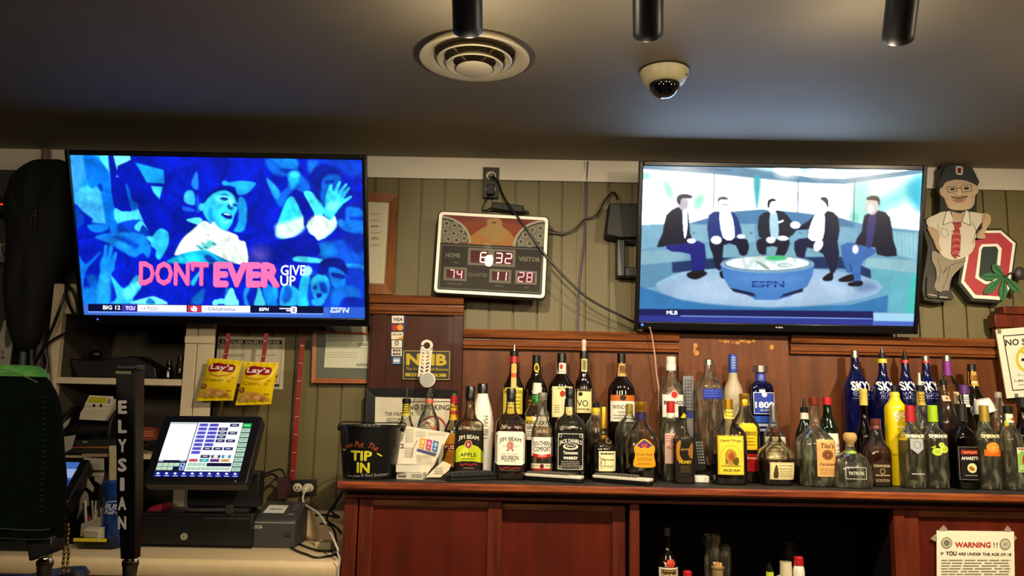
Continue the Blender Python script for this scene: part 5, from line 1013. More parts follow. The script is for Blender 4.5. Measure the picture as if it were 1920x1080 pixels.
win(445, 480, 945, 665); win(192, 684, 436, 830); win(672, 708, 902, 855); win(945, 722, 1175, 868)
I.p(kp([(660, 500), (722, 504), (715, 660), (655, 655)]), '8b8474', 6)
I.t('HOME', *K(286, 562), 8, 26, '9c937c', 4, .03, 0, 3).t('VISITOR', *K(1090, 604), 8, 39, '9c937c', 4, .03, 0, 3).t('QUARTER', *K(548, 775), 8, 36, '7c745f', 4, .03, 0, 3)
I.t('TEMPERATURE', *K(303, 870), 2.6, 29, '9c937c', 4, .01, 0, 3).t('MONTH', *K(775, 893), 2.6, 14, '9c937c', 4, .01, 0, 3).t('DAY', *K(1065, 910), 3, 9, '9c937c', 4, .01, 0, 3).t('PM', *K(325, 642), 2.6, 8, '9c937c', 4, .01, 0, 3)
ink(I, 'printed_face', sbp, fs_)
SEG = {'0': 'abcdef', '1': 'bc', '2': 'abged', '3': 'abgcd', '4': 'fgbc', '6': 'afgedc', '7': 'abc', '8': 'abcdefg', '5': 'afgcd', '9': 'abcdfg'}
D = Ink()
def digit(ch, cx, cy, w_, h, sl=.08):
    s_ = {'a': ((-1, -1), (1, -1)), 'b': ((1, -1), (1, 0)), 'c': ((1, 0), (1, 1)), 'd': ((-1, 1), (1, 1)), 'e': ((-1, 0), (-1, 1)), 'f': ((-1, -1), (-1, 0)), 'g': ((-1, 0), (1, 0))}
    for k in SEG[ch]:
        P_ = []
        for x, y in s_[k]:
            u = cx+x*w_/2-y*h/2*sl; v = cy+y*h/2+x*w_/2*.05; P_.append(K(u, v))
        (x0, y0), (x1, y1) = P_; d = math.hypot(x1-x0, y1-y0); e = .5/d; P_ = [(x0+(x1-x0)*e, y0+(y1-y0)*e), (x1-(x1-x0)*e, y1-(y1-y0)*e)]
        D.ln(P_, 2.6, 'ff5a78', 0); D.ln(P_, 1.3, 'ffd8d0', 1)
for ch, x, y, w_, h in (('6', 607, 585, 62, 102), ('3', 770, 592, 62, 102), ('2', 870, 597, 62, 102), ('7', 275, 765, 48, 88), ('4', 355, 768, 48, 88), ('1', 740, 785, 44, 92), ('1', 826, 790, 44, 92), ('2', 1005, 796, 52, 96), ('8', 1094, 800, 52, 96)): digit(ch, x, y, w_, h)
for y in (568, 628): D.e(*K(690, y), 2, 2, 'ff8a8a', 0, 12)
D.mesh(lambda x, y, l: Vector(fs_(x, y, l+7.5))).build('led_digits', LED, sbp, smooth=False)
def pane(m=.0):
    g = G().box(-.195, .195, -.0052, -.0042, -.143, .143); return g
pane().build('cover_glass', shell('cover_glass', 'f0f0f0', 'd0d0d0', .012, .3), sbp)
# ------------------------------------------------------------------ outlet, adapters, cords at the wall
IVORY = flat('d8cfb4', .4)
def outlet(label, quad, Y, vertical=True):
    P_ = pxp(quad, Y); cx = sum(p[0] for p in P_)/4; cz = sum(p[1] for p in P_)/4
    t = thing('power_outlet', label, 'outlet', (cx, Y, cz)); g = G().prism([(x-cx, z-cz) for x, z in P_], 0, .012); g.build('cover_plate', flat('1c1712', .5), t, bevel=.002)
    w_ = abs(P_[1][0]-P_[0][0])*.5; h = abs(P_[0][1]-P_[3][1])*.5
    for s_ in (-1, 1):
        g = G(); ox, oz = (0, s_*h*.44) if vertical else (s_*w_*.44, 0)
        g.ell((ox, -.001, oz), min(w_, h)*.62, .004, min(w_, h)*.55, 20, 8); o = g.build('socket', IVORY, t)
        G().box(ox-.008, ox-.005, -.0065, -.004, oz-.004, oz+.006).box(ox+.005, ox+.008, -.0065, -.004, oz-.004, oz+.006).cyl((ox, -.0065, oz-.008), (ox, -.004, oz-.008), .0025, None, 10).build('slot', BLKM, o)
    return t
outlet('dark double wall outlet with two plugs above the scoreboard', [(906, 313), (936.5, 314), (934, 371), (905, 370)], WY-.031)
def plug(label, p, mat, r=.014, L=.03, d=(0, -1, -.1)):
    t = thing('power_plug', label, 'plug', p); d = Vector(d).normalized()
    G().cyl((0, 0, 0), d*L*.5, r, r*.9).cyl(d*L*.5, d*L, r*.8, r*.5).build('plug_body', mat, t, ang=30); return t
plug('black plug in the upper socket of the wall outlet over the scoreboard', at(922, 331, WY-.038), BLK)
tag(G().box(-.016, .016, -.03, 0, -.02, .02).build('power_adapter', BLKM, None, at(920, 358, WY-.038), bevel=.003), 'small black adapter in the lower socket of the wall outlet over the scoreboard', 'adapter')
p = at(952, 391, WY-.03); M2 = Euler((0, math.radians(6), 0)).to_matrix().to_4x4()
t = thing('power_brick', 'long black power brick lying along the top of the scoreboard', 'adapter', p)
G().box(-.062, .062, -.025, .02, -.014, .014, 0, M2).build('brick_body', BLKM, t, bevel=.004); G().cyl(M2@Vector((.06, 0, -.003)), M2@Vector((.085, 0, -.006)), .007, .004).build('strain_relief', BLK, t)
def cord(name, label, pts, r, mat, cat='cord', sag=None):
    o = G().tube(pts, r).build(name, mat, None, pts[0], off=pts[0]); return tag(o, label, cat)
A = lambda L: [at(x, y, Y) for x, y, Y in L]
cord('electric_cable', 'long black cord running diagonally over the scoreboard to the right television', A([(923, 330, 3.03), (934, 342, 3.02), (946, 372, 2.985), (985, 426, 2.96), (1030, 488, 2.96), (1085, 545, 2.98), (1120, 570, 2.99), (1160, 590, 3.0), (1192, 606, 3.02)]), .0045, BLK)
cord('electric_cable', 'thin black cord from the scoreboard side to the black box by the right television', A([(1029, 430, 3.05), (1040, 434, 3.06), (1058, 437, 3.07), (1080, 428, 3.07), (1098, 410, 3.07), (1118, 404, 3.07), (1132, 380, 3.07), (1144, 364, 3.07), (1152, 361, 3.06), (1158, 374, 3.04)]), .0036, BLK)
cord('electric_cable', 'black cord looping from the wall outlet down to the power brick', A([(918, 366, 3.06), (909, 378, 3.07), (904, 392, 3.075), (912, 394, 3.07), (922, 390, 3.06)]), .003, BLK)
cord('data_cable', 'purple cable hanging down the panelled wall between scoreboard and right television', A([(1102, 302, 3.075), (1100, 345, 3.085), (1099, 400, 3.085), (1096, 450, 3.085), (1090, 500, 3.085), (1085, 560, 3.085), (1083, 622, 3.085)]), .0028, flat('4a3a6e', .45))
cord('data_cable', 'thin beige cable beside the purple cable on the panelled wall', A([(1096, 304, 3.08), (1093, 360, 3.09), (1086, 420, 3.09), (1083, 470, 3.09), (1083, 520, 3.09), (1080, 560, 3.09)]), .0016, flat('9a8e6c', .5))
cord('electric_cable', 'pale pink cord hanging from the corner of the right television behind bottles', A([(1218, 614, 2.955), (1222, 628, 2.98), (1227, 660, 2.995), (1231, 700, 3.0), (1235, 730, 3.0), (1236, 770, 3.0)]), .003, flat('c99a86', .5))
t = thing('speaker_box', 'black box hanging on the wall half hidden by the right television', 'speaker', at(1172, 425, 3.04))
R = at(1172, 425, 3.04)
G().prism([(x-R.x, z-R.z) for x, z in pxp([(1143, 381), (1203, 381), (1203, 445), (1164, 446), (1136, 440)], 3.0)], -.04, .05).build('box_body', BLKM, t, bevel=.005); G().box(-.03, .03, .05, .058, -.03, .03).build('wall_clip', BLKM, t)
R = at(1180, 485, 3.06); t = thing('wall_bracket', 'black open bracket below the wall box behind the right television', 'bracket', R)
P_ = pxp([(1155, 448), (1203, 448), (1203, 520), (1155, 520)], 3.06); P2 = pxp([(1170, 455), (1196, 455), (1193, 503), (1170, 503)], 3.06)
G().box(P_[3][0]-R.x, P2[0][0]-R.x, -.03, .038, P_[3][1]-R.z, P_[0][1]-R.z).box(P2[0][0]-R.x, P_[1][0]-R.x, -.03, .038, P_[3][1]-R.z, P2[3][1]-R.z).box(P2[1][0]-R.x, P_[1][0]-R.x, -.03, .038, P2[3][1]-R.z, P_[0][1]-R.z).box(P2[0][0]-R.x, P2[1][0]-R.x, -.03, .038, P2[0][1]-R.z, P_[0][1]-R.z).build('bracket_frame', BLK, t, bevel=.003)
# ------------------------------------------------------------------ cut-out figure leaning on a big letter
FY = 3.045
R = at(1790, 560, FY)
t = thing('wall_cutout', 'painted wooden cutout of an elderly man in cap and tie, right of the right television', 'wall art', R)
C4 = lambda L: [(1700+x/3.086, 290+y/3.086) for x, y in L]
def cut(name, L, col, y0, y1, parent, I=None, k=2, edge='14110e'):
    P_ = pxp(crom2(C4(L), k) if k else C4(L), FY); P_ = [(x-R.x, z-R.z) for x, z in P_]
    g = G().prism(P_, y0, y1)
    if I: I.mesh(lambda x, y, l: at(x, y, FY)-R+Vector((0, y0-.0005-l*.0004, 0)), g, m=1); g.hc = True
    return g.build(name, [flat(col, .5), PRINT], parent, smooth=False)
i4 = lambda x, y: (1700+x/3.086, 290+y/3.086)
cut('backing', [(95, 700), (120, 540), (90, 390), (190, 340), (185, 90), (240, 62), (370, 80), (410, 170), (400, 330), (470, 360), (475, 410), (440, 490), (380, 500), (340, 600), (240, 720), (262, 840), (100, 840)], '16130f', -.004, .03, t)
I = Ink().p(C4([(210, 90), (260, 70), (330, 75), (320, 130), (220, 150)]), '33373c', 0, 2); x, y = i4(293, 98); I.p(C4([(272, 78), (280, 72), (306, 74), (313, 82), (312, 116), (305, 124), (281, 122), (273, 114)]), 'c9c2b4', 1).p(C4([(281, 82), (304, 83), (303, 115), (282, 114)]), '8c2226', 2).p(C4([(288, 90), (298, 90), (297, 107), (289, 106)]), '25292e', 3)
cut('cap', [(182, 192), (190, 130), (210, 85), (245, 66), (300, 62), (365, 78), (385, 120), (410, 165), (385, 175), (330, 155), (270, 150), (215, 165)], '25292e', -.014, -.004, t, I)
I = Ink()
skin2 = '9c8468'
for L, c_ in (([(225, 190), (275, 192), (280, 218), (232, 222)], 'b9a98e'), ([(305, 186), (360, 180), (362, 215), (310, 220)], 'b9a98e')): I.p(C4(L), c_, 0, 2)
I.ln(C4([(222, 190), (278, 192), (281, 218), (232, 224), (222, 190)]), .9, '3a3026', 1).ln(C4([(304, 186), (364, 178), (364, 216), (312, 222), (304, 186)]), .9, '3a3026', 1).ln(C4([(278, 200), (304, 198)]), .9, '3a3026', 1)
I.p(C4([(240, 202), (262, 198), (270, 206), (250, 212)]), '2a2018', 1, 2).p(C4([(320, 196), (345, 192), (350, 202), (330, 208)]), '2a2018', 1, 2).p(C4([(284, 205), (300, 205), (312, 238), (296, 248), (276, 240)]), 'cdb294', 0, 2).ln(C4([(276, 236), (294, 248), (314, 238)]), .8, '5a4634', 1)
I.p(C4([(248, 244), (290, 252), (340, 240), (335, 254), (290, 262), (255, 256)]), '6d5640', 1, 2).ln(C4([(252, 268), (290, 266), (335, 264)]), 1, '4a2a20', 2).p(C4([(262, 272), (325, 270), (310, 280), (275, 280)]), 'a06a56', 1, 2).ln(C4([(225, 250), (218, 280), (240, 312)]), .8, skin2, 1).ln(C4([(368, 240), (372, 280), (350, 305)]), .8, skin2, 1).ln(C4([(240, 180), (280, 172), (340, 168)]), .7, skin2, 1)
cut('head', [(200, 190), (220, 160), (280, 148), (345, 154), (385, 178), (404, 190), (402, 225), (386, 240), (380, 290), (350, 320), (280, 326), (230, 312), (210, 258), (190, 240), (182, 205)], 'bfa688', -.012, -.003, t, I)
I = Ink()
I.p(C4([(218, 335), (240, 330), (262, 390), (200, 410)]), 'd8d2c2', 0).ln(C4([(218, 335), (200, 410), (262, 388)]), 1, '2a241c', 1).p(C4([(330, 325), (352, 335), (360, 415), (310, 390)]), 'd8d2c2', 0).ln(C4([(350, 335), (360, 415), (308, 392), (330, 330)]), 1, '2a241c', 1)
I.ln(C4([(190, 430), (225, 436), (232, 470), (210, 482), (190, 466), (190, 430)]), .7, '6e6656', 1).ln(C4([(370, 400), (392, 440), (372, 520)]), .9, '4a4336', 1).ln(C4([(170, 400), (180, 470), (172, 520)]), .8, '8e8673', 1).p(C4([(280, 340), (300, 345), (330, 330), (310, 390), (262, 390), (245, 330)]), 'b49a7c', 0)
cut('shirt', [(105, 380), (150, 355), (215, 332), (250, 385), (320, 380), (350, 335), (420, 345), (462, 350), (420, 400), (385, 460), (385, 530), (345, 590), (250, 612), (190, 580), (175, 540), (170, 440), (120, 425)], 'c6bfae', -.012, -.003, t, I, 2)
I = Ink(); I.ln(C4([(250, 400), (300, 404)]), .8, '5a1a1c', 1)
for k in range(9): y = 440+k*18; I.ln(C4([(250, y+10), (272, y), (296, y+8)]), 1.4, 'c07a70' if k % 2 else '7a1c20', 1)
cut('tie', [(258, 395), (300, 392), (304, 418), (290, 432), (300, 480), (296, 560), (272, 606), (246, 580), (250, 480), (268, 432)], '9c3030', -.017, -.012, t, I, 1)
I = Ink().ln(C4([(440, 352), (420, 420), (400, 470)]), .7, '7a5f44', 1)
cut('right_arm', [(425, 350), (465, 352), (474, 380), (466, 410), (440, 450), (442, 488), (415, 490), (395, 484), (400, 450), (425, 430)], 'b39878', -.016, -.006, t, I)
cut('left_arm', [(112, 420), (170, 440), (176, 520), (190, 560), (165, 552), (145, 500), (118, 450)], 'a88c6c', -.014, -.004, t)
I = Ink().ln(C4([(225, 650), (200, 690), (250, 640), (320, 620)]), 1, '4a4238', 1).ln(C4([(170, 600), (190, 680), (172, 740)]), .8, '5a5246', 1).ln(C4([(240, 650), (225, 720), (200, 780)]), .9, '4a4238', 1)
cut('trousers', [(140, 560), (180, 575), (250, 612), (330, 600), (320, 640), (270, 690), (240, 740), (235, 790), (190, 800), (150, 770), (165, 720), (160, 660), (140, 620)], '857a68', -.011, -.003, t, I)
for L in ([(108, 720), (120, 706), (150, 712), (148, 760), (165, 790), (175, 830), (112, 828), (106, 790)], [(172, 808), (200, 790), (240, 792), (258, 820), (256, 838), (190, 836), (172, 830)]):
    I = Ink().ln(C4([(L[0][0]+8, L[0][1]+90 if L[0][0] < 120 else L[0][1]+18), (L[0][0]+55, L[0][1]+100 if L[0][0] < 120 else L[0][1]+20)]), 1.2, 'cfc8b8', 1); cut('shoe', L, '2b221c', -.013, -.004, t, I)
R = at(1853, 565, FY)
t = thing('letter_sign', 'red and white block letter O sign with buckeye leaf, beside the cutout man', 'sign', R)
o_ = lambda L: [(x-R.x, z-R.z) for x, z in pxp(C4(L), FY)]
def ringp(name, Lo, Li, mat, y0, y1, parent):
    a, b = o_(Lo), o_(Li); n = len(a); g = G()
    g.add([(x, y, z) for P_, y in ((a, y1), (a, y0), (b, y0), (b, y1)) for x, z in P_], [(k*n+i, k*n+(i+1) % n, ((k+1) % 4)*n+(i+1) % n, ((k+1) % 4)*n+i) for k in range(4) for i in range(n)])
    return g.build(name, mat, parent, smooth=False)
Lo = [(405, 430), (545, 426), (640, 510), (600, 790), (540, 858), (378, 846), (295, 745), (340, 500)]
L1 = [(412, 442), (540, 440), (625, 515), (588, 780), (534, 842), (384, 832), (310, 740), (352, 508)]
L2 = [(420, 456), (536, 454), (608, 520), (575, 770), (527, 822), (392, 812), (328, 732), (366, 514)]
L3 = [(430, 520), (520, 517), (545, 545), (530, 700), (505, 752), (445, 750), (392, 715), (415, 540)]
L4 = [(438, 535), (512, 532), (526, 552), (512, 690), (492, 735), (452, 733), (412, 704), (428, 550)]
g = G().prism(o_(Lo), .0, .035); g.build('backing', flat('1e1a16', .5), t, smooth=False)
ringp('white_border', L1, L2, WHITE, -.006, -.0005, t); ringp('red_letter', L2, L3, flat('a8333a', .5), -.004, -.0005, t); ringp('white_border', L3, L4, WHITE, -.006, -.0005, t)
G().prism(o_(L4), -.002, -.0003).build('centre', flat('1f2f2a', .5), t, smooth=False)
LEAF = flat('2f6a3e', .5); cx, cy = 555, 705
leaf = G()
tips = [((485, 640), 60), ((415, 710), 55), ((435, 810), 62), ((545, 850), 60), ((645, 800), 60)]
for (tx, ty), wd in tips:
    dx, dy = tx-cx, ty-cy; d = math.hypot(dx, dy); nx, ny = -dy/d, dx/d; q = wd*.42
    leaf.prism(o_(crom2([(cx, cy), (cx+dx*.35+nx*q*.6, cy+dy*.35+ny*q*.6), (cx+dx*.65+nx*q, cy+dy*.65+ny*q), (tx, ty), (cx+dx*.65-nx*q, cy+dy*.65-ny*q), (cx+dx*.35-nx*q*.6, cy+dy*.35-ny*q*.6)], 2)), -.014+wd*.00004, -.007)
I = Ink()
for (tx, ty), wd in tips: I.ln(C4([(cx, cy), (cx+(tx-cx)*.9, cy+(ty-cy)*.9)]), .8, '16381f', 0)
I.mesh(lambda x, y, l: at(x, y, FY)-R+Vector((0, -.0145, 0)), leaf, m=1); leaf.hc = True
leaf.build('leaf', [LEAF, PRINT], t, smooth=False)
g = G(); q = at(*i4(645, 690), FY)-R; g.ell((q.x, -.012, q.z), .023, .012, .026, 18, 12); g.tube([at(*i4(560, 706), FY)-R+Vector((0, -.01, 0)), at(*i4(600, 685), FY)-R+Vector((0, -.012, 0)), q+Vector((-.015, -.012, 0))], .004)
g.build('buckeye_nut', flat('33302e', .5), t)
# ------------------------------------------------------------------ signs and frames
t = thing('sign', 'white framed no smoking sign tilted at the right edge above the bottles', 'sign', at(1900, 745, 2.99)); R = at(1900, 745, 2.99)
I = Ink()
I.ln([(1990, 622), (1881, 630), (1899, 732), (2000, 724)], 1.8, '1c1a16', 0).t('NO SMOKING', 1937, 639, 11.5, 104, '17150f', 1, .02, 0, -4).o(1933, 673, 29, 27, 5, 'c8b62a', 1, 40).ln([(1912, 655), (1954, 692)], 4.5, 'c8b62a', 2).r(1915, 672, 1942, 677, '1c1a16', 1).r(1944, 672, 1948, 677, '6a6a60', 1)
I.t('To report violations', 1936, 702, 4.5, 58, '3a372e', 1, .005, 0, -4).t('1-866-559-6446', 1934, 712, 4.5, 64, '3a372e', 1, .01, 0, -4).t('smoking is prohibited', 1938, 720, 3.5, 56, '3a372e', 1, .0, 0, -4)
P_ = pxp([(1867, 618), (2000, 607), (2010, 738), (1888, 747)], 2.99)
g = G().prism([(x-R.x, z-R.z) for x, z in P_], 0, .006); I.mesh(wmap(2.99, R), g, m=1); g.build('sign_board', [flat('e2dcc8', .4), PRINT], t, smooth=False)
for x, y in ((1873, 621), (1905, 741)): G().box(at(x, y, 2.99).x-R.x-.006, at(x, y, 2.99).x-R.x+.006, -.004, .012, at(x, y, 2.99).z-R.z-.008, at(x, y, 2.99).z-R.z+.006).build('clip', flat('9a9a92', .3, .6), t)
I = Ink()
PP = lambda L: [(680+x/4.91, 560+y/4.91) for x, y in L]
for a, b, c_ in (((270, 157), (378, 225), 'e6e0d2'), ((264, 308), (374, 375), 'e6ddc8'), ((268, 384), (362, 450), 'e6e0d2'), ((266, 460), (360, 528), 'e6e0d2'), ((274, 538), (350, 602), '2a5ca8')):
    (x0, y0), (x1, y1) = PP([a, b]); I.r(x0, y0, x1, y1, c_, 0)
x, y = PP([(326, 191)])[0]; I.t('VISA', x, y, 6.2, 17, '1d1d2c', 1, .03, .15)
(x, y), = PP([(298, 265)]); I.e(x, y, 5.8, 6, 'b52a28', 0, 18); (x, y), = PP([(346, 265)]); I.e(x, y, 5.8, 6, 'dd9a2c', 1, 18)
(x, y), = PP([(320, 330)]); I.t('DISCOVER', x, y, 3.2, 18, '2a2418', 1, .03); I.p(PP([(300, 372), (374, 345), (374, 374)]), 'd98a2c', 1)
(x, y), = PP([(314, 406)]); I.o(x, y, 4.4, 4, 1.4, '2a2a2a', 1, 16).r(x-.5, y-4, x+.7, y+4, '2a2a2a', 1); I.g(x-7, y+5, x+7, y+7, 1, '77705f', 1)
for k, c_ in enumerate(('1f3f8c', 'a32430', '2f7a3a')): x, y = PP([(288+k*26, 494)])[0]; I.r(x-2.2, y-5.5, x+2.2, y+5.5, c_, 1); I.r(x-2, y-1.4, x+1.4, y+1.2, 'e6e0d2', 2)
x, y = PP([(312, 570)])[0]; I.r(x-6, y-2.5, x+6, y+2.6, 'dfe6f0', 1); I.t('AMERICAN', x, y-4.3, 2, 12, 'dfe6f0', 1); I.t('EXPRESS', x, y+4.6, 2, 12, 'dfe6f0', 1)
I.r(*PP([(378, 157)])[0], *PP([(390, 300)])[0], '1f3a9a', 0)
sheet('card_decal', 'vertical strip of payment card decals on the dark wood panel', 'sticker', PP([(262, 148), (392, 152), (376, 606), (256, 604)]), RB, .0015, flat('15100e', .5), I)
I = Ink(); N = lambda x, y: (680+x/4.91, 560+y/4.91)
I.ln([N(380, 480), N(802, 487), N(796, 744), N(372, 738), N(380, 480)], 1.2, 'b9a23c', 0).t('NFIB', *N(588, 560), 20, 73, 'c2a82c', 1, .045, 0, 1).t('The Voice of Small Business', *N(594, 647), 5.2, 79, 'b59c2c', 1, .015, 0, 1).p([N(394, 684), N(770, 692), N(768, 720), N(392, 714)], 'b9a02c', 1).t('M E M B E R', *N(580, 702), 3.6, 56, '2a2210', 2, .02, 0, 1)
sheet('member_sign', 'black and gold rectangular membership plaque on the dark wood panel', 'sign', [N(370, 470), N(812, 478), N(806, 754), N(362, 748)], RB-.001, .002, flat('15110c', .4), I)
# framed occupancy / no smoking sheet leaning behind bottles
FYY = 3.02
R = at(770, 870, FYY); t = thing('framed_notice', 'black framed white notice standing behind the tip bucket and front bottles', 'picture frame', (R.x, FYY, CZ+.0005)); R = Vector((R.x, FYY, CZ+.0005))
P_ = pxp([(687, 727), (858, 731), (856, 880), (684, 880)], FYY); P2 = pxp([(704, 743), (852, 747), (850, 880), (701, 880)], FYY)
P_ = [(x-R.x, max(z-R.z, 0)) for x, z in P_]; P2 = [(x-R.x, max(z-R.z, .012)) for x, z in P2]
g = G(); g.add([(x, y, z) for Q_, y in ((P_, .012), (P_, -.008), (P2, -.006), (P2, .012)) for x, z in Q_], [(k*4+i, k*4+(i+1) % 4, (k+1) % 4*4+(i+1) % 4, (k+1) % 4*4+i) for k in range(4) for i in range(4)])
g.build('frame', BLK, t, smooth=False)
I = Ink().t('THE MAXIMUM', 748, 776, 7, 53, '4a463a', 1, .01).t('OCCUPANCY', 748, 787.5, 7, 46, '4a463a', 1, .01).t('NO SMOKING', 805, 763.5, 9.5, 76, '2c2a24', 1, .02, 0, .5).r(766, 752.3, 850, 753.6, '3a362c', 1).o(812, 805, 26, 26, 4, 'b23a3a', 1, 36).ln([(795, 787), (830, 822)], 4, 'b23a3a', 1).ln([(766, 748), (766, 880)], .5, '9a917a', 1)
g = G().prism([(x, z) for x, z in P2], -.001, .01); I.mesh(wmap(FYY, R+Vector((0, .001, 0))), g, m=1); g.build('paper', [flat('d8cfb6', .5), PRINT], t, smooth=False)
# orange frame under the left television
OAK = mottled('orange_oak', '8a4a22', 'a45a2a', 5, (4, 4, 1), .4, 6, .05)
def frame(label, outer, inner, Y, mat, back, papers, wood, cut_=None, depth=.02, nm='picture_frame'):
    a, b = pxp(outer, Y), pxp(inner, Y); cx = sum(p[0] for p in a)/4; cz = min(p[1] for p in a); R = Vector((cx, Y, cz))
    t = thing(nm, label, 'picture frame', R)
    a = [(x-cx, z-cz) for x, z in a]; b = [(x-cx, z-cz) for x, z in b]; n = 4; g = G()
    g.add([(x, y, z) for Q_, y in ((a, depth), (a, -.002), (b, .002), (b, depth)) for x, z in Q_], [(k*4+i, k*4+(i+1) % 4, (k+1) % 4*4+(i+1) % 4, (k+1) % 4*4+i) for k in range(4) for i in range(4)])
    g.build('frame', wood, t, smooth=False)
    G().prism(b, .008, depth).build('mat_board', back, t, smooth=False)
    for nm2, quad, col, I in papers:
        P_ = [(x-cx, z-cz) for x, z in pxp(quad, Y)]; g = G().prism(P_, .006, .0078)
        if I: I.mesh(lambda x, y, l: at(x, y, Y)-R+Vector((0, .0055-l*.0003, 0)), g, m=1); g.hc = True
        g.build(nm2, [flat(col, .55), PRINT], t, smooth=False)
    return t
PQ = lambda x, y: (350+x/5.486, 600+y/5.486)
I1 = Ink().g(*PQ(1760, 240), *PQ(1880, 270), 2, '3a3a34', 1).g(*PQ(1430, 330), *PQ(1760, 400), 3, 'a8a894', 1, .2).g(*PQ(1745, 450), *PQ(1880, 480), 2, '3a3a34', 1).ln([PQ(1420, 290), PQ(1880, 292)], .5, '8e8e7c', 1)
I0 = Ink().g(*PQ(1450, 90), *PQ(1740, 190), 5, '8c8c80', 1, .25)
frame('orange wood frame with grey mat and two papers under the left television', [PQ(1300, 110), (702, 624), (701, 719), PQ(1283, 648)], [PQ(1338, 130), (700, 628), (699, 711), PQ(1326, 598)], WY-.028, None, flat('5c6052', .5),
      [('upper_paper', [PQ(1428, 52), PQ(1835, 55), PQ(1845, 220), PQ(1425, 220)], 'a9aa9a', I0), ('lower_paper', [PQ(1428, 218), PQ(1890, 222), PQ(1885, 496), PQ(1408, 488)], 'cfd0b8', I1)], OAK)  # darker top of the one paper: the television's shadow put into its colour
OAK2 = mottled('brown_oak', '6a3a16', '8a5220', 5, (4, 4, 1), .4, 6, .05)
I = Ink().g(694, 400, 712, 470, 6, '9a927c', 1, .2).g(696, 422, 708, 428, 1, '7d7560', 1).g(696, 444, 708, 450, 1, '7d7560', 1).ln([(712, 380), (716, 380), (712, 530)], .5, 'a69c84', 1)
frame('wooden certificate frame half hidden by the right edge of the left television', [(640, 358), (746, 364), (737, 552), (640, 549)], [(645, 374), (731, 379), (722, 533), (645, 531)], WY-.03, None, flat('8f866c', .5), [('certificate', [(650, 376), (728, 380), (719, 531), (650, 529)], 'bfb69c', I)], OAK2)
# license behind the chips
LQ_ = lambda x, y: PQ(x, y)
I = Ink().p([PQ(340, 200), PQ(980, 210), PQ(978, 250), PQ(338, 240)], '1f1d1a', 1).t('RETAILER SALES LICENSE', *PQ(660, 226), 4.6, 108, 'd8d0bc', 2, .03, 0, .8).ln([PQ(540, 255), PQ(800, 258)], .8, '1f1d1a', 1).ln([PQ(345, 260), PQ(335, 690), PQ(950, 700), PQ(985, 270)], .6, '7a7262', 1).g(*PQ(360, 355), *PQ(600, 385), 2, '4a463a', 1, .3).g(*PQ(720, 360), *PQ(920, 375), 1, '4a463a', 1, .3).e(*PQ(905, 577), 5, 5.4, '2a2820', 1, 16).e(*PQ(905, 577), 3, 3.3, '8a8472', 2, 12).g(*PQ(880, 625), *PQ(930, 640), 1, '3a362c', 1).r(*PQ(340, 660), *PQ(955, 684), '2a2722', 1)
sheet('license_paper', 'white printed licence sheet on the wall behind the two chip bags', 'paper', [PQ(305, 165), PQ(1012, 180), PQ(990, 715), PQ(290, 700)], WY-.004, .001, flat('c8bea6', .5), I)
# warning sheet on the right cabinet door
W6 = lambda x, y: (1540+x/5.053, 900+y/5.053)
I = Ink().t('WARNING', *W6(1435, 613), 9.6, 66, 'b32a20', 1, .03, 0, .3).t('!!', *W6(1650, 615), 9.6, 8, '5a4a40', 1, .0).t('IF', *W6(1143, 695), 4.8, 5, '2c281e', 1, .02).t('YOU', *W6(1230, 694), 7.8, 19.5, '2c281e', 1, .03).t('ARE UNDER THE AGE OF 18', *W6(1547, 702), 5.2, 99, '2c281e', 1, .02, 0, .8)
for q in ((1186, 595), (1740, 608)): x, y = W6(*q); I.e(x, y, 10.5, 10.8, '8e8a78', 1, 28).e(x, y, 8.4, 8.6, 'c8c2aa', 2, 28).e(x, y, 5.5, 5.4, '55534a' if q[0] < 1500 else 'd8d2ba', 3, 18); I.g(x-4, y-3, x+4, y+4, 3, 'b5b09a' if q[0] < 1500 else '55534a', 4, .4)
I.g(*W6(1135, 755), *W6(1795, 1150), 15, '8a836e', 1, .42)
o = sheet('warning_notice', 'white taped warning notice on the right cabinet door below the bar top', 'notice', [W6(1092, 478), W6(1825, 488), W6(1840, 1250), W6(1095, 1250)], DY+.0045, .0008, flat('f6eed6', .5), I)
tape = flat('9b8a76', .35)
for L in ([(1115, 470), (1160, 425), (1195, 465), (1190, 482), (1110, 482)], [(1090, 505), (1032, 555), (1080, 585), (1098, 570)], [(1735, 470), (1765, 430), (1800, 468), (1800, 490), (1735, 490)], [(1828, 520), (1856, 548), (1832, 580)]):
    P_ = pxp([W6(*q) for q in L], DY+.0035); G().prism([(x-o.location.x, z-o.location.z) for x, z in P_], .0-.0006, -.0004).build('tape', tape, o, smooth=False)
# ------------------------------------------------------------------ things on the bar top
def onbar(px, py, z=CZ): return atz(px, py, z)
b = onbar(692, 896); bY = 2.74
x0 = at(694, 850, bY).x; kk = at(695, 850, bY).x-x0; zz = lambda py: at(693, py, bY).z-CZ-.0006
t = thing('tip_bucket', 'black metal tip bucket with handwritten chalk lettering at the left end of the bar', 'bucket', (x0, bY, CZ+.0006))
prof = [(47.5, 0), (48.5, .004)]+[(48.5+(58.5-48.5)*q, zz(897)+(zz(800)-zz(897))*q) for q in (.2, .4, .6, .8, 1)]
pr = [(r*kk, max(z, 0)) for r, z in prof]; pr[0] = (pr[0][0], 0)
pr2 = [(r-.002, z) for r, z in pr[:0:-1]]; pr2[-1] = (pr2[-1][0], .008)
ins = [(r-.0025, z) for r, z in pr[2:][::-1]]
G().lathe(pr+[(pr[-1][0]+.003, pr[-1][1]), (pr[-1][0]+.003, pr[-1][1]+.005), (pr[-1][0]-.002, pr[-1][1]+.005)]+ins+[(ins[-1][0]-.004, .006), (.001, .006)], 56).build('pail', flat('0d0d0d', .35, 0, .2), t, ang=50)
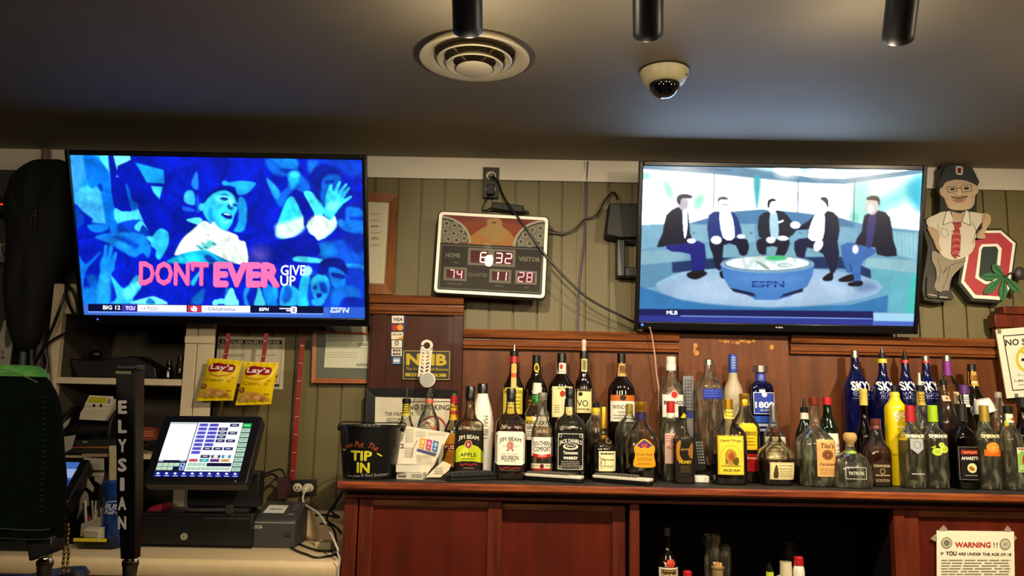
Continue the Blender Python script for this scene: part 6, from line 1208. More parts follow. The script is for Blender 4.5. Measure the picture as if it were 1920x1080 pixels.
RT_ = pr[-1][0]; zt_ = pr[-1][1]
for s_ in (-1, 1): G().ell((s_*(RT_+.003), 0, zt_-.004), .006, .012, .012, 14, 8).build('handle_ear', BLK, t)
G().tube([(-RT_-.006, 0, zt_-.004), (-RT_-.004, .05, zt_+.012), (-RT_*.6, RT_*.85, zt_+.012), (0, RT_+.008, zt_+.01), (RT_*.6, RT_*.85, zt_+.012), (RT_+.004, .05, zt_+.012), (RT_+.006, 0, zt_-.004)], .0022).build('bail_handle', BLK, t)
R = Vector((x0, bY, CZ))
zs_ = [p[1] for p in pr]; rs_ = [p[0] for p in pr]
def bk(x, y, l):
    X = (x-694)*kk; z = zz(y); r = float(np.interp(z, zs_, rs_)); u = max(-.97, min(.97, X/r)); return (u*r, -r*math.sqrt(1-u*u)-.001-l*.0003, z)
I = Ink()
def tx(q): return (620+q[0]/3.6, 620+q[1]/3.6)
for s_, x, y, rt in (('Just', 152, 772, 14), ('Put', 228, 757, 2), ('The', 318, 772, 22)): I.t(s_, *tx((x, y)), 10.5, 18 if s_ != 'Put' else 16, 'c8592c', 0, -.005, .15, rt-(14 if s_ == 'Just' else 0)-(14 if s_ == 'Just' else 0))
I.ln([tx((100, 800)), tx((130, 798))], 2.4, 'd8cf3c', 0).ln([tx((342, 815)), tx((372, 835))], 2.4, 'd8cf3c', 0)
I.t('TIP', *tx((240, 832)), 17, 38, 'd9cf2e', 0, .035).t('IN', *tx((256, 910)), 18, 22, 'd9cf2e', 0, .035)
for x, y in ((180, 808), (200, 812), (245, 820), (290, 812), (280, 842), (255, 845), (226, 890), (226, 925), (266, 890), (290, 930)): I.ln([(tx((x, y))[0]-1.5, tx((x, y))[1]+1.5), (tx((x, y))[0]+1.5, tx((x, y))[1]-1.5)], .8, '8e861c', 1)
I.t("you'll feel better", *tx((300, 962)), 8, 62, 'b9b9ae', 0, -.012, .25, -3).ln([tx((150, 972)), tx((182, 968))], 1, 'b9b9ae', 0)
I.mesh(bk, None, 4).build('chalk_lettering', PRINT, t, smooth=False)
# folded newspaper leaning against the bottles
NP = lambda x, y: (620+x/3.6, 620+y/3.6)
yb, yt = 2.742, 2.80
def npmap(z0, R, l0=0):
    def f(x, y, l):
        q = (872-y)/82; Y = yb+.012+(yt-yb-.02)*max(0, min(1, q)); return at(x, y, Y)-R+Vector((0, -.001-(l+l0)*.0004, 0))
    return f
R = at(785, 876, yb); R.z = CZ+.001
t = thing('newspaper', 'folded white newspaper page leaning right of the black bucket', 'newspaper', R)
f = npmap(0, R)
g = G(); L = [NP(490, 640), NP(805, 690), NP(700, 905), NP(640, 985), NP(520, 985), NP(440, 930)]
I = Ink().p(L, 'd8d0bd', 0); I.g(*NP(505, 665), *NP(560, 760), 9, '8f8875', 1, .3).g(*NP(575, 680), *NP(640, 720), 5, '8f8875', 1, .3).g(*NP(660, 690), *NP(780, 712), 3, '8f8875', 1, .3)
for k, c_ in enumerate(('d08a24', 'b02a5a', '2a5a9c')):
    x, y = NP(605+k*44, 722+k*9); I.p([(x, y), (x+10.5, y+2.5), (x+7, y+22), (x-2, y+19)], c_, 1).e(x+4.5, y+8, 3.5, 4.5, ('e6c06a', 'd68ab0', '8ab0dc')[k], 2, 12).e(x+2.8, y+16, 2.6, 2.6, ('e6c06a', 'd68ab0', '8ab0dc')[k], 2, 10)
I.p([NP(585, 795), NP(715, 828), NP(708, 845), NP(580, 812)], '34406e', 1).g(*NP(580, 840), *NP(690, 905), 8, '9a927e', 1, .3).g(*NP(500, 790), *NP(560, 860), 6, '9a927e', 1, .3).ln([NP(585, 740), NP(560, 790), NP(540, 860)], 1.2, '6a6454', 1).ln([NP(755, 765), NP(735, 850), NP(690, 960)], 1.2, '4a4538', 1).t('2', *NP(484, 778), 8, 7, '4a4538', 1)
back = [Vector(f(x, y, 0))+Vector((0, .0025, 0)) for x, y in L]; front = [Vector(f(x, y, -1)) for x, y in L]; n = len(L)
g.add(back+front, [tuple(range(n)), tuple(range(n, 2*n))]+[(i, (i+1) % n, n+(i+1) % n, n+i) for i in range(n)], lin('d8d0bd')); I.mesh(f, g); g.build('folded_page', PRINT, t, smooth=False)
L = [NP(760, 880), NP(812, 905), NP(800, 940), NP(740, 990), NP(640, 990), NP(700, 930)]
fl = lambda x, y, l: at(x, y, 2.725+.012*max(0, (893-y)/29))-R+Vector((0, -l*.0004, 0))
I = Ink().p(L, 'd4cab0', 0).g(*NP(700, 925), *NP(760, 975), 4, '6a6454', 1, .35)
g = G(); P0 = [Vector(fl(x, y, -1)) for x, y in L]; P1 = [p+Vector((0, .0012, 0)) for p in P0]; n = len(L); g.add(P0+P1, [tuple(range(n)), tuple(range(n, 2*n))]+[(i, (i+1) % n, n+(i+1) % n, n+i) for i in range(n)], lin('d4cab0')); I.mesh(fl, g)
g.build('loose_sheet', PRINT, t, smooth=False)
def pack(label, px, py, w_, d_, h, rot, z=CZ, I=None):
    p = atz(px, py, z); M = Euler((0, 0, math.radians(rot))).to_matrix().to_4x4()
    g = G().box(-w_/2, w_/2, 0, d_, 0, h, 0, M)
    I = I or Ink(); I.mesh(lambda x, y, l: M@Vector((x, -.0006-l*.0003, h-y)), g, m=1); g.hc = True
    I2 = Ink().r(-w_*.3, .01, w_*.1, d_*.5, '9a9484', 0).r(w_*.2, .01, w_*.4, .02, 'a8b82c', 0).r(-w_*.42, d_*.6, w_*.3, d_*.75, '57534a', 0)
    I2.mesh(lambda x, y, l: M@Vector((x, y, h+.0006+l*.0003)), g, m=1)
    o = g.build('cigarette_pack', [flat('d6d0c0', .35), PRINT], None, p+Vector((0, 0, .0006)), smooth=False); return tag(o, label, 'cigarette pack', 'cigarette packs beside the bucket')
I = Ink().r(-.04, .004, -.012, .017, '6a665c', 0).r(-.038, .006, -.014, .009, 'd6d0c0', 1).r(.006, .005, .04, .016, '8a867a', 0).t('LIGHTS', .022, .0105, .006, .03, 'd6d0c0', 1)
pk1 = pack('lower white cigarette pack lying flat beside the black bucket', 768, 899, .088, .055, .022, -6, CZ, I)
pk2 = pack('upper white cigarette pack stacked askew on the other pack beside the bucket', 763, 888, .08, .05, .022, 14, CZ+.0226)
pk2.location = (pk1.location.x-.006, pk1.location.y+.002, CZ+.0236)
# hook tag standing on the clear bottle
HY = 2.862
H = lambda x, y: (680+x/4.91, 560+y/4.91)
R = at(803, 726, HY); t = thing('hook_tag', 'white plastic hook tag with chevron slots and grey disc above the clear bottle', 'bottle hook', R)
hp = lambda L: [(x-R.x, z-R.z) for x, z in pxp([H(*q) for q in L], HY)]
PW = flat('d9d0c4', .4)
g = G(); n = 26
def hookarc():
    cx, cy = 592, 432; A_ = [math.radians(185+ (530-185)*i/(n-1)) for i in range(n)]
    o = [(cx+56*math.cos(a), cy+54*math.sin(a)) for a in A_]; i_ = [(cx+31*math.cos(a), cy+31*math.sin(a)) for a in A_]
    return o, i_
o_, i_ = hookarc(); a = hp(o_); b_ = hp(i_)
g.add([(x, y, z) for Q_, y in ((a, -.003), (a, .003), (b_, .003), (b_, -.003)) for x, z in Q_], [(k*n+i, k*n+i+1, (k+1) % 4*n+i+1, (k+1) % 4*n+i) for k in range(4) for i in range(n-1)]+[(0, n, 2*n, 3*n), (n-1, 2*n-1, 3*n-1, 4*n-1)])
g.prism(hp([(536, 450), (575, 482), (615, 480), (646, 440), (642, 490), (634, 500), (532, 495)]), -.003, .003)
G_ = g; g.build('hook_ring', PW, t, smooth=False)
g = G(); g.prism(hp([(532, 493), (548, 493), (526, 720), (508, 718)]), -.003, .003).prism(hp([(622, 496), (638, 498), (622, 690), (606, 690)]), -.003, .003).prism(hp([(568, 495), (590, 495), (576, 700), (556, 700)]), -.003, .003)
for k in range(6):
    y = 512+k*33; o2 = -k*3.3
    g.prism(hp([(540+o2, y-16), (575+o2, y+10), (575+o2, y+26), (538+o2, y)]), -.0025, .0025).prism(hp([(572+o2, y+10), (628+o2, y-16), (627+o2, y), (572+o2, y+26)]), -.0025, .0025)
g.build('slotted_strap', PW, t, smooth=False)
c_ = at(*H(598, 748), HY)-R
M = Matrix.Translation(c_)@Euler((math.radians(80), 0, 0)).to_matrix().to_4x4()
G().lathe([(.026, -.006), (.0275, -.004), (.0275, .004), (.025, .006)], 36, (0, 0, 0), 0, M).build('disc_rim', PW, t, ang=40)
G().lathe([(.0235, .0062), (.0235, .0078)], 36, (0, 0, 0), 0, M).build('grey_disc', flat('8e8d86', .4), t)
G().cyl((c_.x, c_.y+.004, c_.z-.022), (c_.x, .012, -.0), .008, .006).build('stub', BLK, t)
# remotes
def remote(label, p0, p1, mat, topmat, w_=.045, h=.021, up=False, buttons='2a2a2a'):
    a, b_ = atz(*p0, CZ), atz(*p1, CZ); d = b_-a; L = d.length; rz = math.atan2(d.y, d.x)
    t = thing('remote_control', label, 'remote', (a.x, a.y, CZ+.0006), (0, 0, rz))
    def loft(g, z0, z1, inset, m=0):
        prof = [(x, y) for x, y in rr(0, L, inset, w_-inset, .012, 4)]; n = len(prof)
        zc = lambda x: .004*math.sin(math.pi*x/L)
        g.add([(x, y, z0+zc(x)*0) for x, y in prof]+[(x, y, z1+zc(x)) for x, y in prof], [tuple(range(n))[::-1], tuple(range(n, 2*n))]+[(i, (i+1) % n, n+(i+1) % n, n+i) for i in range(n)], None, m); return g
    loft(G(), 0, h*.55, .003).build('lower_case', mat, t, bevel=.002)
    loft(G(), h*.55, h, .0).build('upper_case', topmat, t, bevel=.0025)
    g = G()
    for i in range(12):
        for j in range(3): x = L*.06+i*L*.062; y = w_*.25+j*w_*.25; g.box(x-.0042, x+.0042, y-.0035, y+.0035, h, h+.0055+.003*math.sin(math.pi*x/L))
    o = g.build('button_pad', flat(buttons, .5), t, bevel=.0008); return t
remote('slim all-black remote control in front of the apple-label bottle', (845, 903), (947, 899), BLKM, flat('17171a', .45),   .05, .021, False, '34343a')
remote('white-topped remote control in front of the black-label whiskey', (981, 900), (1088, 907), BLK, flat('d8d2c4', .3), .045, .022, False, '57544c')
remote('white-topped remote control in front of the cognac bottle', (1108, 903), (1216, 912), BLK, flat('d8d2c4', .3), .045, .022, False, '57544c')
# grey remote leaning on the plank, handset behind
R = at(1290, 780, 2.985); R.z = CZ+.051
t = thing('remote_control', 'tall grey remote control leaning upright against the brown plank', 'remote', R)
P_ = [(x-R.x, max(z-R.z, 0)) for x, z in pxp([(1280, 705), (1299, 705), (1299, 860), (1279, 860)], 2.985)]
g = G().prism(P_, -.009, .009); I = Ink()
for i in range(11):
    for j in range(3): I.r(1282.5+j*5.2, 712+i*6.2, 1286+j*5.2, 715.5+i*6.2, '4e4f52', 0)
I.r(1280, 770, 1298, 784, '2a3a8c', 0)
I.mesh(lambda x, y, l: at(x, y, 2.985)-R+Vector((0, -.0096-l*.0003, 0)), g, m=1); g.hc = True; g.build('remote_case', [flat('77767a', .5), PRINT], t, smooth=False)
R = at(1312, 890, 2.80); R.z = CZ+.0006
t = thing('cordless_phone', 'black handset with grey keys on a white base between honey whiskey and spiced rum', 'telephone', R)
P_ = [(x-R.x, max(z-R.z, .02)) for x, z in pxp([(1301, 812), (1311, 812), (1323, 880), (1301, 882)], 2.80)]
g = G().prism(P_, -.012, .012); I = Ink()
for i in range(8):
    for j in range(3): I.r(1303+j*4.6+i*.7, 828+i*5.4, 1306+j*4.6+i*.7, 831+i*5.4, '8a8a84', 0)
I.mesh(lambda x, y, l: at(x, y, 2.80)-R+Vector((0, -.0126-l*.0003, 0)), g, m=1); g.hc = True; g.build('handset', [BLK, PRINT], t, smooth=False)
G().box(-.024, .026, -.03, .03, 0, .024).build('base', flat('dcd8cc', .4), t, bevel=.004)
# white cup tipped over the orange-print vodka's neighbour
R = at(1845, 764, 2.875); t = thing('jigger_cup', 'white plastic cup tipped upside down on a bottle behind the orange-print vodka', 'cup', R, (0, math.radians(-14), 0))
openlathe(G(), [(.036, -.018), (.038, -.016), (.027, .026), (.024, .03), (.001, .03), (.001, .028), (.023, .027), (.034, -.016)], 32).build('cup_wall', flat('e3dfd6', .35), t, ang=40)
bottle('clear bottle standing under the tipped white cup, behind the orange-print vodka', 1845, 2.845, [(772, 7), (790, 8), (806, 11), (816, 12), (None, 12)], 1, 2, 'clear', (830, 'water'), [('cap', SB, [(756, 7), (757, 8), (774, 8.4)])])
# open bay
R = at(1345, 1080, 2.80); R.z = BAYZ+.0006
t = thing('tall_glass', 'stack of tall clear glasses in the dark open bay', 'glass', R)
for k in range(2):
    g = G(); r0, r1, zt2 = .022, .030, at(1345, 1003+k*20, 2.8).z-R.z
    openlathe(g, [(r0, .001), (r1, zt2), (r1-.0015, zt2), (r0-.002, .006)], 32); [None for _ in ()]; o = g.build('glass_wall', GL['clear'], t, ang=60); o.location = ((-.016, 0, 0), (.022, .012, 0))[k]
R = at(1346, 1100, 2.735); R.z = BAYZ+.0006; t = thing('cork_tub', 'small ribbed tub of wine corks in front of the tall glasses', 'tub', R)
zt2 = at(1346, 1062, 2.735).z-R.z
G().lathe([(.014, 0), (.015, .01), (.018, zt2-.006), (.0205, zt2-.005), (.0205, zt2)], 24).build('tub', flat('8d7648', .5), t)
for k in range(6): a = k*1.05; G().cyl((.009*math.cos(a), .009*math.sin(a), zt2-.004), (.011*math.cos(a+.5), .009*math.sin(a+.5), zt2+.011), .0055).build('cork', TAN, t)
R = at(1474, 1085, 2.80); R.z = BAYZ+.0006; t = thing('mug', 'cream mug beside the red-capped white bottle in the open bay', 'mug', R)
zt2 = at(1474, 1053, 2.80).z-R.z
openlathe(G(), [(.022, 0), (.0225, zt2*.5), (.019, zt2), (.0165, zt2), (.019, zt2*.5), (.019, .006), (.001, .006), (.001, 0)], 32).build('mug_body', flat('d8cbaa', .35), t, ang=40)
G().tube([(-.02, 0, zt2*.8), (-.036, 0, zt2*.75), (-.04, 0, zt2*.55), (-.022, 0, zt2*.4)], .004).build('mug_handle', flat('d8cbaa', .35), t)
R = at(1482, 1085, 2.90); R.z = BAYZ+.0006; t = thing('coffee_jar', 'black lidded jar standing behind the mug in the open bay', 'jar', R)
zt2 = at(1482, 1030, 2.9).z-R.z
G().lathe([(.036, 0), (.038, .004), (.038, zt2)], 32).build('jar_body', flat('1b1b1c', .3), t); G().lathe([(.033, zt2), (.034, zt2+.006), (.034, zt2+.03), (.03, zt2+.034)], 32).build('jar_lid', flat('0f0f10', .25), t)
# ------------------------------------------------------------------ till
pY = 2.845
DX0, DX1 = at(261, 1020, pY).x, at(471, 1022, pY).x
dz = at(360, 962, pY).z-LZ
t = thing('cash_drawer', 'black metal cash drawer under the touch screen till', 'cash drawer', ((DX0+DX1)/2, pY, LZ+.0006)); hw = (DX1-DX0)/2
G().box(-hw, hw, .004, .145, 0.004, dz).build('drawer_case', flat('0c0d0e', .45), t, bevel=.003)
G().box(-hw+.004, hw-.004, -.002, .004, .008, dz-.012).build('drawer_front', flat('0a0b0c', .4), t, bevel=.002)
q = at(346, 1006, pY); G().cyl((q.x-(DX0+DX1)/2, -.007, q.z-LZ), (q.x-(DX0+DX1)/2, -.001, q.z-LZ), .0115, .0125, 28).build('lock', flat('c8c4ba', .4, .2), t); G().box(q.x-(DX0+DX1)/2-.001, q.x-(DX0+DX1)/2+.001, -.0078, -.006, q.z-LZ-.004, q.z-LZ+.003).build('keyhole', BLK, t)
xa = at(383, 969, pY).x-(DX0+DX1)/2; xb = at(467, 969, pY).x-(DX0+DX1)/2
G().box(xa, xb, -.0035, -.001, dz-.018, dz-.014).build('cheque_slot_edge', STEEL, t)
G().box(-hw, hw, .0, .01, 0, .004).build('foot_rail', flat('2b2c2d', .4), t)
TOPZ = LZ+dz+.0006
# till screen
Q = [(321.9, 790.7), (470, 792), (447, 897.7), (290.7, 896.5)]
M, src = quadpose(Q, .276, .207)
till = thing('till_screen', 'touch screen till monitor tilted back on the black cash drawer', 'monitor', M=M)
Hi2 = homog(Q, src)
def ft(x, y, l):
    v = Hi2@np.array([x, y, 1]); return (float(v[0]/v[2]), -.0015-l*.0004, float(v[1]/v[2]))
T = lambda x, y: (270+x/6.748, 770+y/6.75)
I = Ink(); tp = lambda L: [T(*q) for q in L]
I.p([(321.9, 790.7), (470, 792), (447, 897.7), (290.7, 896.5)], '0a0d24', 0)
def cell(u0, v0, u1, v1, c_, l=2):
    """u,v in the screen's own 0..1 frame"""
    a = (Q[0], Q[1], Q[2], Q[3]); P_ = []
    for u, v in ((u0, v0), (u1, v0), (u1, v1), (u0, v1)):
        x = (a[0][0]*(1-u)+a[1][0]*u)*(1-v)+(a[3][0]*(1-u)+a[2][0]*u)*v; y = (a[0][1]*(1-u)+a[1][1]*u)*(1-v)+(a[3][1]*(1-u)+a[2][1]*u)*v; P_.append((x, y))
    I.p(P_, c_, l); return (sum(p[0] for p in P_)/4, sum(p[1] for p in P_)/4)
cell(0, 0, .33, .69, 'f6f9ff', 1); cell(.005, .003, .325, .035, 'b8c4c4'); cell(.34, 0, .885, .89, 'f8faff', 1)
cols = [(.36, .465), (.485, .595), (.61, .72), (.735, .845)]
rows = [(.02+i*.0715, .075+i*.0715) for i in range(12)]
def btn(c, r, col): x, y = cell(cols[c][0], rows[r][0], cols[c][1], rows[r][1], col); I.g(x-4.2, y-.8, x+4.2, y+.9, 1, 'e8ecff' if col[0] in '0123' else '3a3478', 3, .8)
for r in range(8): btn(0, r, '5a58c8')
for r in range(6): btn(1, r, '524fc0')
for c, r in ((3, 0), (2, 1), (2, 2), (3, 2), (2, 3), (2, 4), (3, 4), (1, 6), (2, 6), (3, 6)): btn(c, r, '2c2c5c' if r else '16245a')
btn(1, 8, '2a2040'); btn(2, 8, '3a4058'); btn(3, 8, '2a8aa8'); btn(0, 9, 'd85a5a'); btn(1, 9, '18a0a0'); btn(2, 9, '6a2a70'); btn(3, 9, 'e0a860')
for c in (2, 3): x, y = cell(cols[c][0]+.035, rows[8][0]+.004, cols[c][0]+.075, rows[8][1]-.004, 'f0f4f8', 3)
for i in range(4): cell(.36+i*.055, .735, .412+i*.055, .80, 'a8c8b0')
cell(.585, .735, .875, .80, '0a0e2c')
for i in range(9): cell(.36+i*.057, .815, .414+i*.057, .87, 'a8c8b0')
for i in range(10): x, y = cell(.892, .012+i*.089, .995, .085+i*.089, '12b04a' if i == 0 else 'a9cdb6'); I.g(x-5.5, y-.8, x+5.5, y+.8, 1, 'f4fff6' if i == 0 else '4a6a56', 3, .7)
cell(0, .69, .33, .722, '0c1434'); cell(.005, .694, .06, .716, 'd8e4ff'); cell(.26, .694, .32, .716, 'd8e4ff')
for j in range(2):
    for i in range(4): cell(.005+i*.066, .74+j*.07, .066+i*.066, .803+j*.07, 'b4d0b8' if not (i == 3 and j) else '0a0e2c')
    cell(.275, .74+j*.07, .33, .803+j*.07, '9cc4ee'); x, y = cell(.29, .755+j*.07, .314, .79+j*.07, '14206c', 3)
for i in range(10):
    x, y = cell(.005+i*.1, .905, .095+i*.1, .992, '16208c'); I.e(x, y-1.6, 2.6, 2, 'eef2ff', 3, 12); I.r(x-4.5, y+2.4, x+4.5, y+3.7, 'c8d2ff', 3)
G_ = I.mesh(ft); G_.build('screen', attr_mat('lit_till_screen', 1.15), till, smooth=False)
P3 = [Hi2@np.array([x, y, 1]) for x, y in ((310, 777), (488.6, 779.6), (455, 908.5), (277, 908.5))]; P3 = [(float(p[0]/p[2]), float(p[1]/p[2])) for p in P3]
G().prism(rr(min(P3[3][0], P3[0][0]), max(P3[1][0], P3[2][0]), min(P3[2][1], P3[3][1]), max(P3[0][1], P3[1][1]), .012), -.0005, .045).build('housing', flat('0d0d0f', .35), till, bevel=.004)
q = Hi2@np.array([440.5, 907-1, 1]); G().ell((float(q[0]/q[2]), -.001, float(q[1]/q[2])+.003), .0022, .001, .0022, 10, 6).build('power_light', flat('d8d8d0', .3), till)
mb = till.matrix_world
c0 = mb@Vector((0, .05, -.05)); st = thing('till_stand', 'black stand holding up the touch screen till on the cash drawer', 'stand', (c0.x, max(c0.y+.05, pY+.07), TOPZ))
G().box(-.11, .11, -.06, .06, 0, .016).build('base_plate', BLKM, st, bevel=.004)
G().box(-.115, .135, -.03, .03, .016, max(.05, c0.z-TOPZ-.015)).build('neck', BLKM, st, bevel=.004)
G().box(-.05, .05, c0.y-.012-st.location.y, -.02, c0.z-TOPZ-.03, c0.z-TOPZ+.02).build('support_arm', BLKM, st, bevel=.004)
rY = pY+.004; a = at(326, 951, rY); b_ = at(424, 951, rY)
t = thing('card_reader_rail', 'grey curved rail on the cash drawer top beneath the till screen', 'rail', ((a.x+b_.x)/2, rY, TOPZ)); hw2 = (b_.x-a.x)/2
G().tube([(-hw2, .02, .012), (-hw2*.5, .004, .011), (0, 0, .01), (hw2*.6, .002, .012), (hw2, .004, .013)], .006, 10).build('rail_bar', flat('4a4a4c', .35), t)
x_ = at(431, 952, rY).x-(a.x+b_.x)/2; G().box(x_-.013, x_+.013, -.008, .012, .0, .030).build('knob', flat('3a3a3c', .4), t, bevel=.003)
R = at(296, 938, pY+.03); t = tag(G().prism([(x-R.x, z-R.z) for x, z in pxp([(274, 940), (284, 930), (300, 926), (306, 929), (304, 941)], pY+.03)], 0, .09).build('stapler', flat('b0203a', .4), None, (R.x, pY+.03, TOPZ+.0005), bevel=.003), 'red wedge-shaped object on the drawer left of the till stand', 'stapler')
tag(G().box(-.012, .012, -.012, .03, 0, .016).build('eraser_block', flat('2c4ca0', .5), None, atz(457, 947, TOPZ)+Vector((0, 0, .0006)), bevel=.002), 'small blue block on the right end of the cash drawer', 'clip')
# receipt printer
a, b_ = atz(473, 1027, LZ), atz(551, 1029, LZ); w_ = b_.x-a.x; pr_Y = a.y
t = thing('receipt_printer', 'dark grey receipt printer with white paper label, right of the cash drawer', 'printer', ((a.x+b_.x)/2, pr_Y, LZ+.0006))
hF = at(473, 974, pr_Y).z-LZ; hB = at(520, 944, pr_Y+.12).z-LZ; dP = .17
g = G(); pr = [(0, 0), (0, hF-.006), (.006, hF), (.02, hF+.003), (.12, hB), (dP-.02, hB+.004), (dP, hB-.01), (dP, 0)]
n = len(pr); g.add([(x, y, z) for x in (-w_/2, w_/2) for y, z in pr], [tuple(range(n)), tuple(range(2*n-1, n-1, -1))]+[(i, i+n, (i+1) % n+n, (i+1) % n) for i in range(n)]); g.build('printer_case', flat('3b3b3c', .5), t, bevel=.003)
G().box(-w_/2+.002, w_/2-.002, -.0015, 0, hF-.012, hF-.008).build('front_seam', flat('9a9a94', .4, .3), t)
q = lambda px, py: (at(px, py, pr_Y).x-(a.x+b_.x)/2, at(px, py, pr_Y).z-LZ)
fb = lambda x, y, l: (q(x, y)[0], -.002-l*.0004, q(x, y)[1])
Ink().r(474.5, 985.5, 491.5, 991, 'b8b4a8', 0).r(477, 987, 489, 989.4, '6a675e', 1).mesh(fb).build('maker_plate', PRINT, t, smooth=False)
Ink().r(532, 1000, 544, 1007, '161617', 0).e(535, 1003, 1.6, 1.6, '5a5a58', 1, 10).e(540.5, 1003, 1.6, 1.6, '5a5a58', 1, 10).mesh(fb).build('status_lights', PRINT, t, smooth=False)
sl = lambda x, y: Vector((x, y, np.interp(y, [p[0] for p in pr[2:6]], [p[1] for p in pr[2:6]])+.001))
tl = lambda x, y, l: sl(x, y)+Vector((0, 0, l*.0004))
Ink().p([(-w_*.40, .05), (w_*.10, .05), (w_*.12, .105), (-w_*.36, .105)], 'cfccc2', 1).t('vender', -w_*.13, -.078, .012, w_*.32, '3a3a38', 2, .02).mesh(lambda x, y, l: tl(x, abs(y), l) if True else None).build('paper_label', PRINT, t, smooth=False)
g = G()
for k in range(3): p = sl(w_*.33, .075+k*.016); g.box(p.x-.009, p.x+.009, p.y-.005, p.y+.005, p.z, p.z+.002)
p = sl(w_*.30, .045); g.box(p.x-.011, p.x+.011, p.y-.01, p.y+.01, p.z-.002, p.z+.002); g.build('button', flat('77776f', .4), t)
# outlet, cords and adapters right of the printer
outlet('wall outlet with white plug low on the panelled wall behind the receipt printer', [(545, 900), (593, 899), (592, 929), (544, 930)], WY-.012, False)
o = plug('white round plug in the low wall outlet behind the receipt printer', at(576, 914, WY-.02), flat('d8d0bc', .4), .016, .034, (-.1, -1, -.4))
cord('electric_cable', 'white cord dropping from the round plug behind the receipt printer', A([(574, 918, 3.04), (568, 932, 3.03), (572, 946, 3.0), (598, 964, 2.90), (620, 1000, 2.74), (634, 1032, 2.66)]), .0038, flat('cfc6b2', .45))
cord('electric_cable', 'black cord snaking over the cream counter in front of the printer', [atz(545, 1029, LZ)+Vector((0, 0, .004)), atz(560, 1037, LZ)+Vector((0, 0, .004)), atz(575, 1042, LZ)+Vector((0, 0, .004)), atz(590, 1049, LZ)+Vector((0, .012, .004)), atz(612, 1047, LZ)+Vector((0, .012, .004)), atz(636, 1040, LZ)+Vector((0, 0, .004))], .0036, BLK)
cord('electric_cable', 'black cord looping round the white adapter at the counter corner', [atz(560, 1022, LZ)+Vector((0, 0, .004)), atz(590, 1033, LZ)+Vector((0, 0, .004)), atz(615, 1036, LZ)+Vector((0, 0, .004)), atz(630, 1030, LZ)+Vector((0, 0, .004)), at(628, 1000, 2.80), at(618, 985, 2.85), at(600, 982, 2.88)], .0036, BLK)
cord('electric_cable', 'tangle of black leads rising beside the wooden end of the back bar', A([(592, 966, 2.95), (612, 966, 2.9), (636, 970, 2.84), (622, 958, 2.86), (638, 930, 2.9), (644, 918, 2.95), (628, 944, 2.97), (612, 972, 2.9), (632, 990, 2.82), (640, 1000, 2.8)]), .0042, BLKM)
cord('electric_cable', 'white lead hanging beside the end of the back bar', A([(632, 1034, 2.62), (637, 1050, 2.615), (634, 1070, 2.61), (633, 1095, 2.61)]), .003, flat('b8b2a6', .45))
p = atz(605, 1030, LZ); tag(G().box(-.026, .03, -.01, .045, 0, .024).build('power_adapter', flat('d8c89c', .45), None, p+Vector((0, 0, .0006)), bevel=.003), 'small cream adapter box on the counter right of the printer', 'adapter')
p = atz(598, 1008, LZ); t = thing('network_box', 'black rounded box in a white shell behind the cream adapter', 'router', p+Vector((0, .05, .0006)))
G().ell((0, .01, .055), .055, .03, .055, 24, 14).build('white_shell', flat('c8c4bc', .45), t); g = G().ell((.016, -.014, .048), .05, .03, .034, 24, 12); g.build('black_box', BLKM, t)
# long red strip, chips and clip strips
REDS = flat('8e1610', .45)
def strip(label, pts, w_=.0075):
    P_ = [at(x, y, Y) for x, y, Y in pts]; o = thing('clip_strip', label, 'clip strip', P_[0]); g = G(); W_ = Vector((w_, 0, 0))
    L = [p-P_[0] for p in P_]; vs = []
    for p in L: vs += [p-W_, p+W_, p+W_+Vector((0, .0015, 0)), p-W_+Vector((0, .0015, 0))]
    n = len(L); g.add(vs, [(4*i+k, 4*i+(k+1) % 4, 4*(i+1)+(k+1) % 4, 4*(i+1)+k) for i in range(n-1) for k in range(4)]+[(0, 1, 2, 3), (4*n-4, 4*n-3, 4*n-2, 4*n-1)])
    g.build('strip', REDS, o, smooth=False)
    g = G(); D_ = L[-1]-L[0]
    m = max(2, int(D_.length/.062))
    for i in range(m):
        q = L[0]+D_*((i+.5)/m); g.box(q.x-w_*.8, q.x+w_*.7, q.y-.0025, q.y-.0005, q.z-.0011, q.z+.0011)
    g.build('clip_teeth', flat('d8b8a8', .4), o, smooth=False); return o
strip('short red clip strip holding the left chip bag', [(428, 625, 2.975), (426, 650, 2.975), (421, 676, 2.975)])
strip('short red clip strip holding the right chip bag', [(499, 625, 2.975), (496, 655, 2.975), (492, 682, 2.975)])
strip('long red clip strip hanging on the panelled wall right of the chip bags', [(568, 632, 3.05), (563, 690, 3.05), (557, 770, 3.05), (551, 860, 3.05), (548, 900, 3.05)], .0085)
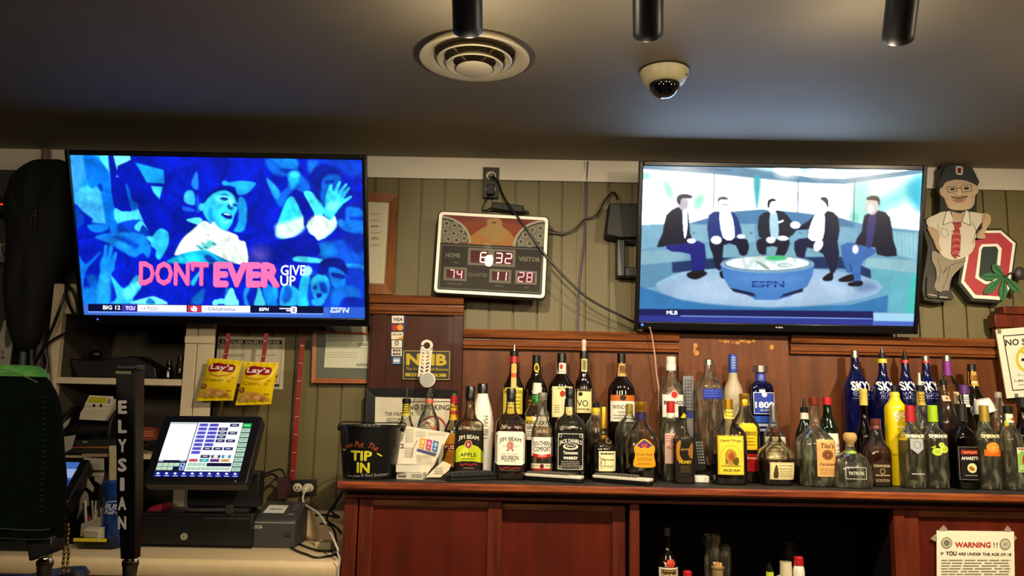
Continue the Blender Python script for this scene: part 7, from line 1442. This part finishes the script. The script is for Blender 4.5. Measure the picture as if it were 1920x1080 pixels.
def chips(label, quad, Y, ph):
    C_ = [at(x, y, Y) for x, y in quad]; R = sum(C_, Vector())/4; R = Vector((R.x, Y, min(c.z for c in C_)))
    t = thing('chip_bag', label, 'bag of chips', R, None, 'yellow chip bags on clip strips')
    q = [c-R for c in C_]
    def S(u, v):
        p = (q[0]*(1-u)+q[1]*u)*(1-v)+(q[3]*(1-u)+q[2]*u)*v
        e = max(0, math.sin(math.pi*min(1, max(0, (v-.06)/.88))))**.6*max(0, math.sin(math.pi*u))**.55
        w_ = .0016*math.sin(u*34+ph)*math.exp(-((v-.06)/.07)**2)+.0018*math.sin(u*30+ph*2)*math.exp(-((v-.93)/.07)**2)+.002*math.sin(u*9+v*13+ph)*e
        pin = .05*math.sin(math.pi*v)*(u-.5)*-1; p = p+(q[1]-q[0])*pin*.5
        return p, e*.026+w_
    n1, n2 = 36, 44; vs = []; fs = []
    for sg in (-1, 1):
        o = len(vs)
        for j in range(n2+1):
            for i in range(n1+1): p, d = S(i/n1, j/n2); vs.append((p.x, p.y+sg*max(d, .0006)*(1 if sg < 0 else .6), p.z))
        fs += [(o+j*(n1+1)+i, o+j*(n1+1)+i+1, o+(j+1)*(n1+1)+i+1, o+(j+1)*(n1+1)+i) for j in range(n2) for i in range(n1)]
    g = G().add(vs, fs, lin('eccb10'))
    I = Ink(); fn = lambda x, y, l: (lambda s_: Vector((s_[0].x, s_[0].y-s_[1]-.0006-l*.0004, s_[0].z)))(S(x, y))
    I.e(.5, .26, .40, .13, 'e8c818', 0, 28).p([(.14, .33), (.5, .40), (.84, .33), (.7, .40), (.5, .43), (.28, .40)], 'c98a1a', 1, 2)
    I.p([(.12, .17), (.3, .10), (.55, .12), (.78, .12), (.86, .17), (.85, .29), (.7, .31), (.5, .29), (.3, .32), (.14, .30)], '8e1418', 2, 3)
    I.t("Lay's", .49, .215, .15, .64, 'f0e4da', 3, .03, 0, 0, .0).t('Classic', .40, .50, .075, .52, '6a4c0a', 1, .0)
    I.e(.13, .66, .09, .065, '8a4a1c', 1, 18).e(.12, .65, .05, .04, 'c98a4a', 2, 14).p([(.05, .92), (.12, .78), (.32, .70), (.6, .72), (.84, .82), (.92, .93)], 'd9a24a', 1, 3)
    for a_, b_, c_ in ((.3, .8, 'e2b868'), (.48, .79, 'c98c3a'), (.6, .84, 'e6c078'), (.38, .88, 'dba850'), (.75, .87, 'b87a2c'), (.22, .88, 'e0b460')): I.e(a_, b_, .10, .045, c_, 2, 16, random.uniform(-20, 20))
    I.e(.86, .44, .05, .03, 'b89a10', 1, 12).e(.8, .52, .05, .03, 'b89a10', 1, 12); I.g(.78, .74, .92, .80, 2, '7a5a10', 3, .4)
    for v, f, c, l in I.L:
        bm = bmesh.new(); V_ = [bm.verts.new((x, y, 0)) for x, y in v]
        for k in f:
            try: bm.faces.new([V_[i] for i in k])
            except ValueError: pass
        for ax, st_ in ((0, .05), (1, .045)):
            no = (1, 0, 0) if ax == 0 else (0, 1, 0)
            for i in range(1, 20): co = (i*st_, 0, 0) if ax == 0 else (0, i*st_, 0); bmesh.ops.bisect_plane(bm, geom=bm.verts[:]+bm.edges[:]+bm.faces[:], plane_co=co, plane_no=no)
        bm.verts.index_update(); g.add([fn(p.co.x, p.co.y, l) for p in bm.verts], [[p.index for p in k.verts] for k in bm.faces], c); bm.free()
    g.build('printed_bag', GLOSSPRINT, t, ang=80); return t
chips('yellow chip bag hanging at left from a short red strip', [PQ(225, 388), PQ(582, 418), PQ(478, 828), PQ(100, 832)], 2.955, 0)
chips('yellow chip bag hanging at right, overlapping the wall licence', [PQ(592, 425), PQ(950, 440), PQ(868, 866), PQ(500, 878)], 2.95, 1.7)
# ------------------------------------------------------------------ clutter on the shelves and counter at the left
S2 = at(180, 715, 3.0)
zs = sz(709)
R = at(215, 708, 3.12); R.z = zs+.0006; t = thing('appliance', 'dark folded appliance with wire loop on the upper recess shelf', 'appliance', R)
P_ = [(x-R.x, max(z-R.z, 0)) for x, z in pxp([(137, 673), (190, 676), (262, 668), (300, 690), (302, 715), (153, 715)], 3.12)]
G().prism(P_, -.04, .08).build('body', flat('0a0a0a', .5), t, bevel=.006)
q = [at(x, y, 3.12)-R for x, y in ((181, 664), (183, 652), (188, 645), (194, 655), (200, 663))]; G().tube(q, .004).build('wire_loop', BLK, t); p = at(180, 665, 3.12)-R; G().ell((p.x, 0, p.z), .026, .024, .02, 16, 10).build('knob', BLK, t)
R = at(328, 705, 3.08); R.z = zs+.0006
bottle('small brown jar at the right end of the upper recess shelf', 331, 3.06, [(676, 6), (682, 7), (688, 9), (None, 9)], 1, 2, 'warm', (690, 'rum'), [('cap', BLK, [(668, 6.5), (677, 7)])], base=zs, name='jar', cat='jar')
bottle('small dark bottle beside the brown jar on the upper recess shelf', 309, 3.10, [(684, 5), (692, 7), (None, 8)], 1, 2, 'dark', None, [('cap', BLK, [(676, 4), (685, 4.6)])], base=zs, name='jar', cat='jar')
zs2 = sz(852)
R = at(190, 850, 3.06); R.z = zs2+.0006; t = thing('rotary_file', 'black rotary card file with white and yellow index cards in the lower recess', 'card file', R)
c_ = at(183, 800, 3.08)-R
for s_ in (-1, 1): G().lathe([(.085, -.006), (.088, -.003), (.088, .003), (.085, .006)], 36, (0, 0, 0), 0, Matrix.Translation(Vector((c_.x+s_*.085, .02, c_.z-.01)))@Euler((0, math.radians(90), 0)).to_matrix().to_4x4()).build('side_wheel', BLKM, t)
G().cyl((c_.x-.085, .02, c_.z-.01), (c_.x+.085, .02, c_.z-.01), .03).build('drum', BLKM, t)
G().box(c_.x-.10, c_.x+.11, -.08, .10, 0, .022).build('base', BLKM, t, bevel=.003)
CD = lambda x, y: (90+x/5.4, 590+y/5.4)
g = G(); I = Ink().p([CD(420, 815), CD(665, 828), CD(640, 925), CD(370, 915)], 'cfc6b4', 0).p([CD(425, 835), CD(600, 840), CD(585, 895), CD(402, 890)], 'b8ae1c', 1).p([CD(610, 850), CD(640, 852), CD(632, 905), CD(600, 900)], '8a8272', 1)
I.p([CD(365, 940), CD(625, 930), CD(600, 1000), CD(575, 1072), CD(315, 1060), CD(330, 990)], 'c6bca6', 0)
for y in (970, 990, 1012, 1035): I.ln([CD(345-(y-970)*.3, y+6), CD(450, y), CD(600-(y-970)*.3, y+10)], .5, '77705f', 1)
I.r(*CD(455, 905), *CD(478, 935), '1a1712', 1).r(*CD(525, 905), *CD(548, 935), '1a1712', 1)
fy = lambda x, y, l: at(x, y, 2.99+.03*(788-y)/40)-R+Vector((0, -l*.0006, 0))
I.mesh(fy, g); L = [CD(420, 815), CD(690, 860), CD(625, 1000), CD(575, 1072), CD(315, 1060), CD(365, 930)]
P0 = [Vector(fy(x, y, -2)) for x, y in L]; P1 = [p+Vector((0, .05, 0)) for p in P0]; n = len(L); g.add(P0+P1, [tuple(range(n)), tuple(range(2*n-1, n-1, -1))]+[(i, (i+1) % n, n+(i+1) % n, n+i) for i in range(n)], lin('b5ab95')); g.build('index_cards', PRINT, t, smooth=False)
# papers and books on the counter, bucket with handle
def pbox(name, label, cat, quad, Y, dep, col, I=None, rough=.6, base=None, group=None, matb=None):
    P_ = pxp(quad, Y); cx = sum(p[0] for p in P_)/4; z0 = base if base is not None else min(p[1] for p in P_)
    P_ = [(x-cx, max(z-z0, 0)+.0006 if base is not None else z-z0) for x, z in P_]; g = G().prism(P_, 0, dep)
    if I: I.mesh(lambda x, y, l: at(x, y, Y)-Vector((cx, Y, z0))+Vector((0, -.0006-l*.0004, 0)), g, m=1); g.hc = True
    return tag(g.build(name, [matb or flat(col, rough), PRINT], None, (cx, Y, z0), smooth=False), label, cat, group)
Bq = lambda x, y: (110+x/4.156, 780+y/4.156)
pbox('black_box', 'flat black device under the rotary card file on the lower recess shelf', 'device', [(138, 826), (240, 824), (240, 838), (134, 838)], 2.985, .15, '0b0b0b', Ink().r(155, 827, 164, 830, '77776f', 0), base=sz(838, 2.985))
pbox('folder', 'orange-edged folder pile under the flat black device', 'folder', [(136, 838), (230, 837), (230, 841.5), (134, 841.5)], 2.98, .2, '8e4a24', base=sz(841.5, 2.98))
pbox('envelope', 'grey-white papers leaning in the lower recess left of the card file', 'paper', [Bq(22, 165), Bq(130, 148), Bq(100, 255), Bq(22, 300)], 2.975, .004, '9a948a', base=None)
pbox('paper_sheet', 'pale paper with curled corner beside the rotary card file', 'paper', [(116, 797), (132, 783), (128, 795), (116, 808)], 2.972, .003, 'a49c8a')
I = Ink().g(*Bq(205, 330), *Bq(345, 410), 6, '8a8272', 0, .2).r(*Bq(272, 420), *Bq(352, 440), '2a2622', 0)
pbox('paper_stack', 'white papers in a cubby behind the second till on the counter', 'paper', [Bq(195, 325), Bq(352, 330), Bq(352, 470), Bq(200, 470)], 2.96, .003, 'a89f8c', I)
pbox('cubby_box', 'tan cardboard box edge behind the blue ice bucket', 'box', [Bq(180, 296), Bq(380, 296), Bq(382, 318), Bq(180, 318)], 2.955, .08, '8f7a5c')
pbox('book', 'cream upright book behind the blue ice bucket', 'book', [Bq(392, 232), Bq(478, 232), Bq(476, 530), Bq(390, 530)], 2.965, .03, 'b3aa94')
pbox('book', 'narrow tan book standing in front of the cream book', 'book', [Bq(400, 264), Bq(452, 264), Bq(448, 530), Bq(395, 530)], 2.945, .015, 'b8a888')
pbox('book', 'red book standing beside the tan book behind the tall tap handle', 'book', [Bq(456, 330), Bq(482, 330), Bq(482, 530), Bq(455, 530)], 2.945, .015, '8c2420')
bx = at(226, 960, 2.86)
R = Vector((bx.x, 2.86, LZ+.0006)); t = thing('beer_bucket', 'blue beer ice bucket half hidden behind the tall tap handle', 'bucket', R)
kk2 = 2.86/F; zt3 = at(222, 906, 2.86).z-LZ; r1 = 32*kk2; r0 = 26*kk2
BLU = flat('1c4698', .3, .2)
G().lathe([(r0, 0), (r0+.002, .003), (r1, zt3), (r1+.003, zt3+.002), (r1+.003, zt3+.006), (r1-.002, zt3+.006), (r1-.004, zt3), (r0-.004, .01), (.001, .01)], 48).build('pail', BLU, t, ang=50)
def bb2(x, y, l):
    X = (x-222)*kk2; z = at(222, y, 2.86).z-LZ; r = r0+(r1-r0)*z/zt3; u = max(-.97, min(.97, X/r)); return (u*r, -r*math.sqrt(1-u*u)-.001-l*.0003, z)
Ink().t('BUD', 221, 946, 9.5, 29, 'cfd4e0', 0, .03, .2, 2).t('LIGHT', 220, 956, 8.5, 42, 'cfd4e0', 0, .03, .2, 2).p([(203, 941), (212, 936.5), (226, 935), (240, 936), (226, 937), (212, 939)], 'aab6d4', 0).mesh(bb2, None, 4).build('lettering', PRINT, t, smooth=False)
G().tube([(-r1-.002, 0, zt3-.002), (-r1*.7, -r1*.75, zt3-.03), (0, -r1-.01, zt3-.04), (r1*.7, -r1*.75, zt3-.03), (r1+.002, 0, zt3-.002)], .002).build('bail_handle', STEEL, t)
# straw caddy, napkins in clear tray
R = atz(168, 1030, LZ); R.z += .0006; t = thing('napkin_tray', 'clear plastic tray with white napkins and a yellow strip on the cream counter', 'tray', R)
q = lambda px, py, Y: at(px, py, Y)-R
Y0 = R.y
P_ = [(x-R.x, max(z-R.z, 0)) for x, z in pxp([(137, 1008), (203, 1008), (208, 1033), (146, 1033)], Y0)]
TRY = shell('tray_plastic', 'cfc8b4', '8a8268', .15, .6)
g = G(); n = 4; Pb = [(x*1.05+.02, z) for x, z in P_]
g.add([(x, 0, z) for x, z in P_]+[(x+.02, .045, z) for x, z in P_], [(0, 1, 2, 3), (7, 6, 5, 4), (3, 2, 6, 7), (0, 3, 7, 4), (2, 1, 5, 6)]); g.build('tray', TRY, t, smooth=False)
G().box(P_[0][0]+.002, P_[1][0]-.004, -.0012, -.0004, P_[0][1]-.012, P_[0][1]-.001).build('yellow_strip', flat('cdb91c', .4), t)
g = G(); M = Euler((math.radians(16), 0, math.radians(-12))).to_matrix().to_4x4()
for k in range(6): g.box(-.030+k*.001, .03+k*.001, .012-k*.001, .040, .022+k*.007, .0275+k*.007, 0, M)
g.build('napkin_stack', flat('c2b9a6', .7), t, bevel=.002)
R = atz(168, 1012, LZ)+Vector((-.01, .0, 0)); R = Vector((at(166, 990, 2.80).x, 2.842, LZ+.0006)); t = thing('straw_caddy', 'grey plastic caddy of straws and picks with red and white bits, behind the napkin tray', 'caddy', R)
P_ = [(x-R.x, z-R.z) for x, z in pxp([Bq(140, 850), Bq(350, 770), Bq(362, 840), Bq(240, 950), Bq(130, 950)], 2.80)]
mz = 0
G().prism([(x, max(z, 0)) for x, z in P_], -.012, -.004).build('caddy_wall', flat('8f8878', .5), t); G().prism([(P_[0][0], 0), (P_[1][0], 0), (P_[1][0], P_[1][1]*.8), (P_[0][0], P_[0][1]*.6)], .05, .056).build('caddy_wall', flat('8f8878', .5), t)
G().box(P_[0][0], P_[1][0], -.012, .056, 0, .004).build('caddy_floor', flat('8f8878', .5), t)
rs = random.Random(5)
for k in range(16):
    x = P_[0][0]+(P_[1][0]-P_[0][0])*rs.uniform(.1, .9); y = rs.uniform(.005, .04); h = P_[1][1]*rs.uniform(.9, 1.35)
    G().cyl((x, y, .006), (x+rs.uniform(-.03, .03), y+rs.uniform(-.01, .01), h+.01), .0035, None, 8).build('straw', flat(('b8ae96', 'c9c0aa', 'a32a2a', 'b8ae96', '2a2622')[k % 5], .5), t)
for k in range(6):
    x = P_[0][0]+(P_[1][0]-P_[0][0])*rs.uniform(.0, .6); G().ell((x, rs.uniform(.005, .03), P_[0][1]*.95+rs.uniform(-.01, .015)), .009, .009, .007, 10, 6).build('red_cap', flat('8c2222', .5), t)
t = thing('plastic_sheet', 'crumpled grey plastic wrap behind the straw caddy', 'wrap', Vector((at(168, 950, 2.9).x, 2.90, LZ)))
R = Vector((at(168, 950, 2.9).x, 2.90, LZ)); g = G()
for L in ([Bq(160, 450), Bq(200, 420), Bq(290, 560), Bq(280, 590), Bq(220, 540)], [Bq(195, 560), Bq(245, 600), Bq(260, 690), Bq(200, 720), Bq(165, 800), Bq(190, 640)], [Bq(255, 480), Bq(330, 475), Bq(310, 540), Bq(260, 510)]):
    P_ = [(x-R.x, z-R.z) for x, z in pxp(L, 2.90)]; d = rs.uniform(-.02, .02); g.prism(P_, d, d+.004)
g.build('wrap', flat('8f877a', .3), t, smooth=False)
# second till at the far left behind the green sleeve
Q = [(100, 863), (144, 863), (122, 936), (88, 936)]
M, src = quadpose([(74, 862), (141, 864), (118, 932), (48, 930)], .14, .14)
t = thing('card_terminal', 'second black touch terminal with blue screen behind the green tap sleeve', 'monitor', M=M)
Hq = homog([(74, 862), (141, 864), (118, 932), (48, 930)], src)
fq = lambda x, y, l: (lambda v: (float(v[0]/v[2]), -.001-l*.0004, float(v[1]/v[2])))(Hq@np.array([x, y, 1]))
I = Ink().p([(74, 862), (141, 864), (118, 932), (48, 930)], '4a78d0', 0).p([(70, 876), (137, 878), (130, 896), (63, 894)], 'a8c4f0', 1).p([(62, 899), (129, 901), (122, 916), (56, 914)], '2a48b0', 1).p([(56, 918), (121, 920), (118, 931), (50, 930)], '6a94e0', 1)
I.mesh(fq).build('screen', attr_mat('dim_screen', .7), t, smooth=False)
G().prism(rr(-.085, .10, -.10, .085, .01), -.0005, .06).build('housing', flat('0b0b0c', .4), t, bevel=.004)
wp = M@Vector((0, .03, -.10)); st = thing('terminal_stand', 'black stand under the second touch terminal at far left', 'stand', (wp.x, wp.y+.04, LZ+.0006))
G().box(-.06, .075, -.05, .05, 0, .02).box(-.04, .05, -.03, .03, .02, wp.z-LZ+.03).build('stand_body', BLKM, st, bevel=.004)
tag(G().box(-.3, .06, 0, .3, 0, .06).build('cash_drawer', flat('0b0b0c', .45), None, Vector((at(40, 1015, 2.72).x, 2.72, LZ+.0006)), bevel=.003), 'dark till drawer at the far left behind the green tap sleeve', 'cash drawer')
pbox('snack_pouch', 'dark red printed pouch on the lower shelf right of the tall tap handle', 'bag', [(262, 800), (290, 803), (296, 824), (262, 828)], 3.03, .03, '7a2c1e', Ink().g(264, 808, 288, 820, 3, 'c07a4a', 0, .5), base=zs2)
# ------------------------------------------------------------------ tap handles in the foreground
def upr(px, py, Y): return at(px, py, Y)
TY = 1.25
R = at(245, 1046, TY); t = thing('tap_handle', 'tall black square tap handle with grey vertical lettering', 'tap handle', R)
q = lambda px, py: at(px, py, TY)-R
g = G(); secs = [(1046, 232, 258), (985, 230, 259), (960, 227, 261), (800, 226, 262), (700, 226, 263), (697, 226, 263)]
vs = []; d = .032
for py, a, b_ in secs:
    A_, B_ = q(a, py), q(b_, py); dd = d*(B_.x-A_.x)/.031
    vs += [(A_.x, -dd/2, A_.z), (B_.x, -dd/2, A_.z), (B_.x, dd/2, A_.z), (A_.x, dd/2, A_.z)]
n = len(secs); g.add(vs, [(3, 2, 1, 0), tuple(4*n-4+k for k in range(4))]+[(4*i+k, 4*i+(k+1) % 4, 4*(i+1)+(k+1) % 4, 4*(i+1)+k) for i in range(n-1) for k in range(4)])
g.build('handle_body', flat('060606', .3, 0, .0, .3), t, bevel=.0015)
A_, B_ = q(226, 694), q(263, 694); G().box(A_.x-.0005, B_.x+.0005, -.0165, .0165, A_.z, A_.z+.008).build('top_cap', flat('1a1a1a', .3), t, bevel=.002)
G().box(A_.x+.001, B_.x-.006, -.0172, -.016, A_.z-.0062, A_.z-.002).build('top_band', flat('6b6f4a', .4), t)
I = Ink()
for k, ch in enumerate('ELYSIAN'): I.t(ch, 240.5-.1*k, 763+k*35.6, 22.5, 13.5 if ch != 'I' else 4.4, 'cccccc', 0, .045)
I.mesh(lambda x, y, l: q(x, y)+Vector((0, -.0185-l*.0003, 0))).build('lettering', PRINT, t, smooth=False)
def ferrule(t, q, px0, Y, py0=1040):
    A_ = q(px0, py0); k = Y/F
    prof = [(1100, 10), (1062, 13), (1058, 14.5), (1052, 14.5), (1048, 11), (1044, 10), (1030, 11.5)]
    z = lambda py: q(px0, py).z
    G().lathe([(r*k, z(py)) for py, r in prof], 24, (A_.x, 0, 0)).build('chrome_ferrule', CHROME, t, ang=35)
ferrule(t, q, 246, TY)
TY2 = 1.12
R = at(82, 1050, TY2); t = thing('tap_handle', 'tap handle under a dark green stitched fabric sleeve with lime top', 'tap handle', R)
q2 = lambda px, py: at(px, py, TY2)-R
k2 = TY2/F
def sleeve(secs, seg=40):
    vs = []; fs = []
    for py, a, b_, dp in secs:
        A_, B_ = q2(a, py), q2(b_, py); cx_, hw_ = (A_.x+B_.x)/2, (B_.x-A_.x)/2
        for i in range(seg):
            an = 2*math.pi*i/seg; w_ = 1+.012*math.sin(3*an+py*.05)+.008*math.sin(7*an-py*.03)
            vs.append((cx_+hw_*w_*math.copysign(abs(math.cos(an))**.8, math.cos(an)), hw_*dp*w_*math.copysign(abs(math.sin(an))**.8, math.sin(an)), (A_.z+B_.z)/2))
    n = len(secs)
    fs = [(j*seg+i, j*seg+(i+1) % seg, (j+1)*seg+(i+1) % seg, (j+1)*seg+i) for j in range(n-1) for i in range(seg)]+[tuple(range(seg-1, -1, -1)), tuple((n-1)*seg+i for i in range(seg))]
    return G().add(vs, fs)
GRN = mottled('dark_green_fabric', '020804', '051209', 60, (1, 1, 1), .95, 4, .3, spec=.1)
secs = [(1006, -62, 114, .5), (1000, -66, 117, .5), (985, -64, 116, .52), (960, -62, 119, .52), (900, -62, 119, .52), (850, -60, 116, .52), (800, -58, 113, .52), (760, -54, 109, .52), (735, -50, 102, .52), (715, -42, 92, .52), (703, -34, 82, .5), (697, -24, 72, .45)]
sleeve(secs).build('fabric_sleeve', GRN, t, ang=70)
secs = [(706, -38, 88, .5), (700, -36, 86, .5), (693, -30, 82, .5), (687, -22, 74, .48), (684.5, -10, 58, .4)]
o = sleeve(secs).build('lime_top', mottled('lime_fabric', '3f8a3a', '62ad58', 40, (1, 1, 1), .85, 4, .3), t, ang=70)
STI = flat('1f2c1e', .8)
def seam(pts, r=.0007): return G().tube([q2(x, y)+Vector((0, yy, 0)) for x, y, yy in pts], r, 6)
g = seam([(-10, 700, -.036), (20, 695, -.036), (45, 696, -.036), (70, 706, -.033), (90, 718, -.024)]); g.build('top_seam', flat('6d7446', .8), t)
g = G()
for k in range(22): y = 745+k*10; x = 106-abs(k-8)*.55; p = q2(x, y); g.cyl(p+Vector((-.0022, -.029, 0)), p+Vector((.0022, -.026, .0008)), .0005, None, 6)
g.build('side_stitching', STI, t)
g = G(); pts = [(-40, 978), (0, 984), (10, 986), (40, 983), (70, 986), (100, 988), (113, 987)]
g2 = seam([(x, y, -.0395+.00006*max(0, x-60)*5) for x, y in pts], .0011); g2.tube([q2(x, y+17)+Vector((0, -.0395+.0003*max(0, x-60), 0)) for x, y in pts], .0008, 6)
g2.build('hem_stitching', STI, t)
P_ = [q2(x, y) for x, y in ((62, 1005), (113, 1000), (112, 1032), (68, 1049))]
G().prism([(p.x, p.z) for p in P_], -.018, .014).build('handle_stem', flat('0b0b0b', .4), t, bevel=.003)
ferrule(t, q2, 86, TY2)
tw = thing('beer_tower', 'dark blue-black beer tower pipe under the two tap handles at the bottom edge', 'beer tower', at(160, 1110, 1.22)); R = at(160, 1110, 1.22)
G().cyl(at(-60, 1105, 1.2)-R, at(330, 1115, 1.26)-R, .022, None, 28).build('tower_pipe', flat('14141f', .3, .2), tw)
G().cyl(at(110, 1071, 1.17)-R, at(110, 1082, 1.17)-R, .035, .04, 28).build('tower_cap', flat('14142a', .3, .2), tw)
G().cyl(Vector((0, 0, -.0)), Vector((0, 0, -(R.z-.6))), .03, None, 24).build('column', flat('14141f', .3, .2), tw)
R0 = at(125, 1000, 1.16); g = G()
for sx_ in (119.5, 127.5):
    for k in range(11): p = at(sx_+1.2*math.sin(k*1.3), 985+k*8.6, 1.16)-R0; g.ell(p, .0022, .0022, .0036, 8, 6)
tag(g.build('bead_chain', flat('9a7a2a', .35, .8), None, R0), 'gold bead chain hanging beside the green tap sleeve', 'chain')
# ------------------------------------------------------------------ dark wall at the far left
def wl(px, py, Y): return at(px, py, Y)
g = G(); cord_ = None
o = G().tube(A([(86, 280, 3.06), (84, 400, 3.06), (80, 560, 3.06), (74, 690, 3.06), (64, 860, 3.06)]), .016, 14).build('conduit_pipe', flat('6a5a50', .5), None, at(86, 280, 3.06), off=at(86, 280, 3.06)); tag(o, 'grey-brown vertical pipe on the dark wall left of the left television', 'pipe')
o = G().tube(A([(50, 500, 3.05), (48, 600, 3.05), (42, 700, 3.05), (36, 860, 3.05)]), .013, 14).build('conduit_pipe', flat('4a5a50', .5), None, at(50, 500, 3.05), off=at(50, 500, 3.05)); tag(o, 'grey-green vertical pipe at the far left beside the grey-brown pipe', 'pipe')
o = G().tube(A([(64, 540, 3.04), (58, 600, 3.04), (60, 700, 3.04), (55, 860, 3.04)]), .009, 10).build('conduit_pipe', flat('3a4540', .5), None, at(64, 540, 3.04), off=at(64, 540, 3.04)); tag(o, 'thin dark pipe between the two thicker pipes at the far left', 'pipe')
R = at(70, 480, 2.96); t = thing('hanging_jacket', 'large black jacket hanging on the dark wall left of the left television', 'jacket', R)
pl = pxp(crom2([(16, 345), (22, 320), (55, 302), (80, 297), (118, 300), (130, 340), (135, 420), (122, 480), (84, 560), (60, 640), (20, 650), (10, 560), (14, 450), (4, 400)], 3), 2.98); cxx = sum(p[0] for p in pl)/len(pl); czz = sum(p[1] for p in pl)/len(pl)
g = G(); n = len(pl); vs = []
for s_, y in ((1, 3.032), (1.0, 2.99), (.9, 2.955), (.6, 2.935), (.25, 2.93)): vs += [(cxx+(x-cxx)*s_-R.x, y-R.y+.008*math.sin(i*.7), czz+(z-czz)*s_-R.z) for i, (x, z) in enumerate(pl)]
g.add(vs, [(k*n+i, k*n+(i+1) % n, (k+1)*n+(i+1) % n, (k+1)*n+i) for k in range(4) for i in range(n)]+[tuple(4*n+i for i in range(n))]); g.build('jacket_body', flat('0b0c0b', .8), t, ang=80)
R = at(66, 410, 2.915); t = thing('key_ring', 'small steel keys glinting on the black jacket at far left', 'keys', R)
G().box(-.003, .003, -.002, .002, .015, .035).box(-.014, -.010, -.002, .002, -.03, .008).box(.0, .004, -.002, .002, -.034, .008).box(-.015, .006, -.002, .002, .008, .014).build('key', STEEL, t)
R = at(4, 384, 3.0); t = thing('led_box', 'black box with a red light at the left edge of the photo', 'device', R)
G().box(-.12, .03, 0, .08, -.03, .03).build('box_body', BLKM, t, bevel=.003); p = at(3, 383, 2.999)-R; G().ell((p.x, -.001, p.z), .006, .002, .003, 12, 6).build('red_light', glow('ff2418', 4), t)
I = Ink().p([(2, 462), (12, 460), (16, 474), (6, 480)], '4a4a44', 0, 2).p([(0, 480), (10, 478), (14, 488), (0, 489)], '6e6e66', 0, 2)
sheet('photo_card', 'small black and white picture card at the left edge below the red light', 'card', [(-20, 454), (20, 459), (17, 491), (-20, 490)], 2.99, .002, flat('8a8a82', .5), I)
I = Ink().p([(12, 614), (17, 613), (22, 630), (24, 640), (16, 652), (10, 650), (9, 634)], '5a5850', 0, 2).e(14, 611, 3, 4, '5a5850', 1, 12).t('O', 5, 660, 8, 6, '3a3832', 0).r(2, 668, 8, 673, '5a5850', 0)
sheet('poster_card', 'tall pale poster card with a grey figure at the left edge above the green sleeve', 'poster', [(8, 600), (27, 605), (14, 720), (-30, 720)], 2.985, .003, flat('a8a294', .5), I)
cord('electric_cable', 'black cable sweeping from the left television down past the shelving stile', A([(128, 528, 2.99), (124, 545, 2.98), (112, 580, 2.97), (96, 620, 2.97), (80, 655, 2.98), (66, 680, 2.99)]), .006, BLK)
cord('electric_cable', 'black cable looping behind the left television corner', A([(95, 520, 3.03), (115, 528, 2.99), (130, 538, 2.975), (142, 560, 2.975), (145, 590, 2.97), (136, 585, 2.975), (126, 560, 2.98), (123, 535, 2.985)]), .005, BLK)
cord('electric_cable', 'black cable drooping from the left television to the shelving stile', A([(145, 614, 2.96), (128, 623, 2.97), (108, 632, 2.98), (90, 645, 2.985), (85, 655, 2.985), (88, 672, 2.985), (91, 700, 2.985)]), .005, BLK)
cord('electric_cable', 'thin beige cable on the shelving stile below the drooping cable', A([(112, 634, 2.99), (100, 640, 2.99), (92, 652, 2.99), (94, 680, 2.99), (96, 720, 2.99)]), .003, flat('77664c', .5))
cord('electric_cable', 'black lead running from the till screen to the wall outlet', A([(470, 894, 2.85), (490, 890, 2.92), (515, 882, 3.0), (526, 880, 3.05), (534, 890, 3.06), (536, 905, 3.06)]), .004, BLK)
cord('electric_cable', 'second black lead behind the till screen, lower than the first', A([(468, 902, 2.85), (490, 896, 2.94), (508, 889, 3.02), (518, 893, 3.05), (522, 905, 3.06)]), .004, BLK)
pbox('cup', 'dark red cup behind the receipt printer by the wall outlet', 'cup', [(518, 897), (540, 897), (537, 935), (522, 935)], 3.0, .05, '3a1018')
